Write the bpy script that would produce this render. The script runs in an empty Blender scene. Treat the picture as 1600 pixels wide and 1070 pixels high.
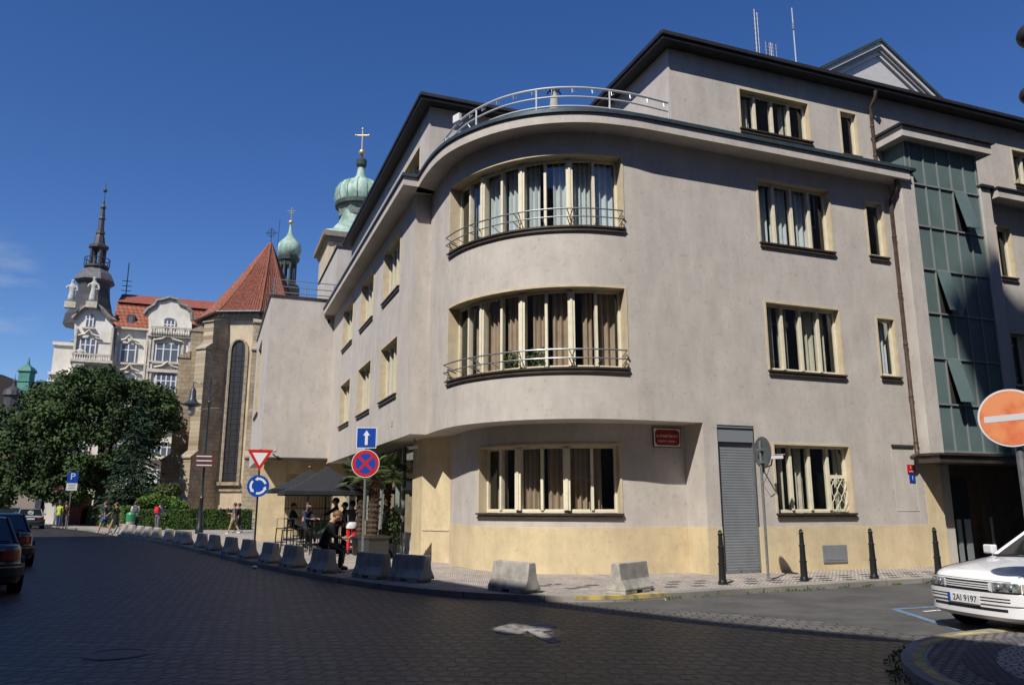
import bpy, bmesh, math, random
from mathutils import Vector, Matrix, noise
SC = bpy.context.scene
COL = SC.collection
PI = math.pi
rad = math.radians
random.seed(7)

# ------------------------------------------------------------------ camera
F_PX, CX, CY, EYE = 1220.0, 800.0, 535.0, 1.6
PITCH = math.atan(255.0 / F_PX)
YAW = rad(20.9)                      # view direction is turned 20.9 deg clockwise from +Y
cam_d = bpy.data.cameras.new('camera')
cam = bpy.data.objects.new('camera', cam_d)
COL.objects.link(cam)
cam.location = (0, 0, EYE)
cam.rotation_euler = (PI / 2 + PITCH, 0, -YAW)
cam_d.sensor_width = 36.0
cam_d.lens = F_PX / 1600.0 * 36.0
cam_d.clip_start = 0.1
cam_d.clip_end = 3000
SC.camera = cam

# ------------------------------------------------------------------ light
SUN_DIR = Vector((1.17, 1.0, -1.75)).normalized()      # the way the light travels
SUN_ELEV = math.asin(-SUN_DIR.z)
SUN_AZ = math.atan2(-SUN_DIR.x, -SUN_DIR.y)            # clockwise from +Y
w = bpy.data.worlds.new('World')
SC.world = w
w.use_nodes = True
nt = w.node_tree
for n in list(nt.nodes): nt.nodes.remove(n)
wo = nt.nodes.new('ShaderNodeOutputWorld')
bg = nt.nodes.new('ShaderNodeBackground')
sky = nt.nodes.new('ShaderNodeTexSky')
sky.sky_type = 'NISHITA'
sky.sun_disc = False
sky.sun_elevation = SUN_ELEV
sky.sun_rotation = SUN_AZ
sky.altitude = 900
sky.air_density = 1.0
sky.dust_density = 0.15
sky.ozone_density = 3.2
bg.inputs['Strength'].default_value = 0.10
hs = nt.nodes.new('ShaderNodeHueSaturation')
hs.inputs['Saturation'].default_value = 1.25
hs.inputs['Hue'].default_value = 0.513
nt.links.new(sky.outputs[0], hs.inputs['Color'])
# a few thin wisps of cloud low in the sky over the left of the square
def wn(t, **k):
    n = nt.nodes.new(t)
    for a, b in k.items(): setattr(n, a, b)
    return n
tcw = wn('ShaderNodeTexCoord'); acc = hs.outputs[0]
for cdir, cosr, amp in (((-0.245, 0.945, 0.225), 0.9972, .5),):
    dt = wn('ShaderNodeVectorMath', operation='DOT_PRODUCT'); dt.inputs[1].default_value = Vector(cdir).normalized()
    nt.links.new(tcw.outputs['Generated'], dt.inputs[0])
    mr = wn('ShaderNodeMapRange', interpolation_type='SMOOTHSTEP'); mr.inputs['From Min'].default_value = cosr; mr.inputs['From Max'].default_value = 1.0
    nt.links.new(dt.outputs['Value'], mr.inputs['Value'])
    mpw = wn('ShaderNodeMapping'); mpw.inputs['Scale'].default_value = (14, 14, 60); nt.links.new(tcw.outputs['Generated'], mpw.inputs['Vector'])
    nw = wn('ShaderNodeTexNoise'); nw.inputs['Scale'].default_value = 1.0; nw.inputs['Detail'].default_value = 6; nt.links.new(mpw.outputs[0], nw.inputs['Vector'])
    m2 = wn('ShaderNodeMapRange'); m2.inputs['From Min'].default_value = .45; m2.inputs['From Max'].default_value = .75; m2.inputs['To Max'].default_value = amp; nt.links.new(nw.outputs[0], m2.inputs['Value'])
    mm = wn('ShaderNodeMath', operation='MULTIPLY'); nt.links.new(mr.outputs[0], mm.inputs[0]); nt.links.new(m2.outputs[0], mm.inputs[1])
    mx = wn('ShaderNodeMix', data_type='RGBA'); nt.links.new(mm.outputs[0], mx.inputs['Factor']); nt.links.new(acc, mx.inputs['A']); mx.inputs['B'].default_value = (4.2, 4.8, 5.4, 1)
    acc = mx.outputs['Result']
nt.links.new(acc, bg.inputs['Color'])
nt.links.new(bg.outputs[0], wo.inputs['Surface'])
sl = bpy.data.lights.new('sun', 'SUN')
sl.energy = 4.6
sl.angle = rad(0.5)
sl.color = (1.0, 0.95, 0.87)
so = bpy.data.objects.new('sun', sl)
COL.objects.link(so)
so.rotation_euler = SUN_DIR.to_track_quat('-Z', 'Y').to_euler()
so.location = (-20, -20, 60)
SC.view_settings.view_transform = 'Standard'
SC.view_settings.look = 'None'
SC.view_settings.gamma = 1.0
SC.view_settings.exposure = 0.26
SC.cycles.use_denoising = True
SC.cycles.max_bounces = 6
SC.cycles.diffuse_bounces = 3
SC.cycles.glossy_bounces = 3
SC.cycles.transmission_bounces = 3
SC.cycles.transparent_max_bounces = 12
SC.cycles.caustics_reflective = False
SC.cycles.caustics_refractive = False

# ------------------------------------------------------------------ measuring helpers: a sight line met with a real plane
FH = Vector((math.sin(YAW), math.cos(YAW), 0))
RT = Vector((math.cos(YAW), -math.sin(YAW), 0))
FW = FH * math.cos(PITCH) + Vector((0, 0, math.sin(PITCH)))
UP = RT.cross(FW)
CAM = Vector((0, 0, EYE))
def ray(px, py): return FW * F_PX + RT * (px - CX) + UP * (CY - py)
def onax(px, py, i, v):
    d = ray(px, py)
    return CAM + d * ((v - CAM[i]) / d[i])
def onX(px, py, v): return onax(px, py, 0, v)
def onY(px, py, v): return onax(px, py, 1, v)
def onZ(px, py, v=0.0): return onax(px, py, 2, v)
def at(px, py, D):
    d = ray(px, py)
    return CAM + d * (D / d.dot(FH))

# ------------------------------------------------------------------ materials
MATS = {}
def mat(name, color, rough=0.8, metal=0.0, var=0.0, vscale=3.0, color2=None, bump=0.0, bscale=40.0, spec=0.5, coat=0.0, streak=0.0, detail=6.0, coords='Object'):
    if name in MATS: return MATS[name]
    m = bpy.data.materials.new(name); m.use_nodes = True
    N = m.node_tree.nodes; L = m.node_tree.links
    b = N['Principled BSDF']
    b.inputs['Base Color'].default_value = (*color, 1)
    b.inputs['Roughness'].default_value = rough
    b.inputs['Metallic'].default_value = metal
    b.inputs['Specular IOR Level'].default_value = spec
    b.inputs['Coat Weight'].default_value = coat
    tc = N.new('ShaderNodeTexCoord')
    src = tc.outputs['Object'] if coords == 'Object' else tc.outputs['Generated']
    if coords == 'World':
        g = N.new('ShaderNodeNewGeometry'); src = g.outputs['Position']
    if var > 0:
        nz = N.new('ShaderNodeTexNoise'); nz.inputs['Scale'].default_value = vscale; nz.inputs['Detail'].default_value = detail
        nz.inputs['Roughness'].default_value = 0.62
        L.new(src, nz.inputs['Vector'])
        cr = N.new('ShaderNodeValToRGB')
        c2 = color2 or tuple(c * (1 - var) for c in color)
        c1 = tuple(min(1, c * (1 + var * 0.35)) for c in color)
        cr.color_ramp.elements[0].position = 0.36; cr.color_ramp.elements[0].color = (*c2, 1)
        cr.color_ramp.elements[1].position = 0.60; cr.color_ramp.elements[1].color = (*c1, 1)
        L.new(nz.outputs[0], cr.inputs[0])
        out = cr.outputs[0]
        if streak > 0:
            mp = N.new('ShaderNodeMapping'); mp.inputs['Scale'].default_value = (1.5, 1.5, 0.42)
            L.new(src, mp.inputs['Vector'])
            n2 = N.new('ShaderNodeTexNoise'); n2.inputs['Scale'].default_value = 1.6; n2.inputs['Detail'].default_value = 8
            n2.inputs['Roughness'].default_value = 0.7
            L.new(mp.outputs[0], n2.inputs['Vector'])
            r2 = N.new('ShaderNodeMapRange'); r2.inputs['From Min'].default_value = 0.35; r2.inputs['From Max'].default_value = 0.7
            r2.inputs['To Min'].default_value = 1.0 - streak; r2.inputs['To Max'].default_value = 1.04
            L.new(n2.outputs[0], r2.inputs['Value'])
            n3 = N.new('ShaderNodeTexNoise'); n3.inputs['Scale'].default_value = 9; n3.inputs['Detail'].default_value = 5
            L.new(src, n3.inputs['Vector'])
            r3 = N.new('ShaderNodeMapRange'); r3.inputs['From Min'].default_value = 0.26; r3.inputs['From Max'].default_value = 0.42
            r3.inputs['To Min'].default_value = 1.0 - streak * 1.3; r3.inputs['To Max'].default_value = 1.0
            L.new(n3.outputs[0], r3.inputs['Value'])
            mu = N.new('ShaderNodeMath'); mu.operation = 'MULTIPLY'
            L.new(r2.outputs[0], mu.inputs[0]); L.new(r3.outputs[0], mu.inputs[1])
            vm = N.new('ShaderNodeVectorMath'); vm.operation = 'SCALE'
            L.new(out, vm.inputs[0]); L.new(mu.outputs[0], vm.inputs['Scale'])
            out = vm.outputs[0]
        L.new(out, b.inputs['Base Color'])
    if bump > 0:
        nb = N.new('ShaderNodeTexNoise'); nb.inputs['Scale'].default_value = bscale; nb.inputs['Detail'].default_value = 4
        L.new(src, nb.inputs['Vector'])
        bp = N.new('ShaderNodeBump'); bp.inputs['Strength'].default_value = min(1.0, bump * 20); bp.inputs['Distance'].default_value = bump
        L.new(nb.outputs[0], bp.inputs['Height'])
        L.new(bp.outputs[0], b.inputs['Normal'])
    MATS[name] = m
    return m

def brick_mat(name, c1, c2, mortar, bw, bh, msize=0.012, rough=0.9, bumpd=0.01, offset=0.5, rot=(0, 0, 0), distort=0.0, var=0.35, spec=0.3, plane='XY', vs=0.5, squash=1.0):
    """setts, ashlar or tiles: brick texture in metres on the chosen plane"""
    if name in MATS: return MATS[name]
    m = bpy.data.materials.new(name); m.use_nodes = True
    N = m.node_tree.nodes; L = m.node_tree.links
    b = N['Principled BSDF']; b.inputs['Roughness'].default_value = rough; b.inputs['Specular IOR Level'].default_value = spec
    g = N.new('ShaderNodeTexCoord')
    src = g.outputs['Object']
    if plane == 'WALL':                      # run along x+y, height z
        sx = N.new('ShaderNodeSeparateXYZ'); L.new(src, sx.inputs[0])
        ad = N.new('ShaderNodeMath'); ad.operation = 'ADD'; L.new(sx.outputs[0], ad.inputs[0]); L.new(sx.outputs[1], ad.inputs[1])
        cx = N.new('ShaderNodeCombineXYZ'); L.new(ad.outputs[0], cx.inputs[0]); L.new(sx.outputs[2], cx.inputs[1])
        src = cx.outputs[0]
    mp = N.new('ShaderNodeMapping'); mp.inputs['Rotation'].default_value = rot
    L.new(src, mp.inputs['Vector'])
    vec = mp.outputs[0]
    if distort > 0:
        nz = N.new('ShaderNodeTexNoise'); nz.inputs['Scale'].default_value = 1.7; nz.inputs['Detail'].default_value = 3
        L.new(vec, nz.inputs['Vector'])
        s = N.new('ShaderNodeVectorMath'); s.operation = 'SCALE'; s.inputs['Scale'].default_value = distort
        L.new(nz.outputs['Color'], s.inputs[0])
        a = N.new('ShaderNodeVectorMath'); a.operation = 'ADD'
        L.new(vec, a.inputs[0]); L.new(s.outputs[0], a.inputs[1]); vec = a.outputs[0]
    br = N.new('ShaderNodeTexBrick'); br.offset = offset
    br.inputs['Scale'].default_value = 1.0
    br.inputs['Color1'].default_value = (*c1, 1); br.inputs['Color2'].default_value = (*c2, 1); br.inputs['Mortar'].default_value = (*mortar, 1)
    br.inputs['Mortar Size'].default_value = msize; br.inputs['Mortar Smooth'].default_value = 0.35
    br.inputs['Brick Width'].default_value = bw; br.inputs['Row Height'].default_value = bh
    L.new(vec, br.inputs['Vector'])
    nz2 = N.new('ShaderNodeTexNoise'); nz2.inputs['Scale'].default_value = vs; nz2.inputs['Detail'].default_value = 7; nz2.inputs['Roughness'].default_value = .7
    L.new(vec, nz2.inputs['Vector'])
    r = N.new('ShaderNodeMapRange'); r.inputs['From Min'].default_value = 0.3; r.inputs['From Max'].default_value = 0.7
    r.inputs['To Min'].default_value = 1 - var; r.inputs['To Max'].default_value = 1 + var * 0.6
    L.new(nz2.outputs[0], r.inputs['Value'])
    vm = N.new('ShaderNodeVectorMath'); vm.operation = 'SCALE'
    L.new(br.outputs['Color'], vm.inputs[0]); L.new(r.outputs[0], vm.inputs['Scale'])
    L.new(vm.outputs[0], b.inputs['Base Color'])
    if bumpd > 0:
        inv = N.new('ShaderNodeMath'); inv.operation = 'SUBTRACT'; inv.inputs[0].default_value = 1.0
        L.new(br.outputs['Fac'], inv.inputs[1])
        nf = N.new('ShaderNodeTexNoise'); nf.inputs['Scale'].default_value = 9 / bw * .2; nf.inputs['Detail'].default_value = 3
        L.new(vec, nf.inputs['Vector'])
        ml = N.new('ShaderNodeMath'); ml.operation = 'MULTIPLY_ADD'; ml.inputs[1].default_value = 0.6
        L.new(nf.outputs[0], ml.inputs[0]); L.new(inv.outputs[0], ml.inputs[2])
        bp = N.new('ShaderNodeBump'); bp.inputs['Strength'].default_value = 1.0; bp.inputs['Distance'].default_value = bumpd
        L.new(ml.outputs[0], bp.inputs['Height']); L.new(bp.outputs[0], b.inputs['Normal'])
    MATS[name] = m
    return m

def glass_mat(name, tint=(0.88, 0.91, 0.91), boost=0.03, rough=0.01):
    if name in MATS: return MATS[name]
    m = bpy.data.materials.new(name); m.use_nodes = True
    N = m.node_tree.nodes; L = m.node_tree.links
    for n in list(N): N.remove(n)
    o = N.new('ShaderNodeOutputMaterial'); mx = N.new('ShaderNodeMixShader'); t = N.new('ShaderNodeBsdfTransparent'); g = N.new('ShaderNodeBsdfGlossy')
    t.inputs['Color'].default_value = (*tint, 1); g.inputs['Roughness'].default_value = rough; g.inputs['Color'].default_value = (0.95, 0.97, 1, 1)
    f = N.new('ShaderNodeLayerWeight'); f.inputs['Blend'].default_value = .5
    pw = N.new('ShaderNodeMath'); pw.operation = 'POWER'; pw.inputs[1].default_value = 4.0; L.new(f.outputs['Facing'], pw.inputs[0])
    a = N.new('ShaderNodeMath'); a.operation = 'MULTIPLY_ADD'; a.inputs[1].default_value = .9; a.inputs[2].default_value = boost + .05; a.use_clamp = True
    L.new(pw.outputs[0], a.inputs[0]); L.new(a.outputs[0], mx.inputs[0])
    L.new(t.outputs[0], mx.inputs[1]); L.new(g.outputs[0], mx.inputs[2]); L.new(mx.outputs[0], o.inputs['Surface'])
    MATS[name] = m
    return m

# ------------------------------------------------------------------ mesh builder
class MB:
    def __init__(s): s.v = []; s.f = []; s.m = []; s.cur = 0
    def add(s, vs, fs):
        o = len(s.v); s.v += [tuple(v) for v in vs]
        for f in fs: s.f.append(tuple(i + o for i in f)); s.m.append(s.cur)
        return s
    def quad(s, a, b, c, d): return s.add([a, b, c, d], [(0, 1, 2, 3)])
    def poly(s, pts): return s.add(pts, [tuple(range(len(pts)))])
    def box(s, x0, x1, y0, y1, z0, z1):
        return s.add([(x0, y0, z0), (x1, y0, z0), (x1, y1, z0), (x0, y1, z0), (x0, y0, z1), (x1, y0, z1), (x1, y1, z1), (x0, y1, z1)],
                     [(0, 3, 2, 1), (4, 5, 6, 7), (0, 1, 5, 4), (1, 2, 6, 5), (2, 3, 7, 6), (3, 0, 4, 7)])
    def cbox(s, c, size, M=None):
        x, y, z = [q / 2 for q in size]; M = M or Matrix.Identity(3); c = Vector(c)
        vs = [c + M @ Vector(p) for p in [(-x, -y, -z), (x, -y, -z), (x, y, -z), (-x, y, -z), (-x, -y, z), (x, -y, z), (x, y, z), (-x, y, z)]]
        return s.add(vs, [(0, 3, 2, 1), (4, 5, 6, 7), (0, 1, 5, 4), (1, 2, 6, 5), (2, 3, 7, 6), (3, 0, 4, 7)])
    def prism(s, pts, z0, z1):
        n = len(pts)
        vs = [(p[0], p[1], z0) for p in pts] + [(p[0], p[1], z1) for p in pts]
        fs = [tuple(reversed(range(n))), tuple(range(n, 2 * n))] + [(i, (i + 1) % n, n + (i + 1) % n, n + i) for i in range(n)]
        return s.add(vs, fs)
    def extr(s, pts, d):
        """3-D outline swept by vector d"""
        n = len(pts); d = Vector(d)
        vs = [Vector(p) for p in pts] + [Vector(p) + d for p in pts]
        fs = [tuple(reversed(range(n))), tuple(range(n, 2 * n))] + [(i, (i + 1) % n, n + (i + 1) % n, n + i) for i in range(n)]
        return s.add(vs, fs)
    def tube(s, pts, r, seg=8, cap=True):
        pts = [Vector(p) for p in pts]; n = len(pts)
        rs = r if isinstance(r, (list, tuple)) else [r] * n
        rings = []; prev = None
        for i, p in enumerate(pts):
            t = (pts[min(i + 1, n - 1)] - pts[max(i - 1, 0)]).normalized()
            if prev is None:
                a = Vector((0, 0, 1)) if abs(t.z) < 0.9 else Vector((1, 0, 0))
                u = t.cross(a).normalized()
            else:
                u = (prev - t * prev.dot(t)).normalized()
            prev = u; v = t.cross(u)
            rings.append([p + (u * math.cos(2 * PI * k / seg) + v * math.sin(2 * PI * k / seg)) * rs[i] for k in range(seg)])
        vs = [q for ring in rings for q in ring]
        fs = [(i * seg + k, i * seg + (k + 1) % seg, (i + 1) * seg + (k + 1) % seg, (i + 1) * seg + k) for i in range(n - 1) for k in range(seg)]
        if cap: fs += [tuple(reversed(range(seg))), tuple(range((n - 1) * seg, n * seg))]
        return s.add(vs, fs)
    def lathe(s, c, prof, seg=16, a0=0.0, sx=1, sy=1):
        """prof: list of (r, z)"""
        c = Vector(c); n = len(prof)
        vs = [c + Vector((r * math.cos(a0 + 2 * PI * k / seg) * sx, r * math.sin(a0 + 2 * PI * k / seg) * sy, z)) for r, z in prof for k in range(seg)]
        fs = [(i * seg + k, i * seg + (k + 1) % seg, (i + 1) * seg + (k + 1) % seg, (i + 1) * seg + k) for i in range(n - 1) for k in range(seg)]
        fs += [tuple(reversed(range(seg))), tuple(range((n - 1) * seg, n * seg))]
        return s.add(vs, fs)
    def ball(s, c, r, seg=10, sc=(1, 1, 1)):
        k = seg // 2 + 1
        prof = [(max(1e-4, math.sin(PI * i / k)) * r, -math.cos(PI * i / k) * r * sc[2]) for i in range(k + 1)]
        return s.lathe(c, prof, seg, sx=sc[0], sy=sc[1])
    def build(s, name, m, parent=None, world=False, smooth=None, bevel=0.0):
        me = bpy.data.meshes.new(name); me.from_pydata(s.v, [], s.f); me.update()
        o = bpy.data.objects.new(name, me); COL.objects.link(o)
        for mm in (m if isinstance(m, (list, tuple)) else [m]): me.materials.append(mm)
        if isinstance(m, (list, tuple)): me.polygons.foreach_set('material_index', s.m)
        bm = bmesh.new(); bm.from_mesh(me)
        bmesh.ops.recalc_face_normals(bm, faces=bm.faces) if smooth != 'keep' else None
        bm.to_mesh(me); bm.free()
        if smooth and smooth != 'keep':
            me.polygons.foreach_set('use_smooth', [True] * len(me.polygons))
            me.set_sharp_from_angle(angle=rad(smooth if smooth is not True else 35))
        if bevel:
            md = o.modifiers.new('edge', 'BEVEL'); md.width = bevel; md.segments = 2; md.limit_method = 'ANGLE'
        if parent is not None:
            o.parent = parent
            if world:
                chain = parent; M = Matrix.Identity(4)
                if parent.type == 'EMPTY': o.matrix_parent_inverse = parent.matrix_basis.inverted()
        return o

def tag(o, label=None, cat=None, group=None, kind=None):
    if label: o['label'] = label
    if cat: o['category'] = cat
    if group: o['group'] = group
    if kind: o['kind'] = kind
    return o
def thing(name, label, cat, loc=(0, 0, 0), rz=0.0, group=None):
    o = bpy.data.objects.new(name, None); COL.objects.link(o)
    o.empty_display_size = 0.2; o.location = loc; o.rotation_euler = (0, 0, rz)
    o.matrix_basis = Matrix.Translation(Vector(loc)) @ Matrix.Rotation(rz, 4, 'Z')
    return tag(o, label, cat, group)
def dup(root, loc, rz=None, label=None):
    def cp(o, par):
        c = o.copy(); COL.objects.link(c)
        if par: c.parent = par; c.matrix_parent_inverse = o.matrix_parent_inverse.copy()
        for ch in KIDS.get(o, []): cp(ch, c)
        return c
    KIDS = {}
    for ob in ALLK(root): KIDS.setdefault(ob.parent, []).append(ob)
    r = cp(root, None); r.location = loc
    if rz is not None: r.rotation_euler = (0, 0, rz)
    if label: r['label'] = label
    return r
def ALLK(root):
    out = []
    for ch in root.children: out.append(ch); out += ALLK(ch)
    return out

# ------------------------------------------------------------------ a wall line seen from above (outward is to the right of travel)
class Path:
    def __init__(s, pts, smooth=False):
        s.p = [Vector((x, y)) for x, y in pts]
        if smooth: s.p = s.spline(s.p, 8)
        s.c = [0.0]
        for a, b in zip(s.p, s.p[1:]): s.c.append(s.c[-1] + (b - a).length)
        s.len = s.c[-1]; s.smooth = smooth
        def nrm(a, b): t = (b - a).normalized(); return Vector((t.y, -t.x))
        sn = [nrm(a, b) for a, b in zip(s.p, s.p[1:])]
        s.sn = sn
        s.vn = [sn[0]] + [(a + b).normalized() for a, b in zip(sn, sn[1:])] + [sn[-1]]
    @staticmethod
    def spline(p, k):
        out = []
        P = [p[0] * 2 - p[1]] + p + [p[-1] * 2 - p[-2]]
        for i in range(1, len(P) - 2):
            for j in range(k):
                t = j / k; a, b, c, d = P[i - 1:i + 3]
                out.append(0.5 * ((2 * b) + (c - a) * t + (2 * a - 5 * b + 4 * c - d) * t * t + (3 * b - a - 3 * c + d) * t ** 3))
        out.append(p[-1]); return out
    def seg(s, u):
        for i in range(len(s.c) - 1):
            if u <= s.c[i + 1] + 1e-9: return i
        return len(s.c) - 2
    def at(s, u, n=0.0, z=0.0):
        """n is depth inwards from the face"""
        i = s.seg(u); t = (u - s.c[i]) / (s.c[i + 1] - s.c[i])
        p = s.p[i].lerp(s.p[i + 1], t)
        q = s.vn[i].lerp(s.vn[i + 1], t).normalized() if s.smooth else s.sn[i]
        p = p - q * n
        return Vector((p.x, p.y, z))
    def near(s, x, y):
        best = (1e9, 0)
        for i in range(len(s.p) - 1):
            a, b = s.p[i], s.p[i + 1]; ab = b - a
            t = max(0, min(1, (Vector((x, y)) - a).dot(ab) / ab.length_squared))
            d = (a + ab * t - Vector((x, y))).length
            if d < best[0]: best = (d, s.c[i] + t * ab.length)
        return best[1]
    def cuts(s, u0, u1):
        r = [u0] + ([c for c in s.c if u0 + 1e-4 < c < u1 - 1e-4] if s.smooth or len(s.p) > 2 else []) + [u1]
        return r
def pbox(mb, P, u0, u1, n0, n1, z0, z1):
    """solid following the wall line; n0 outer depth, n1 inner depth"""
    us = P.cuts(u0, u1); k = len(us); vs = []
    for u in us: vs += [P.at(u, n0, z0), P.at(u, n1, z0), P.at(u, n1, z1), P.at(u, n0, z1)]
    fs = [(0, 1, 2, 3), (4 * (k - 1), 4 * (k - 1) + 3, 4 * (k - 1) + 2, 4 * (k - 1) + 1)]
    for i in range(k - 1):
        for j in range(4):
            fs.append((4 * i + j, 4 * i + 4 + j, 4 * i + 4 + (j + 1) % 4, 4 * i + (j + 1) % 4))
    mb.add(vs, fs)
def sheet(mb, P, u0, u1, z0, z1, holes=(), n=0.0):
    us = sorted(set([round(q, 4) for q in P.cuts(u0, u1)] + [round(q, 4) for h in holes for q in h[:2]]))
    zs = sorted(set([z0, z1] + [q for h in holes for q in h[2:4] if z0 < q < z1]))
    for a, b in zip(us, us[1:]):
        for c, d in zip(zs, zs[1:]):
            mu, mz = (a + b) / 2, (c + d) / 2
            if any(h[0] < mu < h[1] and h[2] < mz < h[3] for h in holes): continue
            mb.quad(P.at(a, n, c), P.at(b, n, c), P.at(b, n, d), P.at(a, n, d))
# ================================================================== the corner building
M_PLASTER = mat('grey_plaster', (0.545, 0.50, 0.455), 0.92, var=0.08, vscale=1.3, bump=0.006, bscale=55, streak=0.14, spec=0.2)
M_OCHRE = mat('ochre_render', (0.64, 0.525, 0.335), 0.92, var=0.12, vscale=1.6, bump=0.008, bscale=45, streak=0.12, spec=0.2)
M_TRIM = mat('ochre_trim', (0.58, 0.49, 0.34), 0.85, var=0.12, vscale=4, bump=0.002, bscale=60, spec=0.3)
M_CREAM = mat('cream_paint', (0.74, 0.68, 0.52), 0.5, var=0.08, vscale=6)
M_BROWN = mat('brown_sheet_metal', (0.055, 0.04, 0.032), 0.45, var=0.3, vscale=5)
M_ROOFM = mat('dark_roof_sheet', (0.022, 0.02, 0.022), 0.6, var=0.3, vscale=3)
M_GUTTER = mat('grey_blue_gutter', (0.06, 0.085, 0.10), 0.4, var=0.2, vscale=4, metal=0.3)
M_STEEL = mat('galvanised_steel', (0.33, 0.34, 0.35), 0.38, metal=0.7, var=0.15, vscale=8)
M_CURT = mat('pale_net_curtain', (0.62, 0.66, 0.67), 0.9, var=0.1, vscale=3)
M_TAN = mat('tan_curtain', (0.46, 0.34, 0.24), 0.9, var=0.15, vscale=3)
M_BEIGE = mat('beige_curtain', (0.60, 0.55, 0.43), 0.9, var=0.15, vscale=3)
M_DARK = mat('dark_interior', (0.03, 0.028, 0.026), 0.9)  # near-black, unlit depth put into the colour
M_PANE = glass_mat('window_glass')
M_SHUT = mat('grey_shutter_steel', (0.21, 0.225, 0.245), 0.5, var=0.12, vscale=2, metal=0.1)
M_GRANITE = brick_mat('kerb_granite', (0.30, 0.275, 0.25), (0.25, 0.235, 0.215), (0.10, 0.09, 0.08), 1.1, 4.0, 0.01, distort=0.02, var=0.4, bumpd=0.004)

bld = thing('corner_building', 'large grey plastered corner house with a rounded bay, ochre base and dark flat eaves', 'building', (7.5, 17.0, 0.1))
YW = 15.35                        # street front
XW = 4.95                         # square front
up_pts = [(5.40, 20.65), (5.37, 19.6), (5.40, 18.7), (5.54, 17.9), (5.86, 17.15), (6.35, 16.45), (7.0, 15.9), (7.84, 15.52), (8.8, 15.37), (9.7, 15.35)]
gf_pts = [(6.18, 20.9), (6.12, 19.5), (6.2, 18.6), (6.55, 17.6), (7.3, 16.85), (8.2, 16.38), (9.3, 16.17), (10.6, 16.15)]
P_up = Path(up_pts, True); P_gf = Path(gf_pts, True)
P_left = Path([(XW, 36.5), (XW, 20.65)])
P_fac = Path([(XW, 20.65), (5.40, 20.65)])
P_right = Path([(9.7, YW), (17.85, YW)])
Z_G, Z_SOF, Z_COR = 0.1, 3.49, 10.36
uL = lambda y: 36.5 - y
uR = lambda x: x - 9.7

WIN = []      # (path, u0,u1,z0,z1, lights, pair, curtain, label, grille)
for k, y in enumerate((22.54, 26.70, 31.0)):
    for z in (4.84, 8.12): WIN.append((P_left, uL(y + 2.42), uL(y), z, z + 1.73, 4, 0, M_CURT))
RWIN = []
for z in (4.84, 8.12):
    RWIN.append((P_right, uR(12.62), uR(14.92), z, z + 1.72, 4, 0, M_BEIGE if z < 6 else M_CURT))
    RWIN.append((P_right, uR(16.2), uR(16.78), z + 0.06, z + 1.62, 1, 0, M_CURT))
RWIN.append((P_right, uR(12.58), uR(14.86), 1.42, 3.04, 4, 0, M_BEIGE))
ub0, ub1 = P_up.near(5.42, 18.66), P_up.near(8.66, 15.37)
BWIN = [(P_up, ub0, ub1, 7.98, 9.78, 8, 1, M_CURT), (P_up, ub0, ub1, 4.64, 6.52, 8, 1, M_TAN)]
ug0, ug1 = P_gf.near(6.2, 18.52), P_gf.near(8.87, 16.25)
GWIN = [(P_gf, ug0, ug1, 1.42, 2.98, 6, 1, M_TAN)]
def hole(wn): return wn[1:5]

wall = MB()
sheet(wall, P_left, 0, P_left.len, Z_SOF, Z_COR, [hole(q) for q in WIN])
sheet(wall, P_fac, 0, P_fac.len, Z_SOF, Z_COR)
sheet(wall, P_up, 0, P_up.len, Z_SOF, Z_COR, [hole(q) for q in BWIN])
sheet(wall, P_right, 0, P_right.len, Z_SOF, Z_COR, [hole(q) for q in RWIN])
# street front below the first floor: from the return at 10.6 to the porch, with shutter opening
SH = (10.98, 12.02)
sheet(wall, P_right, uR(10.6), P_right.len, 1.12, Z_SOF, [hole(RWIN[-1]), (uR(SH[0]), uR(SH[1]), 0.1, 3.46)])
sheet(wall, P_gf, 0, P_gf.len, 1.12, Z_SOF, [hole(GWIN[0])])
P_ret = Path([(10.6, 16.15), (10.6, YW)])
sheet(wall, P_ret, 0, P_ret.len, 1.12, Z_SOF)
# soffit over the recessed ground floor
out = [(q.x, q.y) for q in P_up.p] + [(10.6, YW), (10.6, 16.15)]
wall.poly([(x, y, Z_SOF) for x, y in [(XW, 36.5), (XW, 20.65)] + out + [(17.85, 16.15), (17.85, 36.5)]])
wall.poly([(x, y, Z_COR) for x, y in [(XW, 36.5), (XW, 20.65)] + [(q.x, q.y) for q in P_up.p] + [(17.85, YW), (17.85, 36.5)]])
wall.quad((17.85, YW, 0.1), (17.85, 36.5, 0.1), (17.85, 36.5, Z_COR), (17.85, YW, Z_COR))
wall.quad((XW, 36.5, Z_SOF), (17.85, 36.5, Z_SOF), (17.85, 36.5, Z_COR), (XW, 36.5, Z_COR))
wall.build('wall', M_PLASTER, bld, True, smooth=40)

# ochre base, 15 mm proud of the plaster
pl = MB()
pbox(pl, P_gf, 0, P_gf.len - 0.02, -0.015, 0.1, 0.06, 1.12)
pbox(pl, P_ret, 0.0, P_ret.len + 0.012, -0.015, 0.1, 0.06, 1.12)
pbox(pl, P_right, uR(10.702), uR(SH[0]) , -0.015, 0.1, 0.06, 1.12)
pbox(pl, P_right, uR(SH[1]), P_right.len, -0.015, 0.1, 0.06, 1.12)
pbox(pl, P_right, uR(17.28), P_right.len, -0.012, 0.1, 1.1202, 2.75)
pl.build('plinth', M_OCHRE, bld, True, smooth=40)
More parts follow.
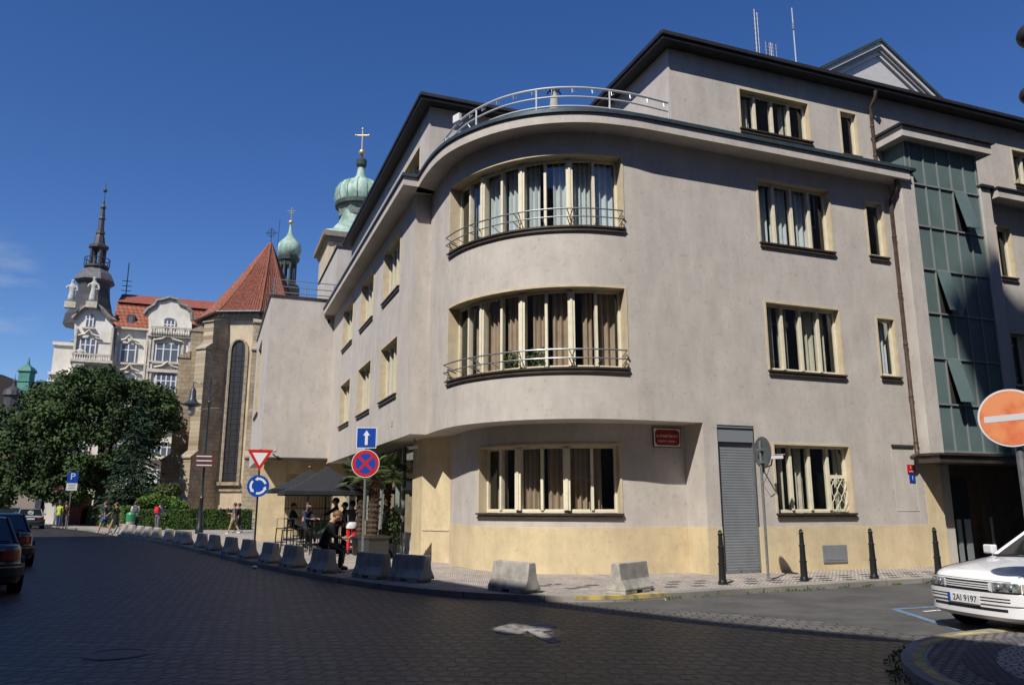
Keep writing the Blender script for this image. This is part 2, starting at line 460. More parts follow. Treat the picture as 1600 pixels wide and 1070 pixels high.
# ochre corner pier left of the bay
pr = MB()
pr.prism([(6.18, 20.9), (5.66, 22.0), (5.70, 23.3), (6.4, 23.3), (6.9, 21.1)], 0.06, Z_SOF - 0.003)
pr.build('corner_pier', M_OCHRE, bld, True)
ld = MB(); P_pl = Path([(5.66, 22.0), (6.18, 20.9)])
pbox(ld, P_pl, 0.06, P_pl.len - 0.04, -0.02, 0.02, 0.93, 0.975)
ld.build('ledge', M_TRIM, bld, True)

# interior: near-black liner behind all windows, room darkness put into its colour
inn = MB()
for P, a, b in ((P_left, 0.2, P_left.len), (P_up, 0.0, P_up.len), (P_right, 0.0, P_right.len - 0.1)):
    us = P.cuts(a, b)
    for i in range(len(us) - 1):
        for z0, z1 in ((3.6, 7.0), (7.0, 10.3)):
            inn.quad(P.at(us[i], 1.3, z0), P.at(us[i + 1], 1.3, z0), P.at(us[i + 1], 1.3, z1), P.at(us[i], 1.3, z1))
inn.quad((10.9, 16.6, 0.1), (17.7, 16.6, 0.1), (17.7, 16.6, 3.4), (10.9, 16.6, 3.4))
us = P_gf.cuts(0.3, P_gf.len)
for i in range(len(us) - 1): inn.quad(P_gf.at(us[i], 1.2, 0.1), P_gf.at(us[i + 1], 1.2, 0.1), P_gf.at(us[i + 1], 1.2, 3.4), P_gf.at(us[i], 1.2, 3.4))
inn.build('interior_dark_liner', M_DARK, bld, True)

def curtain(mb, P, u0, u1, n, z0, z1, amp=0.045, wl=0.16):
    k = max(6, int((u1 - u0) / 0.03)); ph = random.random() * 6
    for i in range(k):
        a = u0 + (u1 - u0) * i / k; b = u0 + (u1 - u0) * (i + 1) / k
        na = n + amp * math.sin(a * 2 * PI / wl + ph + math.sin(a * 5)); nb = n + amp * math.sin(b * 2 * PI / wl + ph + math.sin(b * 5))
        mb.quad(P.at(a, na, z0), P.at(b, nb, z0), P.at(b, nb, z1), P.at(a, na, z1))
def window(parent, P, u0, u1, z0, z1, lights, pair, cm, D=0.2, trimw=0.05, grille=False, cover=1.0, curt=True, head=True, mull=0.07):
    fr = MB(); d0, d1 = D, D + 0.07; w = 0.055
    pbox(fr, P, u0, u1, d0, d1, z0 + 0.02, z0 + 0.02 + w); pbox(fr, P, u0, u1, d0, d1, z1 - w, z1)
    pbox(fr, P, u0, u0 + w, d0 + .001, d1, z0 + 0.02 + w, z1 - w); pbox(fr, P, u1 - w, u1, d0 + .001, d1, z0 + 0.02 + w, z1 - w)
    for i in range(1, lights):
        u = u0 + (u1 - u0) * i / lights
        thick = pair and i % 2 == 0
        h = (0.085 if thick else mull / 2)
        pbox(fr, P, u - h, u + h, d0 - (0.05 if thick else 0.0) - 0.03, d1 + .02, z0 + 0.02 + w, z1 - w)
        if thick: pbox(fr, P, u - 0.03, u + 0.03, d0 - 0.105, d0 - 0.082, z0 + 0.03 + w, z1 - w - 0.01)
    # inner casement rebates
    for i in range(lights):
        a = u0 + (u1 - u0) * i / lights + 0.07; b = u0 + (u1 - u0) * (i + 1) / lights - 0.07
        if b - a > 0.1:
            pbox(fr, P, a, b, d0 + 0.012, d1 - 0.01, z0 + 0.02 + w, z0 + 0.02 + w + 0.03)
    if grille:
        a = u0 + (u1 - u0) * 3 / 4 + 0.04; zm = z0 + (z1 - z0) * 0.53
        pbox(fr, P, a, u1 - w, d0 - 0.01, d1, zm, zm + 0.07)
    f = fr.build('window', M_CREAM, parent, True, smooth=40)
    pn = MB(); us = P.cuts(u0, u1)
    if P.smooth:     # flat panes between mullions
        us = [u0 + (u1 - u0) * i / lights for i in range(lights + 1)]
    for a, b in zip(us, us[1:]):
        pn.quad(P.at(a, D + 0.04, z0 + .03), P.at(b, D + 0.04, z0 + .03), P.at(b, D + 0.04, z1 - .01), P.at(a, D + 0.04, z1 - .01))
    pn.build('pane', M_PANE, f)
    sr = MB()      # ochre lining and raised edge
    t = trimw
    pbox(sr, P, u0 - t, u0, -0.018, D + 0.06, z0, z1); pbox(sr, P, u1, u1 + t, -0.018, D + 0.06, z0, z1)
    pbox(sr, P, u0 - t, u1 + t, -0.018, D + 0.06, z1, z1 + t); pbox(sr, P, u0 - t, u1 + t, -0.012, D + 0.06, z0 - 0.10, z0 - 0.001)
    sr.build('surround', M_TRIM, f, smooth=40)
    si = MB()
    pbox(si, P, u0 - t - .01, u1 + t + .01, -0.075, D, z0 - 0.03, z0 + 0.012)
    pbox(si, P, u0 - t + .005, u1 + t - .005, -0.05, -0.0185, z0 - 0.115, z0 - 0.07)
    si.build('sill', M_BROWN, f, smooth=40)
    if curt:
        c = MB()
        for i in range(lights):
            a = u0 + (u1 - u0) * i / lights + 0.02; b = u0 + (u1 - u0) * (i + 1) / lights - 0.02
            s = random.choice([0, 1]); wd = (b - a) * random.choice([.55, .75, .9, 1.0, 1.0]) * cover
            if s: curtain(c, P, a, a + wd, D + 0.22, z0, z1 - 0.03)
            else: curtain(c, P, b - wd, b, D + 0.22, z0, z1 - 0.03)
        c.build('curtain', cm, f)
    if grille:
        g = MB(); a = u0 + (u1 - u0) * 3 / 4 + 0.05; b = u1 - w - 0.01; zm = z0 + (z1 - z0) * 0.53; zb = z0 + 0.08
        pbox(g, P, a, b, 0.11, 0.125, zm - 0.02, zm); pbox(g, P, a, b, 0.11, 0.125, zb, zb + 0.02)
        nc = 4
        for i in range(nc + 1):
            u = a + (b - a) * i / nc
            pts = []
            for k in range(25):
                tt = k / 24; z = zb + (zm - zb) * tt
                du = math.sin(tt * PI * 4) * (b - a) / nc * 0.48 * (1 if i % 2 else -1) if 0.12 < tt < 0.88 else 0
                pts.append(P.at(min(b, max(a, u + du)), 0.118, z))
            g.tube(pts, 0.009, 5)
        g.build('grille', M_CREAM, f)
    return f
random.seed(11)
for q in WIN: window(bld, *q)
for q in RWIN[:-1]: window(bld, *q, D=.16 if q[5] > 1 else .10, cover=0.95 if q[5] > 1 else 0.5)
window(bld, *RWIN[-1], D=.16, grille=True, cover=0.5)
for q in BWIN: window(bld, *q, D=0.28, cover=0.95)
for q in GWIN: window(bld, *q, D=0.22, cover=0.9)

# steel window rails on the two bow windows
for q in BWIN:
    P, a, b, z0, z1 = q[:5]; r = MB(); us = [a + 0.03 + (b - a - .06) * i / 40 for i in range(41)]
    r.tube([P.at(u, -0.13, z0 + 0.40) for u in us], 0.018, 8)
    r.tube([P.at(u, -0.13, z0 + 0.20) for u in us], 0.015, 8)
    for i in (0, 2, 4, 6, 8):
        u = a + (b - a) * i / 8; u = min(max(u, a + .03), b - .03)
        for zz in (0.4, 0.2):
            for s in ((-0.07, 0.07) if 0 < i < 8 else (0,)):
                r.tube([P.at(min(max(u + s, a + .03), b - .03), -0.13, z0 + zz), P.at(u, 0.17, z0 + zz - 0.11)], 0.012, 6)
    for i in (1, 3, 5, 7):
        u = a + (b - a) * i / 8
        r.tube([P.at(u, -0.13, z0 + 0.2), P.at(u, 0.19, z0 + 0.12)], 0.01, 6)
    r.build('window_rail', M_STEEL, bld, True, smooth=40)

# cornice: soffit slab, fascia, gutter
def offset_poly(pts, d):
    n = len(pts); out = []
    for i in range(n):
        p = Vector(pts[i])
        if i == 0: t0 = t1 = (Vector(pts[1]) - p).normalized()
        elif i == n - 1: t0 = t1 = (p - Vector(pts[-2])).normalized()
        else: t0 = (p - Vector(pts[i - 1])).normalized(); t1 = (Vector(pts[i + 1]) - p).normalized()
        n0 = Vector((t0.y, -t0.x)); n1 = Vector((t1.y, -t1.x)); m = (n0 + n1).normalized()
        out.append(tuple(p + m * (d / max(0.35, m.dot(n0)))))
    return out
full = [(XW, 36.45), (XW, 20.65)] + [(q.x, q.y) for q in P_up.p] + [(17.38, YW)]
def band(mb, d0, d1, z0, z1):
    A = offset_poly(full, d0); B = offset_poly(full, d1); n = len(A)
    vs = []
    for a, b in zip(A, B): vs += [(*a, z0), (*b, z0), (*b, z1), (*a, z1)]
    fs = [(0, 3, 2, 1), tuple(4 * (n - 1) + j for j in range(4))]
    for i in range(n - 1):
        for j in range(4): fs.append((4 * i + j, 4 * i + (j + 1) % 4, 4 * i + 4 + (j + 1) % 4, 4 * i + 4 + j))
    mb.add(vs, fs)
co = MB(); band(co, -0.6, 0.50, Z_COR - 0.001, Z_COR + 0.25); co.build('cornice', M_PLASTER, bld, True, smooth=35)
gu = MB(); band(gu, -0.6, 0.555, Z_COR + 0.251, Z_COR + 0.30); band(gu, 0.43, 0.53, Z_COR + 0.301, Z_COR + 0.36)
gu.build('gutter', M_GUTTER, bld, True, smooth=35)
ZT = Z_COR + 0.30
te = MB(); te.poly([(x, y, ZT - 0.01) for x, y in [(XW + .3, 36.4), (XW + .3, 21)] + [(q.x + .25, q.y + .2) for q in P_up.p] + [(17.8, YW + .3), (17.8, 36.4)]])
te.build('terrace_deck', M_ROOFM, bld, True)

# terrace railing on the bow, leaning inwards, three rails
rl = MB()
rp = [(5.42, 19.5), (5.52, 18.3), (5.78, 17.45), (6.25, 16.65), (6.95, 16.02), (7.75, 15.65), (8.7, 15.48), (9.4, 15.47), (10.15, 15.52)]
P_rl = Path(rp, True)
for zz, nn, rr in ((0.92, 0.0, 0.030), (0.68, 0.0, 0.022), (0.43, 0.0, 0.022)):
    rl.tube([P_rl.at(P_rl.len * i / 60, nn, ZT + zz) for i in range(61)], rr, 8)
for t in (0.02, 0.27, 0.52, 0.77, 1.0):
    u = P_rl.len * t
    rl.tube([P_rl.at(u, 0.0, ZT - 0.02), P_rl.at(u, 0.0, ZT + 0.94)], 0.024, 8)
    rl.tube([P_rl.at(u, 0.5, ZT - 0.02), P_rl.at(u, 0.0, ZT + 0.6)], 0.014, 6)
nh = 15
for i in range(nh):
    u = P_rl.len * (0.03 + 0.95 * i / (nh - 1))
    rl.tube([P_rl.at(u, 0.0, ZT + 0.9), P_rl.at(u, -0.02, ZT + 0.78), P_rl.at(min(P_rl.len, u + .09), 0.03, ZT + 0.86)], 0.009, 5)
rl.build('terrace_railing', mat('bright_rail_steel', (.62, .63, .65), .35, metal=.3), bld, True, smooth=40)

# attic storey: street side block and square side block
YA, XA, XAR, YAL = 15.80, 5.38, 10.40, 21.0
ZR = 13.34
at_ = MB()
P_ar = Path([(XAR, YA), (31.0, YA)]); P_as = Path([(XAR, YAL), (XAR, YA)]); P_al = Path([(XA, 34.9), (XA, YAL)]); P_af = Path([(XA, YAL), (XAR, YAL)])
AW = [(P_ar, 2.2, 4.5, 11.46, 12.62, 4, 0, M_BEIGE), (P_ar, 16.05 - XAR, 16.62 - XAR, 11.30, 12.62, 1, 0, M_CURT), (P_ar, 22.95 - XAR, 25.3 - XAR, 11.46, 12.62, 4, 0, M_BEIGE)]
LWn = [(P_al, 34.9 - 24.3, 34.9 - 22.1, 11.72, 12.55, 3, 0, M_BEIGE)]
sheet(at_, P_ar, 0, P_ar.len, ZT - 0.02, ZR, [hole(q) for q in AW])
sheet(at_, P_as, 0, P_as.len, ZT - 0.02, ZR); sheet(at_, P_al, 0, P_al.len, ZT - 0.02, ZR, [hole(LWn[0])]); sheet(at_, P_af, 0, P_af.len, ZT - 0.02, ZR)
at_.quad((XA, 34.9, ZT), (31, 34.9, ZT), (31, 34.9, ZR), (XA, 34.9, ZR)); at_.quad((31, YA, 8), (31, 34.9, 8), (31, 34.9, ZR), (31, YA, ZR))
at_.build('attic_wall', M_PLASTER, bld, True)
for q in AW: window(bld, *q, D=.16 if q[5] > 1 else .10, cover=0.4, curt=q[5] > 1)
for q in LWn: window(bld, *q, cover=0.4)
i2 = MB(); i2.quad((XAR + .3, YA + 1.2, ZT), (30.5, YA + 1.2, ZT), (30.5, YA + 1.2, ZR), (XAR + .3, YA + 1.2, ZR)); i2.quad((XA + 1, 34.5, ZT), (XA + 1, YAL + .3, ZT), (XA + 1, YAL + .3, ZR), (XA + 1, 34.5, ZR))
i2.build('attic_dark_liner', M_DARK, bld, True)
rf = MB(); e = 0.36
ro = [(XAR - e, YA - e), (31.4, YA - e), (31.4, 35.2), (XA - e, 35.2), (XA - e, YAL - e), (XAR - e, YAL - e)]
rf.prism(ro, ZR - 0.002, ZR + 0.10); ro2 = [(XAR - e - .05, YA - e - .05), (31.4, YA - e - .05), (31.4, 35.2), (XA - e - .05, 35.2), (XA - e - .05, YAL - e - .05), (XAR - e - .05, YAL - e - .05)]
rf.prism(ro2, ZR + 0.102, ZR + 0.22)
rf.build('roof', M_ROOFM, bld, True, bevel=0.015)

# roller shutter
sh = MB(); nsl = 46
for i in range(nsl):
    z = 0.14 + i * (3.06 - 0.14) / nsl; hgt = (3.06 - 0.14) / nsl
    sh.add([(SH[0], YW + .10, z), (SH[1], YW + .10, z), (SH[1], YW + .094, z + hgt * .5), (SH[0], YW + .094, z + hgt * .5), (SH[1], YW + .10, z + hgt * .96), (SH[0], YW + .10, z + hgt * .96), (SH[1], YW + .104, z + hgt), (SH[0], YW + .104, z + hgt)],
           [(0, 1, 2, 3), (3, 2, 4, 5), (5, 4, 6, 7)])
so_ = sh.build('roller_shutter', M_SHUT, bld, True, smooth='keep')
hb = MB(); hb.box(SH[0] + .002, SH[1] - .002, YW + .03, YW + .3, 3.07, 3.46); hb.box(SH[0], SH[1], YW + 0.0, YW + .3, 3.40, 3.43)
hb.build('shutter_box', mat('shutter_box_grey', (0.20, 0.22, 0.24), .5), bld, True)
jb = MB(); jb.box(SH[0] - .001, SH[0] + .03, YW + .02, YW + .12, .1, 3.07); jb.box(SH[1] - .03, SH[1] + .001, YW + .02, YW + .12, .1, 3.07); jb.box(SH[0], SH[1], YW + .04, YW + .14, .1, .15)
for x in (SH[0] + .45, SH[1] - .08): jb.box(x, x + .05, YW + .02, YW + .06, .15, .2)
jb.build('shutter_guide', M_STEEL, bld, True)
dk = MB(); dk.quad((SH[0] - .3, YW + .32, .1), (SH[1] + .3, YW + .32, .1), (SH[1] + .3, YW + .32, 3.5), (SH[0] - .3, YW + .32, 3.5)); dk.build('shutter_dark_liner', M_DARK, bld, True)
ch = MB(); ch.box(13.78, 14.50, YW - .045, YW - .0155, 0.28, 0.68); ch.box(13.83, 14.45, YW - .052, YW - .0455, 0.33, 0.63)
ch.build('meter_hatch', M_SHUT, bld, True, bevel=.004)
wh = MB()
for a in ((16.28, 17.0, 1.47, 1.49), (16.28, 17.0, 3.04, 3.06)): wh.box(a[0], a[1], YW - .008, YW + .001, a[2], a[3])
wh.box(16.26, 16.28, YW - .008, YW + .001, 1.47, 3.06); wh.box(17.0, 17.02, YW - .008, YW + .001, 1.47, 3.06)
wh.build('blind_panel', M_PLASTER, bld, True)
vt = MB(); vt.box(16.27, 17.0, YW - .03, YW + .001, 3.07, 3.14); vt.build('vent_slot_dark', M_DARK, bld, True)
ve = MB(); ve.box(4.937, 4.951, 30.9, 31.0, 9, 9.1); 
sv = MB()
for k in range(3): sv.box(XW - .02, XW - .005, 22.86 , 23.04, 3.92 + k * .06, 3.96 + k * .06)
sv.build('small_vent', M_PLASTER, bld, True)

# downpipes
def pipe(name, pts, r, m, brackets=()):
    p = MB(); p.tube(pts, r, 12)
    for z in brackets:
        q = Vector(pts[0]); 
        for a, b in zip(pts, pts[1:]):
            if min(a[2], b[2]) <= z <= max(a[2], b[2]): t = (z - a[2]) / (b[2] - a[2]) if b[2] != a[2] else 0; q = Vector(a).lerp(Vector(b), t)
        p.lathe((q.x, q.y, z), [(r + .012, -.02), (r + .012, .02)], 12)
    return p.build(name, m, bld, True, smooth=40)
M_COPPER = mat('brown_copper_pipe', (0.10, 0.065, 0.05), .45, var=.4, vscale=6, metal=.2)
pipe('downpipe', [(17.02, 15.0, 10.35), (17.03, 15.02, 10.1), (17.03, 15.26, 9.85), (17.03, 15.26, 3.02), (17.0, 15.22, 2.92), (16.85, 15.16, 2.86), (16.70, 15.14, 2.80)], .055, M_COPPER, (8.8, 7.2, 5.8, 4.4, 3.2))
pipe('attic_downpipe', [(17.12, 15.45, 13.3), (17.12, 15.5, 13.1), (17.12, 15.7, 12.9), (17.12, 15.7, 10.75)], .05, M_COPPER, (12.3, 11.4))

# glazed stair bay
M_TEAL = mat('greenish_glazing', (0.12, 0.17, 0.168), .3, var=.14, vscale=.8, spec=.25)
M_FRAMEG = mat('dull_grey_frame', (0.22, 0.24, 0.235), .5, var=.1)
bx0, bx1, byf = 17.66, 20.22, 15.06
gz0, gz1 = 2.98, 11.62
py = MB()
py.box(17.16, bx0 - 0.002, 14.98, YW + .3, 2.92, 10.62); py.box(bx1 + 0.002, 20.62, 14.98, YW + .3, 2.92, 10.62)
py.build('bay_pilaster', M_PLASTER, bld, True, bevel=.01)
pc = MB(); pc.box(17.04, 17.70, 14.9, YW + .3, 10.681, 10.76); pc.box(20.2, 20.7, 14.9, YW + .3, 10.625, 10.70); pc.build('pilaster_cap', M_ROOFM, bld, True)
rows = 7; cols = 5; rh = (gz1 - gz0) / rows; cw = (bx1 - bx0) / cols
opened = {(1, 3), (3, 1), (5, 1)}       # tilted casements, rows counted from the top
fr = MB()
for c in range(cols + 1): x = bx0 + c * cw; fr.box(x - .018, x + .018, byf - .02, byf + .05, gz0, gz1)
for r_ in range(rows + 1): z = gz0 + r_ * rh; fr.box(bx0, bx1, byf - .03, byf + .04, z - .022, z + .022)
fr.box(17.5, 17.54, 15.06, 15.1, 10.77, gz1)
fr.build('bay_frame', M_FRAMEG, bld, True)
for r_ in range(rows):
    for c in range(cols):
        zt = gz1 - r_ * rh; zb = zt - rh; xa = bx0 + c * cw + .018; xb = bx0 + (c + 1) * cw - .018
        p = MB()
        if (r_, c) in opened:
            tl = 0.30
            p.add([(xa, byf - .03, zt - .03), (xb, byf - .03, zt - .03), (xb, byf - tl, zb + .05), (xa, byf - tl, zb + .05),
                   (xa, byf - .05, zt - .03), (xb, byf - .05, zt - .03), (xb, byf - tl - .03, zb + .05), (xa, byf - tl - .03, zb + .05)],
                  [(0, 1, 2, 3), (7, 6, 5, 4), (0, 4, 5, 1), (1, 5, 6, 2), (2, 6, 7, 3), (3, 7, 4, 0)])
            p.build('bay_casement', M_TEAL, bld, True)
            d = MB(); d.quad((xa, byf + .12, zb), (xb, byf + .12, zb), (xb, byf + .12, zt), (xa, byf + .12, zt)); d.build('bay_opening_dark_liner', M_DARK, bld, True)
        else:
            p.box(xa, xb, byf + random.uniform(.008, .016), byf + .03, zb + .022, zt - .022); p.build('bay_pane', M_TEAL, bld, True)
for bx_ in ((17.5, 17.53, 15.12, YA, 10.78, gz1), (20.3, 20.33, 15.12, YA, 10.78, gz1), (17.54, 17.66, byf, byf + .03, 10.78, gz1), (20.22, 20.3, byf, byf + .03, 10.78, gz1)):
    sd = MB(); sd.box(*bx_); sd.build('bay_side_pane', M_TEAL, bld, True)
cp = MB(); cp.box(17.2, 20.62, 14.78, YA + .05, gz1 + .001, gz1 + .30); cp.build('bay_cornice', M_PLASTER, bld, True)
cp = MB(); cp.box(17.12, 20.70, 14.70, YA + .05, gz1 + .301, gz1 + .37); cp.box(17.3, 20.5, 14.9, YA + .05, gz1 + .371, gz1 + .44); cp.build('bay_roof', M_ROOFM, bld, True)
cn = MB(); cn.box(16.98, 24.0, 14.56, YW - .001, 2.66, 2.84); cn.box(16.93, 24.0, 14.50, YW - .001, 2.842, 2.90); cn.build('porch_canopy', M_BROWN, bld, True, bevel=.008)
bk = MB(); bk.box(bx0, bx1, YW + .32, YW + .34, 2.9, gz1); bk.build('bay_back_dark_liner', M_DARK, bld, True)

# street front right of the bay
P_far = Path([(20.62, YW), (31.0, YW)])
fh = [(P_far, 21.15 - 20.62, 21.72 - 20.62, z, z + 1.55, 1, 0, M_CURT) for z in (8.12, 4.9)] + [(P_far, 22.9 - 20.62, 25.2 - 20.62, z, z + 1.72, 4, 0, M_BEIGE) for z in (8.12, 4.84)]
fw = MB(); sheet(fw, P_far, 0, P_far.len, 2.9, 10.36, [hole(q) for q in fh]); sheet(fw, P_far, 3.0, P_far.len, .06, 2.9)
fw.build('far_wall', M_PLASTER, bld, True)
for q in fh: window(bld, *q, D=.12, curt=q[5] > 1)
i3 = MB(); i3.quad((20.7, 16.3, 3), (30.9, 16.3, 3), (30.9, 16.3, 10.5), (20.7, 16.3, 10.5)); i3.build('far_dark_liner', M_DARK, bld, True)
cf = MB(); cf.box(20.75, 31.0, 14.85, YA, 10.361, 10.60); cf.build('far_cornice', M_PLASTER, bld, True)
cf = MB(); cf.box(20.72, 31.0, 14.80, YA, 10.602, 10.66); cf.build('far_gutter', M_ROOFM, bld, True)
# porch: set-back layer, back wall, door, glass leaf
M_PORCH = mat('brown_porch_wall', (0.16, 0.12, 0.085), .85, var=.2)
po = MB(); po.box(17.852, 18.35, 15.5, 15.7, .06, 2.66)
po.build('porch_reveal', M_PLASTER, bld, True)
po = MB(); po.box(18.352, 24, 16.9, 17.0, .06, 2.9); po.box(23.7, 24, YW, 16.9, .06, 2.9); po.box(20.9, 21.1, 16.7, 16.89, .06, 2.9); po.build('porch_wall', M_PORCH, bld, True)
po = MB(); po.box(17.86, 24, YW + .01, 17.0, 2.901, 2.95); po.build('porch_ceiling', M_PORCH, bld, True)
do = MB(); do.box(18.7, 20.6, 16.84, 16.898, .1, 2.35); do.box(19.62, 19.68, 16.82, 16.839, .1, 2.35); do.build('entrance_door', mat('black_door', (.015, .016, .018), .4), bld, True)
for bx_ in ((18.72, 18.86, 15.72, 15.76, .1, 1.25), (19.02, 19.22, 15.73, 15.77, .1, 1.25), (20.0, 20.06, 15.74, 15.78, .1, 1.3)):
    gl = MB(); gl.box(*bx_); gl.build('porch_screen', mat('grey_green_steel', (.30, .34, .34), .35, metal=.4), bld, True)

# roof vent, square grey louvre on the attic, folded parasol on the terrace are built below
cv = MB(); c = Vector((18.3, 17.1, ZR + .2)); cv.lathe(c, [(.22, 0), (.22, .25), (.30, .28), (.30, .5), (.12, .52), (.12, .85), (.14, .86), (.14, .9)], 16); cv.build('roof_vent', mat('vent_metal', (.13, .11, .10), .4, metal=.4), bld, True, smooth=40)

# ---- annex block with its own terrace
AX0, AY0, AY1, AZ0, AZ1 = 2.05, 36.5, 47.5, 3.72, 11.08
ax = MB(); P_xf = Path([(AX0, AY0), (XW + 1.0, AY0)]); P_xs = Path([(AX0, AY1), (AX0, AY0)])
xw = (P_xs, AY1 - 45.1, AY1 - 41.6, 6.25, 10.1, 2, 0, M_CURT)
sheet(ax, P_xf, 0, P_xf.len, AZ0, AZ1); sheet(ax, P_xs, 0, P_xs.len, AZ0, AZ1, [hole(xw)])
ax.quad((AX0, AY0, AZ0), (8, AY0, AZ0), (8, AY1, AZ0), (AX0, AY1, AZ0)); ax.quad((AX0, AY0, AZ1), (8, AY0, AZ1), (8, AY1, AZ1), (AX0, AY1, AZ1)); ax.quad((AX0, AY1, AZ0), (8, AY1, AZ0), (8, AY1, AZ1), (AX0, AY1, AZ1))
ax.build('annex_wall', M_PLASTER, bld, True)
window(bld, *xw, D=.3, cover=.6)
i4 = MB(); i4.box(AX0 + 1, 7.5, AY0 + 1, AY1 - 1, AZ0 + .1, AZ1 - .1); i4.build('annex_dark_liner', M_DARK, bld, True)
ac = MB(); ac.box(AX0 - .06, XW - .002, AY0 - .06, AY1, AZ1 + .001, AZ1 + .07); ac.box(AX0 - .03, XW - .002, AY0 - .03, AY0 + .6, AZ0 - .12, AZ0 - .002); ac.build('annex_coping', M_BROWN, bld, True)
av = MB(); av.box(4.66, 4.78, AY0 - .02, AY0 + .02, 10.0, 10.2); av.build('annex_vent', M_BROWN, bld, True)
rr_ = MB()
for z in (.24, .52, .84): rr_.tube([(AX0 + .1, AY1 - .5, AZ1 + z), (AX0 + .1, AY0 + .1, AZ1 + z), (5.6, AY0 + .1, AZ1 + z)], .022, 6)
for x in (2.15, 3.6, 4.9): rr_.tube([(x, AY0 + .1, AZ1), (x, AY0 + .1, AZ1 + .84)], .022, 6)
for y in (39, 42): rr_.tube([(2.15, y, AZ1), (2.15, y, AZ1 + .84)], .022, 6)
rr_.build('annex_railing', M_STEEL, bld, True)
# ochre ground floor of the annex
for nm_, bx_ in (('annex_pier', (2.12, 3.25, 37.3, 38.3, .06, AZ0 - .125)), ('annex_back_wall', (2.3, 8, 41.8, 42.1, .06, AZ0 - .01)), ('annex_pier', (5.4, 6.4, 37.3, 38.0, .06, AZ0 - .125)), ('annex_lintel', (3.25, 5.4, 37.4, 37.8, 3.05, AZ0 - .125))):
    ag = MB(); ag.box(*bx_); ag.build(nm_, M_OCHRE, bld, True)
ab = MB()
for i in range(24): x = 3.3 + i * .15; ab.box(x, x + .02, 41.0, 41.02, .5, 2.6)
ab.box(3.2, 6.8, 40.99, 41.03, .5, .55); ab.box(3.2, 6.8, 40.99, 41.03, 1.45, 1.5); ab.box(3.2, 6.8, 40.99, 41.03, 2.55, 2.6)
ab.build('annex_gate_bars', M_BROWN, bld, True)
# rear raised block
rb = MB(); rbx = 5.02; rb.box(rbx, 12, 37.0, 44, 11.10, 13.95); rb.build('rear_block', M_PLASTER, bld, True)
rc = MB(); rc.box(rbx - .06, 12.1, 36.94, 44.1, 13.951, 14.02); rc.build('rear_roof', M_ROOFM, bld, True)

# ---- shopfront under the overhang, with white plinth
sf = MB(); sf.box(5.84, 5.96, 23.302, 25.1, .06, .78); sf.build('shop_plinth', mat('white_plinth', (.62, .60, .57), .7), bld, True)
sg = MB(); sg.box(5.86, 5.875, 23.32, 25.08, .80, 3.4); sg.box(5.86, 5.875, 26.0, 28.6, .2, 3.4); sg.box(5.86, 5.875, 28.7, 34, .2, 3.4); sg.build('shop_glazing', glass_mat('shop_glass', (.35, .42, .42), .10), bld, True)
sm = MB()
for y in (25.1, 25.95, 28.6, 31.0, 33.5, 36): sm.box(5.80, 5.92, y, y + .08, .1, Z_SOF)
sm.box(5.82, 5.9, 25.18, 35.99, 2.6, 2.68); sm.build('shop_frame', mat('pale_green_frame', (.30, .36, .34), .4), bld, True)
si = MB(); si.box(9.0, 9.1, 22, 36.4, .1, 3.4); si.box(5.9, 9, 36.2, 36.3, .1, 3.4); si.box(7.0, 7.1, 23.3, 30, .1, 3.4); si.build('shop_interior', M_OCHRE, bld, True)
# ================================================================== ground
def flat(name, pts, z, m, world=True):
    b = MB(); b.poly([(p[0], p[1], z) for p in pts])
    return tag(b.build(name, m), kind='structure')
YAWR = (0, 0, YAW)
M_COB = brick_mat('cobble_setts', (0.085, 0.078, 0.074), (0.030, 0.028, 0.029), (0.006, 0.006, 0.006), 0.18, 0.235, 0.03, rough=0.5, bumpd=0.045, rot=(0, 0, YAW + 0.06), distort=0.16, var=0.5, vs=1.3, spec=0.5)
M_ASPH = mat('asphalt', (0.088, 0.085, 0.082), .92, var=.3, vscale=1.1, bump=.004, bscale=120, streak=.2)
M_SETT = brick_mat('pale_mosaic_setts', (0.52, 0.46, 0.41), (0.36, 0.32, 0.29), (0.17, 0.15, 0.13), 0.085, 0.085, 0.01, rough=.9, bumpd=.006, rot=(0, 0, .3), distort=.05, var=.28, vs=1.5)
M_SETD = brick_mat('dark_mosaic_setts', (0.13, 0.125, 0.135), (0.09, 0.09, 0.10), (0.05, 0.05, 0.05), 0.085, 0.085, 0.01, rough=.9, bumpd=.006, rot=(0, 0, .3), distort=.05)
M_YELL = mat('worn_yellow_paint', (0.42, 0.33, 0.10), .85, var=.6, vscale=5, color2=(.20, .17, .11))
M_BLUEP = mat('worn_blue_paint', (0.12, 0.20, 0.30), .9, var=.45, vscale=10)
M_WHITEP = mat('worn_white_paint', (0.8, 0.78, 0.74), .9, var=.5, vscale=9, color2=(.22, .21, .20))
flat('ground', [(-900, -900), (900, -900), (900, 1200), (-900, 1200)], -0.03, mat('far_ground', (.08, .075, .07), .95))
flat('cobbled_road', [(-40, -40), (60, -40), (60, 60), (-3, 60), (-22, 130), (-60, 130)], 0.0, M_COB)
M_APR = brick_mat('worn_sunlit_setts', (.135, .128, .12), (.10, .095, .09), (.055, .05, .047), .18, .2, .016, rough=.85, bumpd=.008, rot=(0, 0, YAW + .06), distort=.2, var=.4, vs=1.1)
flat('sunlit_worn_setts', [(5.0, 13.1), (5.15, 12.3), (5.7, 11.3), (6.3, 10.0), (7.0, 8.8), (7.6, 7.9), (8.2, 7.3), (9.9, 7.3), (9.9, 9.5), (7.4, 12.9)], .002, M_APR)  # paler worn setts out to the shadow edge, sunlit tone in the colour
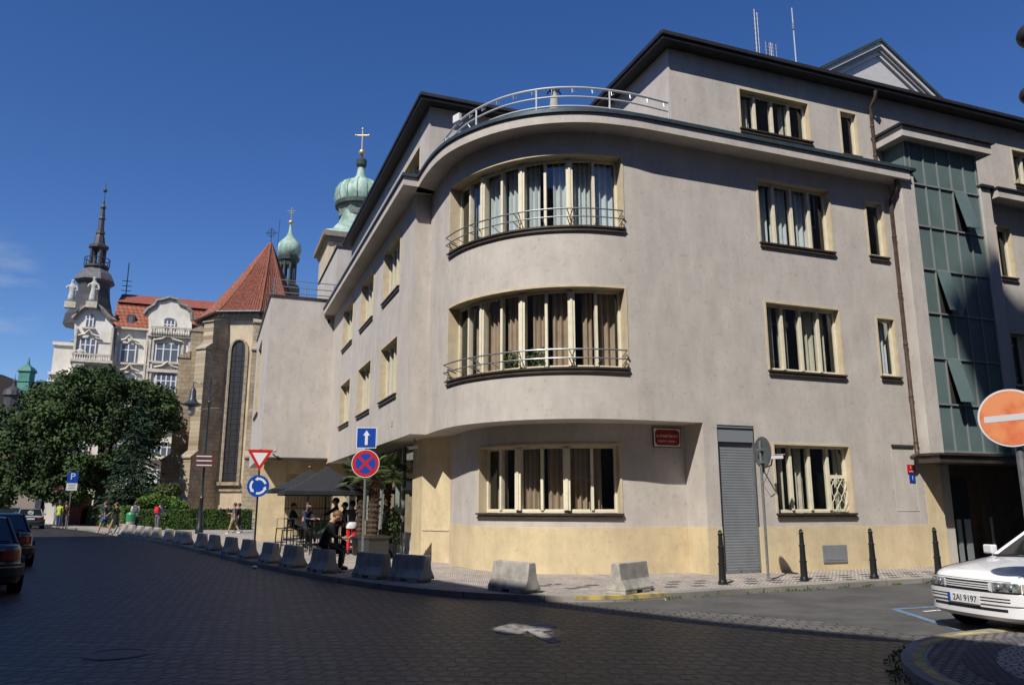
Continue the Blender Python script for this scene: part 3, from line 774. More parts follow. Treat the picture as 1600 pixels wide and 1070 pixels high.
flat('side_street', [(5.9, 12.6), (6.3, 11.7), (7.6, 10.3), (8.3, 9.2), (8.5, 7.9), (9.9, 7.3), (60, 7.3), (60, 14), (15, 13.4), (12, 13.1), (9, 12.9), (7.4, 12.9)], 0.004, M_ASPH)
kpts = [tuple(onZ(5, 812, 0).xy), tuple(onZ(72, 822, 0).xy), tuple(onZ(130, 828.5, 0).xy), (-4.15, 47.3), (-1.48, 36.7), (0.42, 27.6), (1.42, 22.6), (2.2, 19.4), (2.9, 17.0), (3.5, 15.45), (4.17, 14.25), (4.7, 13.55), (5.3, 12.98), (5.95, 12.55), (6.6, 12.36), (7.5, 12.38), (9.19, 12.54), (11.6, 12.76), (14.6, 13.0), (22, 13.5), (60, 14.5)]
P_k = Path(kpts, True)
kb = MB(); pbox(kb, P_k, 0, P_k.len, 0, .32, -.05, .1)
tag(kb.build('kerb', M_GRANITE, smooth=40), kind='structure')
swp = [tuple(P_k.at(P_k.len * i / 160, .2).xy) for i in range(161)]
flat('pavement', swp + [(60, 130), (-14, 130)], 0.096, M_SETT)
# yellow paint on the kerb by the last barrier
yk = MB(); ua, ub = P_k.near(5.9, 12.5), P_k.near(7.7, 12.4); pbox(yk, P_k, ua, ub, -.003, .2, .04, .104)
tag(yk.build('kerb_paint', M_YELL, smooth=40), kind='structure')
# dark sett inlays in the pavement by the street front
ins = MB()
for i in range(22):
    for j in range(3):
        x = 4.6 + i * .62 + (j % 2) * .31; y = 13.35 + j * .42 + (max(0, 7.0 - x) * .75)
        if y < 15.1 and (x > 7 or y > P_k.at(P_k.near(x, y)).y + .5):
            ins.quad((x - .13, y - .08, .1), (x + .13, y - .08, .1), (x + .13, y + .08, .1), (x - .13, y + .08, .1))
tag(ins.build('pavement_inlay', M_SETD), kind='structure')
# traffic island, lower right
ip = [(14, 7.95), (11, 7.62), (9.83, 7.54), (9.06, 7.47), (8.45, 7.42), (8.03, 7.29), (7.55, 7.1), (7.22, 6.87), (6.95, 6.68), (6.74, 6.5), (6.5, 6.25), (6.26, 5.94), (6.1, 5.7), (5.99, 5.49), (5.86, 5.1), (5.8, 4.2), (5.8, 2)]
P_i = Path(list(reversed(ip)), True)       # outward must face the road
ik = MB()
P_i2 = Path(ip, True)
sgn = -1
pbox(ik, P_i2, 0, P_i2.len, 0, .24, -.05, .1) if P_i2.at(5, 1).y < P_i2.at(5, 0).y else pbox(ik, P_i, 0, P_i.len, 0, .24, -.05, .1)
PI_ = P_i2 if P_i2.at(5, 1).y < P_i2.at(5, 0).y else P_i
tag(ik.build('island_kerb', M_GRANITE, smooth=40), kind='structure')
iy = MB(); pbox(iy, PI_, 0.1, PI_.len - .1, .10, .20, .09, .104); tag(iy.build('island_kerb_paint', M_YELL, smooth=40), kind='structure')
inner = [tuple(PI_.at(PI_.len * i / 60, .2).xy) for i in range(61)]
flat('island_paving', inner + ([(14, 2)]), 0.097, brick_mat('granite_setts', (.22, .20, .19), (.15, .14, .135), (.05, .045, .04), .11, .11, .014, rough=.9, bumpd=.012, rot=(0, 0, .5), distort=.05))
c1 = [tuple(PI_.at(PI_.len * i / 60, .55).xy) for i in range(61)]; c2 = [tuple(PI_.at(PI_.len * i / 60, .85).xy) for i in range(61)]
db = MB()
for i in range(60): db.quad((*c1[i], .101), (*c1[i + 1], .101), (*c2[i + 1], .101), (*c2[i], .101))
tag(db.build('island_dark_band', M_SETD), kind='structure')
flat('island_pale_paving', c2 + [(13.9, 2.1)], 0.1, brick_mat('island_setts', (.42, .39, .35), (.30, .28, .26), (.12, .11, .10), .11, .11, .013, rough=.9, bumpd=.012, rot=(0, 0, .9), distort=.25))
def stroke(name, pts, wd, z, m):
    b = MB(); P = Path(pts); 
    for i in range(len(pts) - 1):
        a = P.at(P.c[i] + 1e-4, -wd / 2, z); c = P.at(P.c[i + 1] - 1e-4, -wd / 2, z); d = P.at(P.c[i + 1] - 1e-4, wd / 2, z); e = P.at(P.c[i] + 1e-4, wd / 2, z)
        b.quad(a, c, d, e); z += .0008
    return tag(b.build(name, m), kind='structure')
stroke('parking_marking', [(11.3, 9.93), (10.24, 9.91), (9.35, 8.0)], .12, .008, M_BLUEP)
stroke('parking_line', [(11.2, 9.6), (10.45, 9.55)], .07, .008, M_WHITEP)
# pale patch painted on the setts to brighten the sun glint
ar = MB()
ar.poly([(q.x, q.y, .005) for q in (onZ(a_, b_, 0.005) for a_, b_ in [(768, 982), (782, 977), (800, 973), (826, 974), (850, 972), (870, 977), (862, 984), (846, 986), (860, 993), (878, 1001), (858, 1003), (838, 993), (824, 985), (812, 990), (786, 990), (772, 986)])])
tag(ar.build('glint_patch', mat('glint_paint', (.25, .235, .21), .9, var=.7, vscale=7, color2=(.07, .065, .06), detail=10)), kind='structure')
# tufts of weeds along the kerb
def leafcloud(mb, c, rx, ry, rz, n, s, up=0.0):
    for _ in range(n):
        while True:
            p = Vector((random.uniform(-1, 1), random.uniform(-1, 1), random.uniform(-1, 1)))
            if p.length < 1: break
        q = Vector((c[0] + p.x * rx, c[1] + p.y * ry, c[2] + p.z * rz))
        a = Vector((random.gauss(0, 1), random.gauss(0, 1), random.gauss(0, 1) + up)).normalized()
        b = a.cross(Vector((random.gauss(0, 1), random.gauss(0, 1), random.gauss(0, 1)))).normalized()
        ss = s * random.uniform(.6, 1.3)
        mb.quad(q - a * ss - b * ss * .1, q + b * ss * .5, q + a * ss, q - b * ss * .5)
M_GRASS = mat('kerb_weeds', (.075, .13, .03), .8, var=.3)
gs = MB()
random.seed(3)
for _ in range(60):
    u = random.uniform(P_k.near(7, 12.4), P_k.near(17, 13.2)); p = P_k.at(u, random.choice([-.03, -.05, .33]))
    leafcloud(gs, (p.x, p.y, .03), .12, .04, .03, 14, .02, 1.2)
for _ in range(50):
    u = random.uniform(0.5, PI_.len - .5); p = PI_.at(u, random.choice([-.04, -.1])); leafcloud(gs, (p.x, p.y, .02), .12, .06, .02, 12, .02, 1.2)
for _ in range(30):
    p = (random.uniform(9.3, 10.8), random.uniform(7.0, 7.35)); leafcloud(gs, (p[0], p[1], .12), .12, .06, .03, 22, .025, 1.2)
tag(gs.build('grass', M_GRASS, smooth='keep'), 'tufts of green weeds along the kerbs', 'grass', kind='stuff')
# ================================================================== street furniture
M_CONC = mat('weathered_concrete', (.42, .395, .35), .9, var=.3, vscale=4, bump=.0015, bscale=70, streak=.22)
M_BLACK = mat('black_cast_iron', (.012, .014, .014), .35, spec=.6)
M_SIGNB = mat('grey_sign_back', (.16, .19, .20), .4, metal=.5, var=.15)
M_POLE = mat('galvanised_pole', (.30, .31, .32), .42, metal=.6, var=.2, vscale=12)
M_RED = mat('sign_red', (.52, .018, .02), .35); M_BLUE = mat('sign_blue', (.008, .06, .36), .35); M_WHITE = mat('sign_white', (.72, .72, .72), .4)
def text(body, size, co, right, up, m, parent, name='lettering', world=True, ext=.0015):
    cu = bpy.data.curves.new(name, 'FONT'); cu.body = body; cu.size = size; cu.align_x = 'CENTER'; cu.align_y = 'CENTER'; cu.extrude = ext
    tmp = bpy.data.objects.new(name, cu); COL.objects.link(tmp); bpy.context.view_layer.update()
    me = bpy.data.meshes.new_from_object(tmp.evaluated_get(bpy.context.evaluated_depsgraph_get())); bpy.data.objects.remove(tmp)
    o = bpy.data.objects.new(name, me); COL.objects.link(o); me.materials.clear(); me.materials.append(m)
    right = Vector(right).normalized(); up = Vector(up).normalized(); nn = right.cross(up)
    M = Matrix((right, up, nn)).transposed().to_4x4(); M.translation = Vector(co)
    o.matrix_basis = M
    if parent:
        o.parent = parent
        if world and parent.type == 'EMPTY': o.matrix_parent_inverse = parent.matrix_basis.inverted()
    return o
# concrete barriers
def barrier_mesh():
    b = MB(); L = .5; H = .52
    prof = [(-.2, .055), (-.2, .09), (-.115, .24), (-.075, H), (.075, H), (.115, .24), (.2, .09), (.2, .055)]
    b.extr([(-L, y, z) for y, z in prof], (2 * L, 0, 0))
    for a, c in ((-L, -.10), (.10, .40)):
        b.extr([(a, -.2, 0), (a, .2, 0), (a, .2, .055), (a, -.2, .055)], (c - a, 0, 0))
    return b
brp = barrier_mesh().build('concrete_barrier', M_CONC, None, bevel=.012)
tag(brp, None, 'barrier', 'concrete barriers along the pavement edge')
spots = []
def seg_place(l, r, hint):
    a = onZ(*l, .1); b = onZ(*r, .1); return a, b
near = [((752.8, 920), (829, 929.7), 'stained barrier under the bow window, half in the shadow'),
        ((964, 932), (1034, 920), 'barrier turned askew beside the yellow kerb paint, nearest the street sign wall'),
        ((598, 905), (663.8, 911.4), 'barrier before the ochre pier, crossed by a diagonal shadow edge'),
        ((547, 900.7), (593.7, 905.8), 'shaded barrier just in front of the no stopping sign pole')]
first = True
def put(x, y, rz, label):
    global first
    if first: o = brp; first = False
    else: o = brp.copy(); COL.objects.link(o)
    o.location = (x, y, .098); o.rotation_euler = (0, 0, rz); o['label'] = 'grey concrete ' + label
    return o
for l, r, lab in near:
    a, b = onZ(*l, .1), onZ(*r, .1); d = (b - a); d.z = 0
    ang = math.atan2(d.y, d.x); n = Vector((-math.sin(ang), math.cos(ang), 0)); m = (a + b) / 2 + n * .2
    put(m.x, m.y, ang, lab)
rowl = ['barrier on which the man in black sits with his phone', 'barrier left of the seated man, under the parasol edge', 'barrier right behind the roundabout sign pole', 'barrier one place left of the roundabout sign pole',
        'barrier two places left of the roundabout sign pole', 'barrier just right of the black lamp post foot', 'barrier before the black lamp post foot', 'barrier just left of the black lamp post foot',
        'barrier in front of the dark hedge, eighth from the left end', 'barrier in front of the dark hedge, seventh from the left end', 'barrier below the pedestrian with the red backpack', 'barrier right of the red backpack pedestrian, fifth from the left end',
        'barrier below the person in white, fourth from the left end', 'barrier by the green bin, third from the left end', 'barrier in sun near the walking woman in black, second from the left end', 'barrier at the far left end of the row, in sun']
rowpx = [(509, 893), (459, 885), (426, 878), (395, 870.5), (368, 864.5), (341, 859), (315, 855), (294, 850), (277.5, 848), (262, 845), (245.5, 841.8), (232.5, 839.5), (221.5, 837.5), (210, 835.5), (199, 833.8), (186, 832.5)]
for (px, py), lab in zip(rowpx, rowl):
    p = onZ(px, py, .1); u = P_k.near(p.x, p.y); q = P_k.at(u, .33, .1); t = P_k.at(min(P_k.len, u + .4), 0) - P_k.at(u - .4, 0)
    put(q.x, q.y, math.atan2(t.y, t.x), lab)
    if lab.startswith('barrier on which'): SEAT = (q.copy(), math.atan2(t.y, t.x))
# bollards
bm_ = MB(); bm_.lathe((0, 0, 0), [(.105, 0), (.105, .04), (.088, .07), (.082, .10), (.076, .36), (.086, .37), (.086, .40), (.07, .41), (.062, .68), (.072, .69), (.072, .715), (.056, .73), (.047, .93), (.058, .94), (.058, .965), (.035, .975), (.03, .985)], 14)
for k in range(3): a = k * 2.094 + .5; bm_.ball((.028 * math.cos(a), .028 * math.sin(a), 1.0), .022, 8)
bm_.ball((0, 0, 1.02), .02, 8)
bo = bm_.build('bollard', M_BLACK, smooth=30); tag(bo, None, 'bollard', 'black cast iron bollards in front of the street wall')
for i, (x, y, lab) in enumerate([(9.56, 13.44, 'in front of the grey roller shutter'), (11.53, 13.41, 'under the window with the small grille'), (13.31, 13.34, 'before the plain ochre base left of the porch'), (15.22, 13.4, 'at the entrance porch beside the white car')]):
    o = bo if i == 0 else bo.copy()
    if i: COL.objects.link(o)
    o.scale = (.88, .88, 1); o.location = (x, y, .098); o['label'] = 'black ribbed iron bollard ' + lab
# ---------------- traffic signs
def frame(right, nrm):
    r = Vector(right).normalized(); n = Vector(nrm).normalized(); return r, n
def disc(mb, c, r, nrm, t=.006, seg=40, squash=None):
    n = Vector(nrm).normalized(); rr = Vector((0, 0, 1)).cross(n).normalized(); uu = n.cross(rr)
    ps = [Vector(c) + (rr * math.cos(2 * PI * k / seg) + uu * math.sin(2 * PI * k / seg)) * r for k in range(seg)]
    mb.extr(ps, n * t)
def polyon(mb, c, pts, nrm, t=.004):
    n = Vector(nrm).normalized(); rr = Vector((0, 0, 1)).cross(n).normalized(); uu = n.cross(rr)
    mb.extr([Vector(c) + rr * a + uu * b for a, b in pts], n * t)
def post(th, x, y, z1, r=.032, z0=.09, m=M_POLE):
    b = MB(); b.tube([(x, y, z0), (x, y, z1)], r, 12); b.lathe((x, y, z0), [(r + .03, 0), (r + .03, .03), (r + .005, .05)], 12)
    return b.build('pole', m, th, True, smooth=40)
def P_(c, n, k): return Vector(c) + Vector(n).normalized() * k
# no stopping + one way
b0 = at(565.5, 883, 20.0); th = thing('traffic_sign', 'blue one-way arrow plate above a round red and blue no stopping sign', 'road sign', (b0.x, b0.y, .1))
cd = at(571.4, 724, 20.0); cs = at(574, 684, 20.0); nv = (CAM - cd); nv.z = 0; nv.normalize(); nv = (nv + RT * -.12).normalized()
b0.z = .1; post(th, cd.x, cd.y, cs.z + .2, .03)
cf_ = Vector((cd.x, cd.y, cd.z)) + nv * .04; cg = Vector((cd.x, cd.y, cs.z)) + nv * .04
a = MB(); disc(a, cf_, .35, nv); a.build('round_plate', M_WHITE, th, True)
a = MB(); disc(a, P_(cf_, nv, .0062), .335, nv, .002); a.build('red_rim', M_RED, th, True)
a = MB(); disc(a, P_(cf_, nv, .0084), .255, nv, .002); a.build('blue_field', M_BLUE, th, True)
a = MB()
for s in (1, -1): polyon(a, P_(cf_, nv, .0106 + s * .0004), [(-.2 * s - .026, -.2 + .026 * s) if 0 else (q[0] * math.cos(s * PI / 4) - q[1] * math.sin(s * PI / 4), q[0] * math.sin(s * PI / 4) + q[1] * math.cos(s * PI / 4)) for q in ((-.27, -.032), (.27, -.032), (.27, .032), (-.27, .032))], nv, .002)
a.build('red_cross', M_RED, th, True)
def sq(w, h): return [(-w, -h), (w, -h), (w, h), (-w, h)]
a = MB(); polyon(a, cg, sq(.255, .265), nv, .006); a.build('square_plate', M_WHITE, th, True, bevel=.002)
a = MB(); polyon(a, P_(cg, nv, .0062), sq(.235, .245), nv, .002); a.build('square_field', M_BLUE, th, True)
a = MB(); polyon(a, P_(cg, nv, .0084), [(-.035, -.18), (.035, -.18), (.035, .06), (.085, .06), (0, .19), (-.085, .06), (-.035, .06)], nv, .002); a.build('arrow', M_WHITE, th, True)
# give way + roundabout
ct = at(407, 716, 26.0); cr_ = at(403.5, 759, 26.0)
th = thing('traffic_sign', 'white triangular give way sign with red rim above a round blue roundabout sign', 'road sign', (cr_.x, cr_.y, .1))
nv = (CAM - cr_); nv.z = 0; nv.normalize(); nv = (nv - RT * .1).normalized()
post(th, cr_.x, cr_.y, ct.z + .3, .03, m=M_BLACK)
tc_ = Vector((cr_.x, cr_.y, ct.z)) + nv * .04; rc_ = Vector((cr_.x, cr_.y, cr_.z)) + nv * .04
tri = lambda s: [(0, -.40 * s), (.40 * s, .28 * s), (-.40 * s, .28 * s)]
a = MB(); polyon(a, tc_, tri(1.02), nv, .006); a.build('triangle_plate', M_RED, th, True, bevel=.002)
a = MB(); polyon(a, P_(tc_, nv, .0064) + Vector((0, 0, .01)), tri(.62), nv, .002); a.build('white_field', M_WHITE, th, True)
a = MB(); disc(a, rc_, .35, nv); a.build('round_plate', M_BLUE, th, True)
a = MB()
for k in range(3):
    a0 = k * 2 * PI / 3 + .3; n_ = 8; ps = []
    for i in range(n_ + 1): t = a0 + 1.35 * i / n_; ps.append((.27 * math.cos(t), .27 * math.sin(t)))
    te_ = a0 + 1.35; ps.append((.30 * math.cos(te_), .30 * math.sin(te_))); ps.append((.235 * math.cos(te_ + .42), .235 * math.sin(te_ + .42))); ps.append((.17 * math.cos(te_), .17 * math.sin(te_)))
    for i in range(n_, -1, -1): t = a0 + 1.35 * i / n_; ps.append((.20 * math.cos(t), .20 * math.sin(t)))
    polyon(a, P_(rc_, nv, .0064 + k * .0001), ps, nv, .002)
a.build('roundabout_arrows', M_WHITE, th, True)
# leaning round sign seen from behind
th = thing('traffic_sign', 'round sign seen from behind, grey, on a thin pole before the roller shutter', 'road sign', (10.84, 13.67, .1))
post(th, 10.84, 13.67, 2.95, .028)
nv = Vector((-.99, .10, 0)); cb = Vector((10.84, 13.67, 2.71)) + Vector((.05, 0, 0))
a = MB(); disc(a, cb, .325, nv, .006); a.build('sign_back', M_SIGNB, th, True)
a = MB(); disc(a, P_(cb, -nv, .002), .33, -nv, .003); a.build('sign_face', M_RED, th, True)
for z_ in (2.76, 2.50): a = MB(); a.cbox((10.85, 13.67, z_), (.10, .16, .05)); a.build('clamp', M_POLE, th, True)
# no entry sign, right edge
cn_ = Vector((8.38, 6.2, 2.57)); th = thing('traffic_sign', 'faded orange-red no entry sign with white bar at the right edge', 'road sign', (8.42, 6.24, .1))
nv = (CAM - cn_); nv.z = 0; nv.normalize(); nv = (nv - RT * .15 ).normalized()
pb = cn_ - nv * .05 + RT * .045
b = MB(); b.tube([(pb.x, pb.y, .09), (pb.x, pb.y, 2.27)], .042, 14); b.build('pole', M_POLE, th, True, smooth=40)
a = MB(); disc(a, cn_ - nv * .004, .325, nv, .006, 56); a.build('white_rim', mat('rim_white', (.62, .62, .64), .4), th, True)
a = MB(); disc(a, P_(cn_, nv, .0030), .305, nv, .002, 56); a.build('faded_field', mat('faded_orange_red', (.62, .23, .10), .4, var=.35, vscale=4, color2=(.60, .12, .05)), th, True)
a = MB(); polyon(a, P_(cn_, nv, .0054), [(-.26, -.045), (.26, -.02), (.26, .05), (-.26, .025)], nv, .002); a.build('white_bar', mat('bar_white', (.55, .56, .60), .4), th, True)
a = MB(); a.cbox(cn_ - nv * .055, (.06, .06, .34)); a.build('bracket', M_POLE, th, True)
# parking sign
pp = at(113, 752, 55.0); th = thing('traffic_sign', 'blue parking sign with white P over a white panel beside the hedge', 'road sign', (pp.x, pp.y, .1))
post(th, pp.x, pp.y, pp.z + .6, .03); nv = (CAM - pp); nv.z = 0; nv.normalize(); c_ = pp + nv * .04
a = MB(); polyon(a, c_ + Vector((0, 0, .27)), sq(.33, .37), nv, .006); a.build('blue_plate', M_BLUE, th, True)
text('P', .62, c_ + Vector((0, 0, .33)) + nv * .009, Vector((0, 0, 1)).cross(nv), (0, 0, 1), M_WHITE, th, 'letter_p', ext=.002)
a = MB(); polyon(a, c_ + Vector((0, 0, -.36)), sq(.33, .25), nv, .006); a.build('white_panel', M_WHITE, th, True)
a = MB()
for k in range(3): polyon(a, c_ + Vector((0, 0, -.22 - k * .12)) + nv * .0065, sq(.22 - .05 * (k % 2), .02), nv, .002)
a.build('panel_lines', mat('sign_grey', (.15, .15, .17), .5), th, True)
# street name sign on the recessed wall
s0, s1 = onY(1021, 683, 16.13), onY(1062, 683, 16.13); cx_ = (s0.x + s1.x) / 2; cz_ = (onY(1041, 671, 16.13).z + onY(1041, 696, 16.13).z) / 2; wx = (s1.x - s0.x) / 2; ys = 16.13
th = thing('street_name_sign', 'red enamel street name plate with white lettering on the shaded recessed wall', 'street sign', (cx_, ys, cz_ - .2))
a = MB(); a.box(cx_ - wx - .02, cx_ + wx + .02, ys - .02, ys - .003, cz_ - .235, cz_ + .235); a.build('dark_frame', M_BLACK, th, True)
a = MB(); a.box(cx_ - wx, cx_ + wx, ys - .026, ys - .0202, cz_ - .215, cz_ + .215); a.build('white_plate', M_WHITE, th, True)
a = MB(); ww, hh, cc = wx - .03, .185, .06
a.extr([(cx_ + x, ys - .0262, cz_ + z) for x, z in ((-ww + cc, -hh), (ww - cc, -hh), (ww, -hh + cc), (ww, hh - cc), (ww - cc, hh), (-ww + cc, hh), (-ww, hh - cc), (-ww, -hh + cc))], (0, -.003, 0)); a.build('red_field', mat('enamel_dark_red', (.27, .010, .012), .35), th, True)
text('U STARÉ ŠKOLY', .083, (cx_, ys - .031, cz_ + .03), (1, 0, 0), (0, 0, 1), M_WHITE, th, 'street_name')
text('JOSEFOV - PRAHA 1', .058, (cx_, ys - .031, cz_ - .09), (1, 0, 0), (0, 0, 1), M_WHITE, th, 'district_name')
# house number plates
th = thing('house_number_plate', 'small red house number plate beside the porch canopy', 'number plate', (16.85, 15.33, 2.4))
a = MB(); a.box(16.72, 16.98, 15.325, 15.336, 2.43, 2.64); a.build('red_plate', M_RED, th, True)
text('10', .11, (16.86, 15.322, 2.56), (1, 0, 0), (0, 0, 1), M_WHITE, th, 'numerals'); text('JOSEFOV', .035, (16.85, 15.322, 2.465), (1, 0, 0), (0, 0, 1), M_WHITE, th, 'district_line')
th = thing('house_number_plate', 'small blue house number plate reading 1 below the red one', 'number plate', (16.85, 15.33, 2.2))
a = MB(); a.box(16.76, 16.96, 15.325, 15.336, 2.20, 2.39); a.build('blue_plate', M_BLUE, th, True)
text('1', .15, (16.86, 15.322, 2.295), (1, 0, 0), (0, 0, 1), M_WHITE, th, 'numeral')
# security cameras
def cctv(loc, ang, pitch, label, s=1.0):
    th = thing('security_camera', label, 'security camera', loc, ang)
    M = Matrix.Rotation(pitch, 3, 'Y')
    a = MB(); a.cbox((0, 0, 0), (.34 * s, .09 * s, .085 * s), M); a.cbox(M @ Vector((.02 * s, 0, .055 * s)), (.40 * s, .115 * s, .012 * s), M); a.build('housing', M_WHITE, th, bevel=.006)
    a = MB(); a.lathe((0, 0, 0), [(.03 * s, -.004), (.03 * s, .004)], 10); ob = a.build('lens', M_BLACK, th); ob.rotation_euler = (0, PI / 2 + pitch, 0); ob.location = M @ Vector((.172 * s, 0, 0))
    return th
qc_ = onY(1212, 714, 14.9); t_ = cctv(tuple(qc_), rad(-8), rad(-3), 'white box security camera pointing right from the wall beside the shutter')
cx0, cz0 = qc_.x - .1, qc_.z; a = MB(); a.tube([(cx0, 14.9, cz0 - .05), (cx0, 14.95, cz0 - .18), (cx0 + .06, 15.34, cz0 - .24)], .018, 8); a.cbox((cx0 + .06, 15.335, cz0 - .24), (.08, .02, .14)); a.tube([(cx0, 15.0, cz0 - .2), (cx0 - .04, 15.1, cz0 - .46), (cx0 + .05, 15.33, cz0 - .6)], .007, 5); a.build('bracket', M_BLACK, t_, True)
q = onY(425, 707, 36.2); t_ = cctv((q.x, q.y, q.z), rad(200), rad(10), 'white security camera at the lower corner of the annex', 1.3)
a = MB(); a.tube([(q.x, q.y, q.z), (q.x + .15, q.y + .1, q.z - .15), (q.x + .3, 36.48, q.z - .15)], .03, 6); a.build('bracket', M_BROWN, t_, True)
q = onX(640, 712, 5.0); t_ = cctv((5.35, 21.9, 3.22), rad(160), rad(8), 'small camera under the soffit above the shop window', .8)
a = MB(); a.tube([(5.35, 21.9, 3.25), (5.4, 21.95, 3.48)], .015, 6); a.build('bracket', M_STEEL, t_, True)
# spotlight on the terrace corner
q = onZ(729, 168, 11.75); th = thing('floodlight', 'small white floodlight on an arm at the left end of the terrace railing', 'floodlight', (5.62, 18.2, ZT + .6))
a = MB(); a.cbox((5.45, 18.35, ZT + 1.0), (.10, .26, .22), Matrix.Rotation(.4, 3, 'Z')); a.build('lamp_box', M_WHITE, th, True, bevel=.01)
a = MB(); a.tube([(5.5, 18.3, ZT + .95), (5.62, 18.15, ZT + .85), (5.72, 17.95, ZT + .55)], .018, 6); a.build('arm', M_STEEL, th, True)
# folded parasol on the terrace
q = at(866, 170, 19.2); th = thing('folded_parasol', 'folded pale parasol standing on the roof terrace behind the railing', 'parasol', (q.x, q.y, ZT))
a = MB(); a.lathe((q.x, q.y, ZT), [(.03, 0), (.03, .6), (.17, .62), (.15, 1.1), (.10, 1.7), (.05, 1.85)], 10, sx=1); a.build('canopy', mat('pale_canvas', (.45, .43, .38), .9, var=.2), th, True, smooth=40)
a = MB()
for k in range(5): an = k * 1.25; a.tube([(q.x, q.y, ZT + 1.82), (q.x + .13 * math.cos(an), q.y + .13 * math.sin(an), ZT + 1.88), (q.x + .2 * math.cos(an), q.y + .2 * math.sin(an), ZT + 1.8)], .025, 6)
a.build('folded_top', M_BLACK, th, True)
# antennas on the roof
def antenna(px, pyt, D, label, kind):
    p = at(px, pyt, D); th = thing('roof_antenna', label, 'antenna', (p.x, p.y, ZR + .2))
    a = MB(); a.tube([(p.x, p.y, ZR + .15), (p.x, p.y, p.z)], [.035, .02], 6); a.build('mast', mat('antenna_white', (.5, .5, .52), .4), th, True)
    b = MB()
    if kind == 'yagi':
        for k in range(9): z = p.z - .1 - k * .2; b.tube([(p.x - .16, p.y, z), (p.x + .16, p.y, z + .03)], .012, 5)
        b.tube([(p.x + .12, p.y, p.z - .1), (p.x + .12, p.y, p.z - 1.9)], .015, 5); b.cbox((p.x, p.y, p.z - 2.0), (.12, .12, .4))
    elif kind == 'grid':
        for k in range(7): z = p.z - k * .14; b.tube([(p.x - .25, p.y, z), (p.x + .25, p.y, z)], .012, 5)
        for k in range(4): b.tube([(p.x - .24 + k * .16, p.y, p.z), (p.x - .24 + k * .16, p.y, p.z - .9)], .01, 5)
    else: b.lathe((p.x, p.y, p.z - .9), [(.05, 0), (.05, .25)], 8)
    b.build('aerial', M_STEEL, th, True)
antenna(1178, 15, 26, 'thin mast with small yagi elements on the roof ridge', 'yagi')
antenna(1237, 13, 26, 'plain white whip antenna on the roof', 'whip')
antenna(1204, 67, 27, 'short grid aerial between the two tall masts', 'grid')

# ---------------- lamp post before the church
bl = at(311, 832, 44.5); bl.z = .1
th = thing('street_lamp', 'tall black ornate lamp post with a hanging bell lantern before the church', 'street lamp', tuple(bl))
zt_ = at(322, 590, 44.5).z; zl = at(300, 632, 44.5).z
a = MB(); a.lathe(bl, [(.22, 0), (.22, .3), (.15, .4), (.15, 1.0), (.12, 1.1), (.10, 1.9), (.13, 1.95), (.075, 2.05), (.06, 3.6), (.09, 3.65), (.055, 3.75), (.05, zt_ - 1.6), (.085, zt_ - 1.5), (.045, zt_ - 1.4), (.035, zt_ - .1)], 12); a.build('post', M_BLACK, th, True, smooth=35)
L0 = at(300, 632, 44.5); L0 = Vector((L0.x, L0.y, 0)); tp = Vector((bl.x, bl.y, 0)); dv = (L0 - tp)
zA = at(303, 597, 44.5).z
a = MB(); pts = [tp + Vector((0, 0, zA - .55)), tp + dv * .3 + Vector((0, 0, zA - .25)), tp + dv * .6 + Vector((0, 0, zA - .05)), tp + dv + Vector((0, 0, zA)), tp + dv + Vector((0, 0, zA - .3))]
a.tube(pts, .03, 8)
sp = [tp - dv * .25 + Vector((0, 0, zA - .1)) + (dv.normalized() * .22 * math.cos(t) + Vector((0, 0, .22 * math.sin(t)))) * (1 - t / 8) for t in [k * .4 for k in range(14)]]
a.tube(sp, .022, 6); a.tube([tp + Vector((0, 0, zA - 1.0)), tp - dv * .6 + Vector((0, 0, zA - .2))], .02, 6); a.tube([tp + dv * .55 + Vector((0, 0, zA - 1.55)), tp - dv * .6 + Vector((0, 0, zA - 1.5))], .018, 6)
a.build('arm', M_BLACK, th, True, smooth=40)
a = MB(); lc = tp + dv + Vector((0, 0, zA - 1.55)); a.lathe(lc, [(.10, 0.1), (.50, .22), (.52, .28), (.30, .42), (.19, .60), (.17, 1.05), (.10, 1.2), (.03, 1.26)], 16); a.build('bell_shade', mat('dark_grey_lantern', (.035, .04, .045), .4), th, True, smooth=35)
a = MB(); a.lathe(lc, [(.02, -.42), (.16, -.33), (.21, -.12), (.2, .12)], 12); a.build('glass_globe', mat('milky_globe', (.30, .31, .32), .25), th, True, smooth=60)
th = thing('direction_sign', 'three brown tourist direction plates stacked on the lamp post', 'direction sign', (bl.x, bl.y, 3))
M_PLATE = mat('brown_sign', (.10, .035, .03), .5); rt_ = RT
for k, py in enumerate((712.5, 719.5, 726.5)):
    c_ = at(319, py, 44.2); a = MB(); w_, h_ = .56, .105
    nv = (CAM - c_); nv.z = 0; nv.normalize(); polyon(a, c_, [(-w_ - (.1 if k == 0 else 0), 0), (-w_, -h_), (w_, -h_), (w_ + (.0 if k == 0 else .1), 0), (w_, h_), (-w_, h_)], nv, .02)
    pl_ = a.build('arrow_plate', M_PLATE, th, True)
    a = MB(); polyon(a, P_(c_, nv, .021), sq(.40, .03), nv, .002); polyon(a, P_(c_, nv, .021) + rt_ * -.5, sq(.04, .05), nv, .002); a.build('plate_lettering', M_WHITE, pl_)
    a = MB(); a.cbox(tuple(c_ - nv * .1), (.06, .06, .1)); a.build('clamp', M_BLACK, th, True)
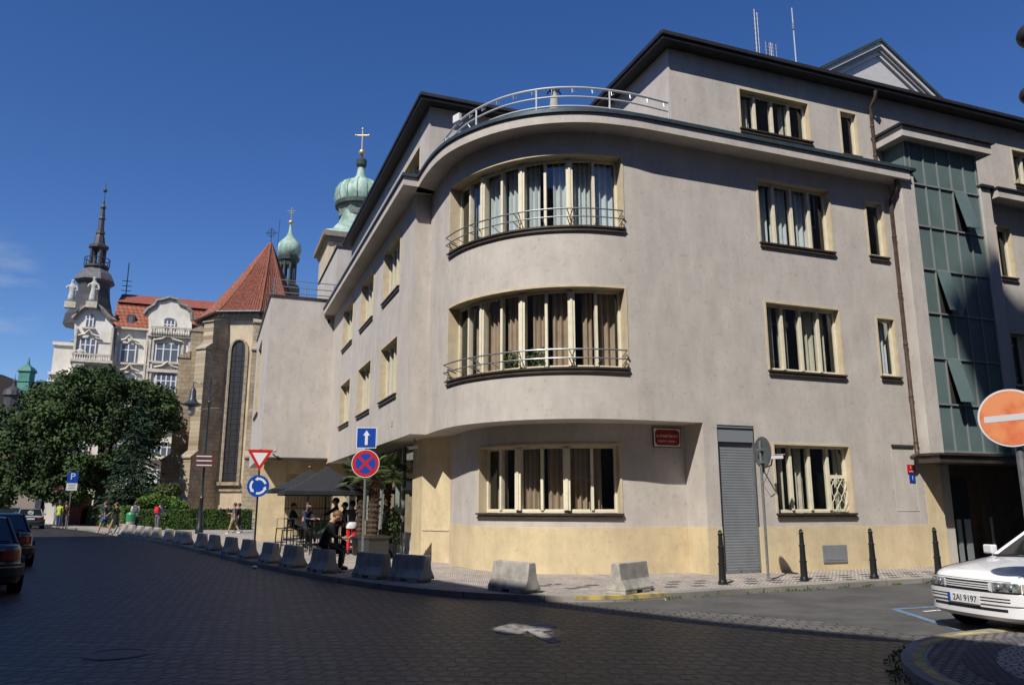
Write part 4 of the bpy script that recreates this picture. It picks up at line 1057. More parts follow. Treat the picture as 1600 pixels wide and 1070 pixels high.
# second lamp, far left, with flower basket
b2 = at(97, 818, 60.0); b2.z = .1
th = thing('street_lamp', 'slender black lamp post with a lantern standing before the broad tree', 'street lamp', tuple(b2))
zt2 = at(92, 672, 60).z
a = MB(); a.lathe(b2, [(.2, 0), (.2, .6), (.09, .8), (.06, zt2 - 1.2), (.05, zt2 - .2)], 10); q2 = at(92, 685, 60); a.tube([(b2.x, b2.y, zt2 - 1.8), (q2.x, q2.y, zt2 - 1.5)], .04, 6); a.build('post', M_BLACK, th, True, smooth=40)
a = MB(); a.lathe((q2.x, q2.y, q2.z - .5), [(.10, -.35), (.30, 0), (.34, .08), (.12, .3), (.08, .7), (.02, 1.0)], 10); a.build('lantern', mat('lantern_grey', (.10, .13, .15), .4), th, True)
bs = at(96, 764, 59.5); th = thing('flower_basket', 'pink flowers in a hanging basket on the far lamp post', 'flower basket', tuple(bs))
random.seed(5)
a = MB(); a.lathe(bs, [(.05, -.5), (.4, -.1), (.45, 0)], 12); a.build('basket', M_BLACK, th, True)
a = MB(); leafcloud(a, bs, .62, .5, .3, 260, .09); a.build('blossoms', mat('pink_petals', (.45, .12, .16), .8, var=.4, color2=(.10, .14, .05)), th, True, smooth='keep')
# near lamp at the right frame edge (only the edges of its two lanterns reach into view)
th = thing('twin_lamp', 'dark round street lamp housings cut off by the right frame edge, top corner', 'street lamp', tuple(at(1660, 1100, 6.5).xy) + (.0,))
pl0 = at(1684, 500, 6.5); a = MB(); a.tube([(pl0.x, pl0.y, 0), (pl0.x, pl0.y, at(1620, 0, 6.5).z + .3)], .04, 10); a.build('pole', M_BLACK, th, True)
for (px, py, r_) in ((1614, 55, .135), (1612, 148, .10)):
    c_ = at(px, py, 6.5); a = MB(); a.ball(c_, r_, 20, (1, 1, .9)); a.build('housing', mat('dark_housing', (.03, .025, .022), .5), th, True, smooth=60)
# green bin
gb = at(203, 822, 47.5); gb.z = .1; th = thing('litter_bin', 'small green litter bin on a pale base by the barriers', 'bin', tuple(gb))
a = MB(); a.lathe(gb, [(.22, 0), (.24, .6)], 12); a.build('base', M_CONC, th, True); a = MB(); a.lathe(gb, [(.25, .602), (.27, 1.0), (.2, 1.12), (.02, 1.15)], 12); a.build('green_top', mat('bin_green', (.03, .22, .09), .5), th, True)

# manhole cover and litter on the carriageway
q = onZ(182, 1022, 0); th = thing('manhole_cover', 'round dark iron manhole cover set in the setts at the lower left', 'manhole cover', (q.x, q.y, 0))
a = MB(); a.lathe((0, 0, 0), [(.001, .0), (.33, .0), (.34, .006), (.30, .012), (.29, .006), (.001, .006)], 32); a.build('cover', mat('worn_iron', (.03, .028, .027), .5, metal=.4, var=.4, vscale=14), th)
q = onZ(397, 888, 0); th = thing('crumpled_paper', 'small crumpled white paper lying in the road by the kerb', 'litter', (q.x, q.y, 0)); a = MB(); random.seed(4)
a.ball((0, 0, .04), .06, 8, (1.5, 1, .6)); a.v = [(x + random.uniform(-.015, .015), y + random.uniform(-.015, .015), max(.001, z + random.uniform(-.01, .012))) for x, y, z in a.v]; a.build('paper', M_WHITE, th)
for k_, (px, py) in enumerate(((866, 914), (1040, 938), (905, 890))):
    q = onZ(px, py, .0 if k_ == 1 else .1); th = thing('cigarette_butt' if 0 else 'paper_scrap', ('tiny pale paper scrap on the kerb below the bow window', 'tiny pale scrap in the gutter by the yellow kerb paint', 'tiny pale scrap at the foot of the ochre base')[k_], 'litter', (q.x, q.y, q.z)); a = MB(); a.cbox((0, 0, .012), (.06, .035, .008), Matrix.Rotation(.3 + k_, 3, 'Y')); a.build('scrap', M_WHITE, th)
# ================================================================== cars
M_TYRE = mat('tyre_rubber', (.015, .015, .015), .8); M_RIM = mat('wheel_rim', (.35, .36, .37), .35, metal=.7)
M_CGLASS = mat('car_glass', (.012, .016, .016), .06, spec=.9); M_CBLACK = mat('black_trim', (.012, .012, .012), .5)
M_TAIL = mat('tail_lamp_red', (.22, .01, .01), .2, spec=.8); M_HEAD = mat('headlamp_glass', (.35, .37, .38), .12, metal=.35, spec=1.0, var=.5, vscale=14, color2=(.10, .11, .12))
def paint(name, col, rough=.28): return mat(name, col, rough, coat=.8, var=.04, vscale=2)
def make_car(label, group, m, loc, rz, plate=None, front=True, estate=False, badge=True, W=.83, L=4.15):
    th = thing('parked_car', label, 'car', loc, rz, group)
    # plan outline, from the front right corner round the front to the left; local +X is ahead, the nose at x=0
    pts = [(-L / 2, -W), (-1.2, -W), (-.55, -W * .985), (-.22, -W * .92), (-.06, -W * .74), (.0, -W * .4), (.02, 0), (.0, W * .4), (-.06, W * .74), (-.22, W * .92), (-.55, W * .985), (-1.2, W), (-L / 2, W),
           (-L + .9, W * .99), (-L + .3, W * .95), (-L + .06, W * .78), (-L, W * .35), (-L, -W * .35), (-L + .06, -W * .78), (-L + .3, -W * .95), (-L + .9, -W * .99), (-L / 2, -W)]
    P = Path(pts, True); n = 110
    us = [P.len * i / n for i in range(n)]
    def deck(x):
        if x > -.1: return .70
        if x > -1.15: return .72 + (.90 - .72) * ((-.1 - x) / 1.05) ** .8
        if x > -L + .95: return .92
        return .92 - .04 * ((-L + .95 - x) / .95)
    def ring(inset, zf):
        r = []
        for u in us:
            p = P.at(u, inset); r.append(Vector((p.x, p.y, zf(p.x))))
        return r
    lev = [ring(.14, lambda x: .19), ring(.035, lambda x: .22), ring(.0, lambda x: .30), ring(.0, lambda x: .44), ring(.012, lambda x: .55), ring(.03, lambda x: .57 if True else 0), ring(.035, lambda x: .64),
           ring(.045, lambda x: deck(x) - .06), ring(.075, lambda x: deck(x) - .015), ring(.14, lambda x: deck(x) + .005)]
    # crown towards the middle line
    for k in (.66, .33, .0):
        r = []
        for u in us:
            p = P.at(u, .14); x = min(-.16 - (1 - k) * .05, max(-L + .16, p.x)); r.append(Vector((x, p.y * k, deck(x) + .005 + .03 * (1 - k * k))))
        lev.append(r)
    b = MB(); vs = [q for r in lev for q in r]; fs = []
    for i in range(len(lev) - 1):
        for j in range(n): fs.append((i * n + j, i * n + (j + 1) % n, (i + 1) * n + (j + 1) % n, (i + 1) * n + j))
    fs.append(tuple(range(n))); b.add(vs, fs)
    b.build('body', m, th, smooth=42)
    # greenhouse
    x0, x1 = -1.12, (-L + .12 if estate else -L + .62); tx0, tx1 = -1.86, (-L + .5 if estate else -L + 1.25)
    def ghr(t, ins=0):
        a = x0 + (tx0 - x0) * t - ins; c = x1 + (tx1 - x1) * t + ins; w_ = (W - .09) + ((W - .24) - (W - .09)) * t - ins; z = .90 + .47 * t
        return [Vector((a, -w_ * .86, z)), Vector((a + .05, 0, z)), Vector((a, w_ * .86, z)), Vector((a - .14, w_, z)), Vector(((a + c) / 2, w_ * 1.01, z)), Vector((c + .12, w_, z)), Vector((c, w_ * .88, z)), Vector((c - .03, 0, z)), Vector((c, -w_ * .88, z)), Vector((c + .12, -w_, z)), Vector(((a + c) / 2, -w_ * 1.01, z)), Vector((a - .14, -w_, z))]
    g = MB(); A = ghr(0); B = ghr(1); k = len(A); g.add(A + B, [(i, (i + 1) % k, k + (i + 1) % k, k + i) for i in range(k)]); g.build('windscreen_and_windows', M_CGLASS, th, smooth=25)
    r = MB(); A = ghr(.94); B = ghr(1.03, .05); C_ = ghr(1.07, .22); r.add(A + B + C_, [(i, (i + 1) % k, k + (i + 1) % k, k + i) for i in range(k)] + [(k + i, k + (i + 1) % k, 2 * k + (i + 1) % k, 2 * k + i) for i in range(k)] + [tuple(range(2 * k, 3 * k))]); r.build('roof', m, th, smooth=50)
    A = ghr(0); B = ghr(.97)
    for i0, i1 in ((3, 2), (11, 0), (5, 6), (9, 8)):
        pp = MB(); off = Vector((0, .012 * (1 if A[i0].y > 0 else -1), 0)); pp.tube([(A[i0] + A[i1]) / 2 + off, (B[i0] + B[i1]) / 2 + off], .035, 6); pp.build('roof_pillar', m, th, smooth=60)
    for s in (1, -1):
        pp = MB(); pp.tube([Vector((-L / 2 - .1, s * (W - .07), .92)), Vector((-L / 2 - .13, s * (W - .22), 1.34))], .03, 6); pp.build('door_pillar', M_CBLACK, th, smooth=60)
        mr = MB(); mr.cbox((-1.32, s * (W + .06), .99), (.10, .18, .13), Matrix.Rotation(.15 * s, 3, 'Z')); mr.build('side_mirror', m, th, bevel=.02)
        mo = MB(); mo.box(-L + .9, -1.05, s * (W + .004) - .008, s * (W + .004) + .008, .48, .53); mo.build('side_moulding', M_CBLACK, th, bevel=.003)
        for xx in (-.78, -L + .82):
            wl = MB(); wl.lathe((0, 0, 0), [(.20, -.10), (.29, -.09), (.30, -.06), (.30, .06), (.29, .09), (.20, .095)], 28); o = wl.build('wheel', M_TYRE, th, smooth=40); o.location = (xx, s * (W - .085), .30); o.rotation_euler = (PI / 2, 0, 0)
            rm = MB(); rm.lathe((0, 0, 0), [(.19, -.08), (.19, .099), (.15, .09), (.06, .10), (.05, .11)], 20); rm.build('rim', M_RIM, o, smooth=40)
            ac_ = MB(); ac_.lathe((0, 0, 0), [(.345, -.06), (.345, .0)], 28); o2 = ac_.build('wheel_arch', M_CBLACK, th); o2.location = (xx, s * (W - .028) , .33); o2.rotation_euler = (PI / 2 if s > 0 else -PI / 2, 0, 0)
    uF = P.near(.02, 0); uB = P.near(-L, 0)
    if front:
        bp = MB(); pbox(bp, P, uF - 1.35, uF + 1.35, -.035, .03, .40, .555); pbox(bp, P, uF - 1.3, uF + 1.3, -.02, .03, .255, .399); bp.build('bumper', m, th, smooth=35, bevel=.012)
        sl_ = MB(); pbox(sl_, P, uF - .62, uF + .62, -.0365, .02, .44, .455); pbox(sl_, P, uF - .62, uF + .62, -.0365, .02, .475, .49); pbox(sl_, P, uF - .58, uF + .58, -.022, .02, .33, .365); pbox(sl_, P, uF - 1.25, uF + 1.25, -.036, .02, .548, .556); sl_.build('bumper_slot', M_CBLACK, th)
        gr = MB(); pbox(gr, P, uF - .36, uF + .36, .006, .05, .565, .665); g0 = gr.build('grille', M_CBLACK, th)
        gr = MB()
        for z in (.578, .606, .634): pbox(gr, P, uF - .35, uF + .35, -.002, .03, z, z + .014)
        pbox(gr, P, uF - .37, uF - .35, -.002, .04, .565, .665); pbox(gr, P, uF + .35, uF + .37, -.002, .04, .565, .665); gr.build('grille_bars', m, g0)
        for s in (1, -1):
            h = MB(); pbox(h, P, *(sorted((uF + s * .39, uF + s * .74))), .002, .06, .562, .672); h.build('headlight', M_HEAD, th, smooth=35, bevel=.006)
            h = MB(); pbox(h, P, *(sorted((uF + s * .75, uF + s * .90))), .004, .06, .565, .668); h.build('indicator', mat('indicator_glass', (.42, .36, .30), .2), th, smooth=35)
        hg = MB()
        for s in (1, -1): hg.tube([(x_, s * (W - .115 - .10 * max(0, (.45 + x_) / .35) ** 2), deck(x_) + .004) for x_ in (-.16, -.25, -.35, -.5, -.8, -1.1)], .0045, 4)
        pbox(hg, P, uF - .62, uF + .62, .030, .05, .682, .688); hg.build('bonnet_gap', M_CBLACK, th)
        for s in (1, -1):
            for du in (.47, .62): rfl = MB(); q_ = P.at(uF + s * du, -.003, .617); rfl.ball(q_, .036, 10, (.35, 1, 1)); rfl.build('lamp_lens', M_RIM, th, smooth=60)
        wp = MB(); wp.tube([(-1.12, -.5, .925), (-1.28, -.1, .99)], .010, 5); wp.tube([(-1.12, .1, .93), (-1.28, .5, .99)], .010, 5); wp.build('wipers', M_CBLACK, th)
        cw_ = MB(); cw_.box(-1.16, -1.08, -W + .22, W - .22, .915, .94); cw_.build('cowl', M_CBLACK, th)
        if badge:
            bd = MB(); bd.lathe((0, 0, 0), [(.001, 0), (.034, 0), (.034, .006), (.026, .008), (.001, .004)], 20); o = bd.build('badge', M_CBLACK, th, smooth=30); o.location = (-.115, 0, .700); o.rotation_euler = (0, rad(58), 0)
            rg = MB(); rg.tube([(.031 * math.cos(t * PI / 8), .031 * math.sin(t * PI / 8), .009) for t in range(17)], .004, 6); rg.extr([(-.03, .006, .008), (.004, .010, .008), (-.002, .0, .008), (.03, -.006, .008), (-.004, -.010, .008), (.002, 0, .008)], (0, 0, .002)); rg.build('badge_ring', M_RIM, o)
    else:
        bp = MB(); pbox(bp, P, P.near(-L + .35, W * .95), P.near(-L + .35, -W * .95), -.04, .03, .34, .56); bp.build('bumper', m if estate else M_CBLACK, th, smooth=35, bevel=.012)
        sl_ = MB(); pbox(sl_, P, P.near(-L + .35, W * .95), P.near(-L + .35, -W * .95), -.045, -.041, .50, .525); sl_.build('bumper_strip', M_RIM, th)
        for s in (1, -1):
            uu = P.near(-L, s * W * .6) - s * .02; h = MB(); pbox(h, P, uu - .20, uu + .20, -.006, .05, .62, .80); h.build('tail_light', M_TAIL, th, smooth=35)
        h = MB(); h.box(-L - .008, -L + .02, -.42, .42, .60, .80); h.build('number_plate_recess', M_CBLACK, th)
        rw = MB(); A = ghr(.12); B = ghr(.88)
        rw.add([A[8] + Vector((-.03, .05, 0)), A[6] + Vector((-.03, -.05, 0)), B[6] + Vector((-.03, -.05, 0)), B[8] + Vector((-.03, .05, 0))], [(0, 1, 2, 3)]); rw.build('rear_window', M_CGLASS, th)
        br_ = MB(); br_.tube([(-L + .02, -.30, .84), (-L + .02, .30, .84)], .012, 6); br_.build('boot_trim', M_RIM, th)
    # number plate
    xx = (.057 if front else -L - .012); s = 1 if front else -1; zc = .445 if front else .70
    pb_ = MB(); pb_.box(min(xx, xx + s * .008), max(xx, xx + s * .008), -.26, .26, zc - .056, zc + .056); po_ = pb_.build('licence_plate', M_WHITE, th, bevel=.003)
    bl_ = MB(); bl_.box(min(xx + s * .0085, xx + s * .010), max(xx + s * .0085, xx + s * .010), *(sorted((-s * .26, -s * .215))), zc - .054, zc + .054); bl_.build('blue_band', M_BLUE, po_)
    if plate:
        o = text(plate, .105, (xx + s * .0095, s * .02, zc), (0, s, 0), (0, 0, 1), M_BLACK, po_, 'plate_characters', world=False)
    return th
M_CW = paint('white_car_paint', (.78, .78, .80)); M_CS = paint('silver_car_paint', (.30, .31, .33)); M_CK = paint('black_car_paint', (.012, .013, .016)); M_CG = paint('dark_green_paint', (.02, .03, .022)); M_CT = paint('teal_paint', (.03, .20, .22))
CG = 'cars parked along the square'
make_car('white hatchback with a dark shadow disc on its bonnet, nose at the right frame edge', None, M_CW, (9.22, 7.72, 0), rad(173), plate='2AI 9197')
def place_rear(label, m, px, py, D, rz, L=4.15, estate=False, plate=None, W=.83):
    """px,py: right rear bottom corner of the car as seen"""
    p = at(px, py, D); r = Matrix.Rotation(rz, 3, 'Z'); off = r @ Vector((-L, -W, 0))
    return make_car(label, CG, m, (p.x - off.x, p.y - off.y, 0), rz, plate, False, estate, W=W, L=L)
HD = rad(90 + 4)
for lab, m, rx, ry, rz, es in (('dark bronze saloon seen from behind, nearest at the left edge', paint('bronze_black_paint', (.035, .026, .018)), 36, 930, rad(107), False),
                               ('dark estate car parked ahead of the bronze saloon, left edge', M_CG, 53, 886, rad(106), False),
                               ):
    p = onZ(rx, ry, 0); r = Matrix.Rotation(rz, 3, 'Z'); off = r @ Vector((-4.15, -.83, 0)); make_car(lab, CG, m, (p.x - off.x, p.y - off.y, 0), rz, '3AB 4410' if 0 else None, False, es)
p = onZ(67, 826, 0); rz = rad(102); r = Matrix.Rotation(rz, 3, 'Z'); off = r @ Vector((-4.15, -.83, 0))
sc_ = make_car('silver saloon seen from behind with a round white emblem on its rear window', CG, M_CS, (p.x - off.x, p.y - off.y, 0), rz, None, False, False, W=.9)
em = MB()
for k in range(12):
    a0 = 2 * PI * k / 12; em.tube([(-3.43, .17 * math.cos(a0), 1.13 + .12 * math.sin(a0)), (-3.43, .17 * math.cos(a0 + .5), 1.13 + .12 * math.sin(a0 + .5))], .02, 4)
em.tube([(-3.43, -.13, 1.13), (-3.43, .13, 1.13)], .02, 4); em.tube([(-3.43, -.1, 1.06), (-3.43, 0, 1.22), (-3.43, .1, 1.06)], .02, 4)
em.build('window_emblem', M_WHITE, sc_)
for lab, m, rx, ry, es in (('black car parked behind the silver saloon at the left edge', M_CK, 22, 824, True), ('teal car with only its roof showing beyond the black one', M_CT, 34, 812, True), ('grey van roofed car standing furthest beyond the silver saloon', M_CS, 58, 806, True)):
    p = onZ(rx, ry, 0); off = r @ Vector((-4.15, -.83, 0)); make_car(lab, CG, m, (p.x - off.x, p.y - off.y, 0), rz, None, False, es)
# ================================================================== people
M_SKIN = mat('skin', (.45, .26, .18), .6)
def skinmesh(name, chains, m, parent=None, sub=2):
    """chains: list of lists of (pos, radius); shared points merge; first point is the root"""
    idx = {}; vs = []; rs = []; es = []
    for ch in chains:
        prev = None
        for p, r in ch:
            k = tuple(round(c, 4) for c in p)
            if k not in idx: idx[k] = len(vs); vs.append(k); rs.append(r)
            i = idx[k]
            if prev is not None and prev != i and (prev, i) not in es and (i, prev) not in es: es.append((prev, i))
            prev = i
    me = bpy.data.meshes.new(name); me.from_pydata(vs, es, []); me.materials.append(m)
    o = bpy.data.objects.new(name, me); COL.objects.link(o)
    md = o.modifiers.new('skin', 'SKIN'); md.use_smooth_shade = True; md.branch_smoothing = .6
    for i, d in enumerate(me.skin_vertices[0].data):
        d.radius = (rs[i], rs[i]) if not isinstance(rs[i], tuple) else rs[i]; d.use_root = (i == 0)
    s = o.modifiers.new('sub', 'SUBSURF'); s.levels = sub; s.render_levels = sub
    if parent: o.parent = parent
    return o
def dirv(a): return Vector((0, math.sin(a), -math.cos(a)))     # a=0 hangs down, +90deg points forward (+Y)
def person(label, loc, rz, top, bottom, hair, H=1.74, lean=0.0, hipL=0.05, kneeL=0.05, hipR=-0.05, kneeR=0.05, armL=(.1, .2), armR=(.1, .2), seat=None, shorts=False, skirt=False, sleeves=1, head=0.0, long_hair=False, group=None, phone=False, backpack=None, fat=1.0, spreadL=.12, spreadR=.12, shoes=None):
    k = H / 1.74
    th = thing('person', label, 'person', loc, rz, group)
    S = lambda v: Vector(v) * k
    pelz = .93 * k
    if seat is not None: pelz = seat + .10 * k
    else:
        f = lambda h, kn: .44 * math.cos(h) + .42 * math.cos(h - kn)
        pelz = (max(f(hipL, kneeL), f(hipR, kneeR)) + .08) * k
    pel = Vector((0, 0, pelz)); sp = Vector((0, math.sin(lean), math.cos(lean)))
    waist = pel + sp * .18 * k; chest = pel + sp * .38 * k; neckb = pel + sp * .53 * k; hd = Vector((0, math.sin(lean + head), math.cos(lean + head)))
    chin = neckb + hd * .055 * k; hc = neckb + hd * .15 * k + Vector((0, .02 * k, 0)); top_ = neckb + hd * .225 * k
    fwd = Vector((0, math.cos(lean + head), -math.sin(lean + head)))
    C = []
    C.append([(pel, .125 * k * fat), (waist, .115 * k * fat), (chest, .135 * k * fat), (neckb, .075 * k), (chin, .068 * k), (hc, .125 * k), (top_, .10 * k)])
    C.append([(hc, .125 * k), (hc + fwd * .105 * k - hd * .01, .035 * k), (hc + fwd * .13 * k - hd * .02 * k, .014 * k)])
    for s in (1, -1): C.append([(hc, .125 * k), (hc + Vector((s * .10 * k, -.005, 0)), .024 * k)])
    T = [[(pel - sp * .13 * k if seat is None else pel - sp * .10 * k, .16 * k * fat), (pel + sp * .03 * k, .145 * k * fat), (waist, .13 * k * fat), (chest, .15 * k * fat), (neckb - sp * .01, .085 * k)]]
    B = []; shoeC = []
    for s, hip, kn in ((-1, hipL, kneeL), (1, hipR, kneeR)):
        h0 = pel + Vector((s * .095 * k, 0, -.03 * k)); kn_ = h0 + dirv(hip) * .43 * k; an = kn_ + dirv(hip - kn) * .41 * k
        toe = an + Vector((0, .15 * k, -.05 * k)); heel = an + Vector((0, -.03 * k, -.05 * k))
        C.append([(pel, .125 * k * fat), (h0, .085 * k), (h0.lerp(kn_, .5), .072 * k), (kn_, .055 * k), (kn_.lerp(an, .35), .052 * k), (an, .035 * k), (toe, .028 * k)])
        if shorts: B.append([(pel, .15 * k * fat), (h0, .115 * k), (h0.lerp(kn_, .45), .10 * k), (h0.lerp(kn_, .8), .092 * k)])
        elif not skirt: B.append([(pel + sp * .09 * k, .12 * k * fat), (pel, .138 * k * fat), (h0, .108 * k), (h0.lerp(kn_, .5), .088 * k), (kn_, .07 * k), (kn_.lerp(an, .5), .062 * k), (an.lerp(kn_, .08), .052 * k)])
        shoeC.append([[(heel, .045 * k), (an + Vector((0, .05 * k, -.045 * k)), .045 * k), (toe, .038 * k)]])
    for s, (a, e), spd in ((-1, armL, spreadL), (1, armR, spreadR)):
        sh = neckb - sp * .05 * k + Vector((s * .17 * k, 0, 0)); d = dirv(a); d = (d + Vector((s * spd, 0, 0))).normalized(); el = sh + d * .28 * k
        d2 = (dirv(a + e) + Vector((-s * .25 * min(1, e), 0, 0))).normalized(); wr = el + d2 * .24 * k; pm = wr + d2 * .07 * k
        C.append([(chest, .135 * k * fat), (sh, .055 * k), (sh.lerp(el, .5), .046 * k), (el, .038 * k), (el.lerp(wr, .4), .037 * k), (wr, .024 * k), (pm, .034 * k)])
        lat = d2.cross(Vector((1, 0, 0))).normalized()
        for q, (o_, ln) in enumerate(((-.026, .066), (-.009, .078), (.009, .073), (.026, .058))):
            base = pm + lat * o_ * k; C.append([(pm, .034 * k), (base + d2 * .02 * k, .0095 * k), (base + d2 * ln * .6 * k + Vector((-s * .006, 0, 0)), .0088 * k), (base + d2 * ln * k + Vector((-s * .022 * k, 0, 0)), .008 * k)])
        C.append([(pm, .034 * k), (wr + d2 * .03 * k - lat * .04 * k, .011 * k), (wr + d2 * .07 * k - lat * .055 * k + Vector((-s * .01, 0, 0)), .009 * k)])
        end = [(el, .055 * k)] if sleeves < 1 else [(el, .052 * k), (wr - d2 * .02 * k, .038 * k)]
        if sleeves > 0: T.append([(chest, .15 * k * fat), (sh, .072 * k), (sh.lerp(el, .5), .06 * k)] + end)
        if s == 1: HAND = pm + d2 * .04 * k
    skinmesh('body', C, M_SKIN, th)
    skinmesh('shirt', T, top, th); 
    if skirt:
        sk = MB(); sk.lathe(pel - Vector((0, 0, .42 * k)), [(.20 * k, 0), (.185 * k, .2 * k), (.165 * k, .38 * k), (.13 * k, .55 * k), (.12 * k, .62 * k)], 18, sx=1, sy=.9); sk.build('skirt', top, th, smooth=60)
    if B: skinmesh('skirt' if skirt else ('shorts' if shorts else 'trousers'), B, bottom, th)
    for sc in shoeC: skinmesh('shoe', sc, shoes or M_CBLACK, th)
    hm = MB(); hm.ball((0, 0, 0), .112 * k, 14, (.94, 1.06, 1.0)); ho = hm.build('hair', hair, th, smooth=180); ho.location = hc + hd * .028 * k - fwd * .026 * k
    if long_hair: hl = MB(); hl.tube([hc - fwd * .05 * k, neckb - fwd * .08 * k, chest - fwd * .12 * k], [.09 * k, .085 * k, .03 * k], 10); hl.build('long_hair', hair, th, smooth=60)
    for s in (1, -1):
        e = MB(); e.ball(hc + fwd * .098 * k + Vector((s * .032 * k, 0, 0)) + hd * .01 * k, .012 * k, 6); e.build('eye', M_CBLACK, th)
    if phone:
        f = MB(); f.cbox(HAND + Vector((-.1 * k, .03, .03)), (.075, .15, .012), Matrix.Rotation(.6, 3, 'X')); f.build('phone', M_WHITE, th)
    if backpack:
        f = MB(); f.cbox(chest - Vector((0, .17 * k, .03)), (.28 * k, .16 * k, .42 * k)); f.cbox(chest - Vector((0, .26 * k, .08)), (.2 * k, .05, .22 * k)); f.build('backpack', backpack, th, bevel=.04)
    return th
def cloth(n, c): return mat(n, c, .9, var=.15, vscale=6)
C_BLK = cloth('black_cloth', (.012, .012, .014)); C_NAVY = cloth('navy_cloth', (.02, .03, .06)); C_RED = cloth('red_cloth', (.62, .02, .03)); C_WHT = cloth('white_cloth', (.7, .7, .7)); C_JEAN = cloth('jeans', (.04, .07, .14)); C_GREY = cloth('grey_cloth', (.12, .12, .13)); C_BLUE = cloth('blue_cloth', (.06, .12, .3)); C_YEL = cloth('hi_vis_yellow', (.45, .52, .04)); C_TAN = cloth('khaki_cloth', (.3, .25, .17))
H_BR = mat('brown_hair', (.06, .03, .015), .6); H_BK = mat('black_hair', (.01, .008, .007), .5); H_GR = mat('ginger_hair', (.14, .07, .03), .6)
def facing(px_dir): return px_dir
# heading so local +Y points: right in picture = RT
RIGHT = math.atan2(RT.y, RT.x) - PI / 2; AWAY = -YAW; LEFT = RIGHT + PI; TOWARD = AWAY + PI
q, sa = SEAT
person('man in black sitting on a concrete barrier, bent over a white phone', (q.x, q.y, .1), RIGHT + .15, C_BLK, C_BLK, H_GR, H=1.78, lean=.30, head=.45, seat=.52, hipL=1.45, kneeL=1.5, hipR=1.25, kneeR=1.35, armL=(.15, 1.15), armR=(.2, 1.2), phone=True)
p = at(548, 864, 25.5); LADY = p
person('woman in red trousers with a white shirt tail, standing with her back turned', (p.x, p.y, .1), AWAY + .1, cloth('slate_cloth', (.07, .07, .085)), C_RED, H_BK, H=1.66, long_hair=False, armL=(.0, .9), armR=(0, .9), head=.1, spreadL=.35, spreadR=.35)
a = MB(); 
p2 = p + Vector((0, 0, 0)); f_ = thing('shirt_tail', 'x', 'x'); bpy.data.objects.remove(f_)
lady = [o for o in COL.objects if o.name.startswith('person') and o.parent is None][-1]
a.lathe((0, -.01, .80), [(.16, 0), (.172, .05), (.165, .14), (.15, .20)], 16, sx=1.12, sy=.98); a.build('shirt_tail', C_WHT, lady, smooth=50)
p = at(524, 864, 26.5); person('dark silhouetted man standing with one arm stretched to the high table', (p.x, p.y, .1), LEFT + .3, C_BLK, C_BLK, H_BK, H=1.76, armL=(1.0, .1), armR=(.9, .3), fat=1.15, lean=.08, spreadL=.4)
p = at(536, 864, 27.2); person('shaded woman standing close behind the silhouetted man', (p.x, p.y, .1), LEFT, C_BLK, C_BLK, H_BK, H=1.62, armL=(.5, .9), armR=(.3, 1.1))
p = at(474, 864, 28.5); person('broad figure seated on a bar stool under the parasol with curly dark hair', (p.x, p.y, .1), RIGHT - .5, C_NAVY, C_BLK, H_BK, H=1.75, seat=.72, lean=.15, hipL=1.2, kneeL=1.2, hipR=1.1, kneeR=1.2, armL=(.6, .9), armR=(.5, 1.0), fat=1.1, long_hair=True)
p = at(452, 864, 30.0); person('slim figure seated at the leftmost high table under the parasol', (p.x, p.y, .1), RIGHT, C_BLK, C_BLK, H_BR, H=1.7, seat=.72, lean=.1, hipL=1.2, kneeL=1.2, hipR=1.2, kneeR=1.2, armL=(.5, .9), armR=(.5, .9))
p = onZ(364, 832, .1); p = at(364, 836, 44.0); p.z = .1
person('woman in dark top and pale shorts walking by the ochre pier', (p.x, p.y, .1), LEFT, C_GREY, C_TAN, H_BR, H=1.7, hipL=.35, kneeL=.1, hipR=-.25, kneeR=.35, armL=(-.3, .3), armR=(.3, 1.3), shorts=True, sleeves=.5, shoes=C_WHT)
p = at(371, 834, 46.0); person('man in dark clothes walking just behind the woman in pale shorts', (p.x, p.y, .1), LEFT, C_BLK, C_NAVY, H_BK, H=1.66, hipL=.2, hipR=-.2, kneeR=.2, armL=(.3, 1), sleeves=.5)
p = at(161, 836, 44.5); person('man in navy shirt and blue shorts walking left', (p.x, p.y, .1), LEFT, C_NAVY, C_BLUE, H_BR, H=1.78, hipL=.35, kneeL=.1, hipR=-.3, kneeR=.4, armL=(-.3, .3), armR=(.4, .5), shorts=True, sleeves=.5)
p = at(178, 836, 44.0); person('woman in a short black dress walking behind the man in navy', (p.x, p.y, .1), LEFT, C_BLK, C_BLK, H_BR, H=1.74, hipL=.4, kneeL=.1, hipR=-.35, kneeR=.4, armL=(.7, .2), armR=(-.3, .3), skirt=True, sleeves=.3)
p = at(208, 832, 48.0); person('person in a white top with a dark bag by the green bin', (p.x, p.y, .1), AWAY + .4, C_WHT, C_BLK, H_BR, H=1.76, armL=(.3, .6), armR=(.3, .9), sleeves=.5, backpack=C_GREY)
p = at(244, 832, 48.0); person('person in a blue shirt carrying a red backpack behind the barriers', (p.x, p.y, .1), AWAY - .3, C_BLUE, C_GREY, H_BK, H=1.70, lean=.2, head=.3, armL=(.4, .8), armR=(.4, .8), backpack=C_RED, sleeves=.5)
p = at(90, 826, 54.0); person('person in a yellow high visibility jacket and jeans at the kerb', (p.x, p.y, .1), AWAY, C_YEL, C_JEAN, H_BR, H=1.76, armL=(.3, .8), armR=(.2, .5))
p = at(100, 826, 54.3); person('person in dark brown clothes beside the yellow jacket', (p.x, p.y, .1), AWAY + .3, cloth('brown_cloth', (.08, .045, .035)), C_GREY, H_BR, H=1.8, armL=(.3, .8))
p = at(640, 862, 27.5)
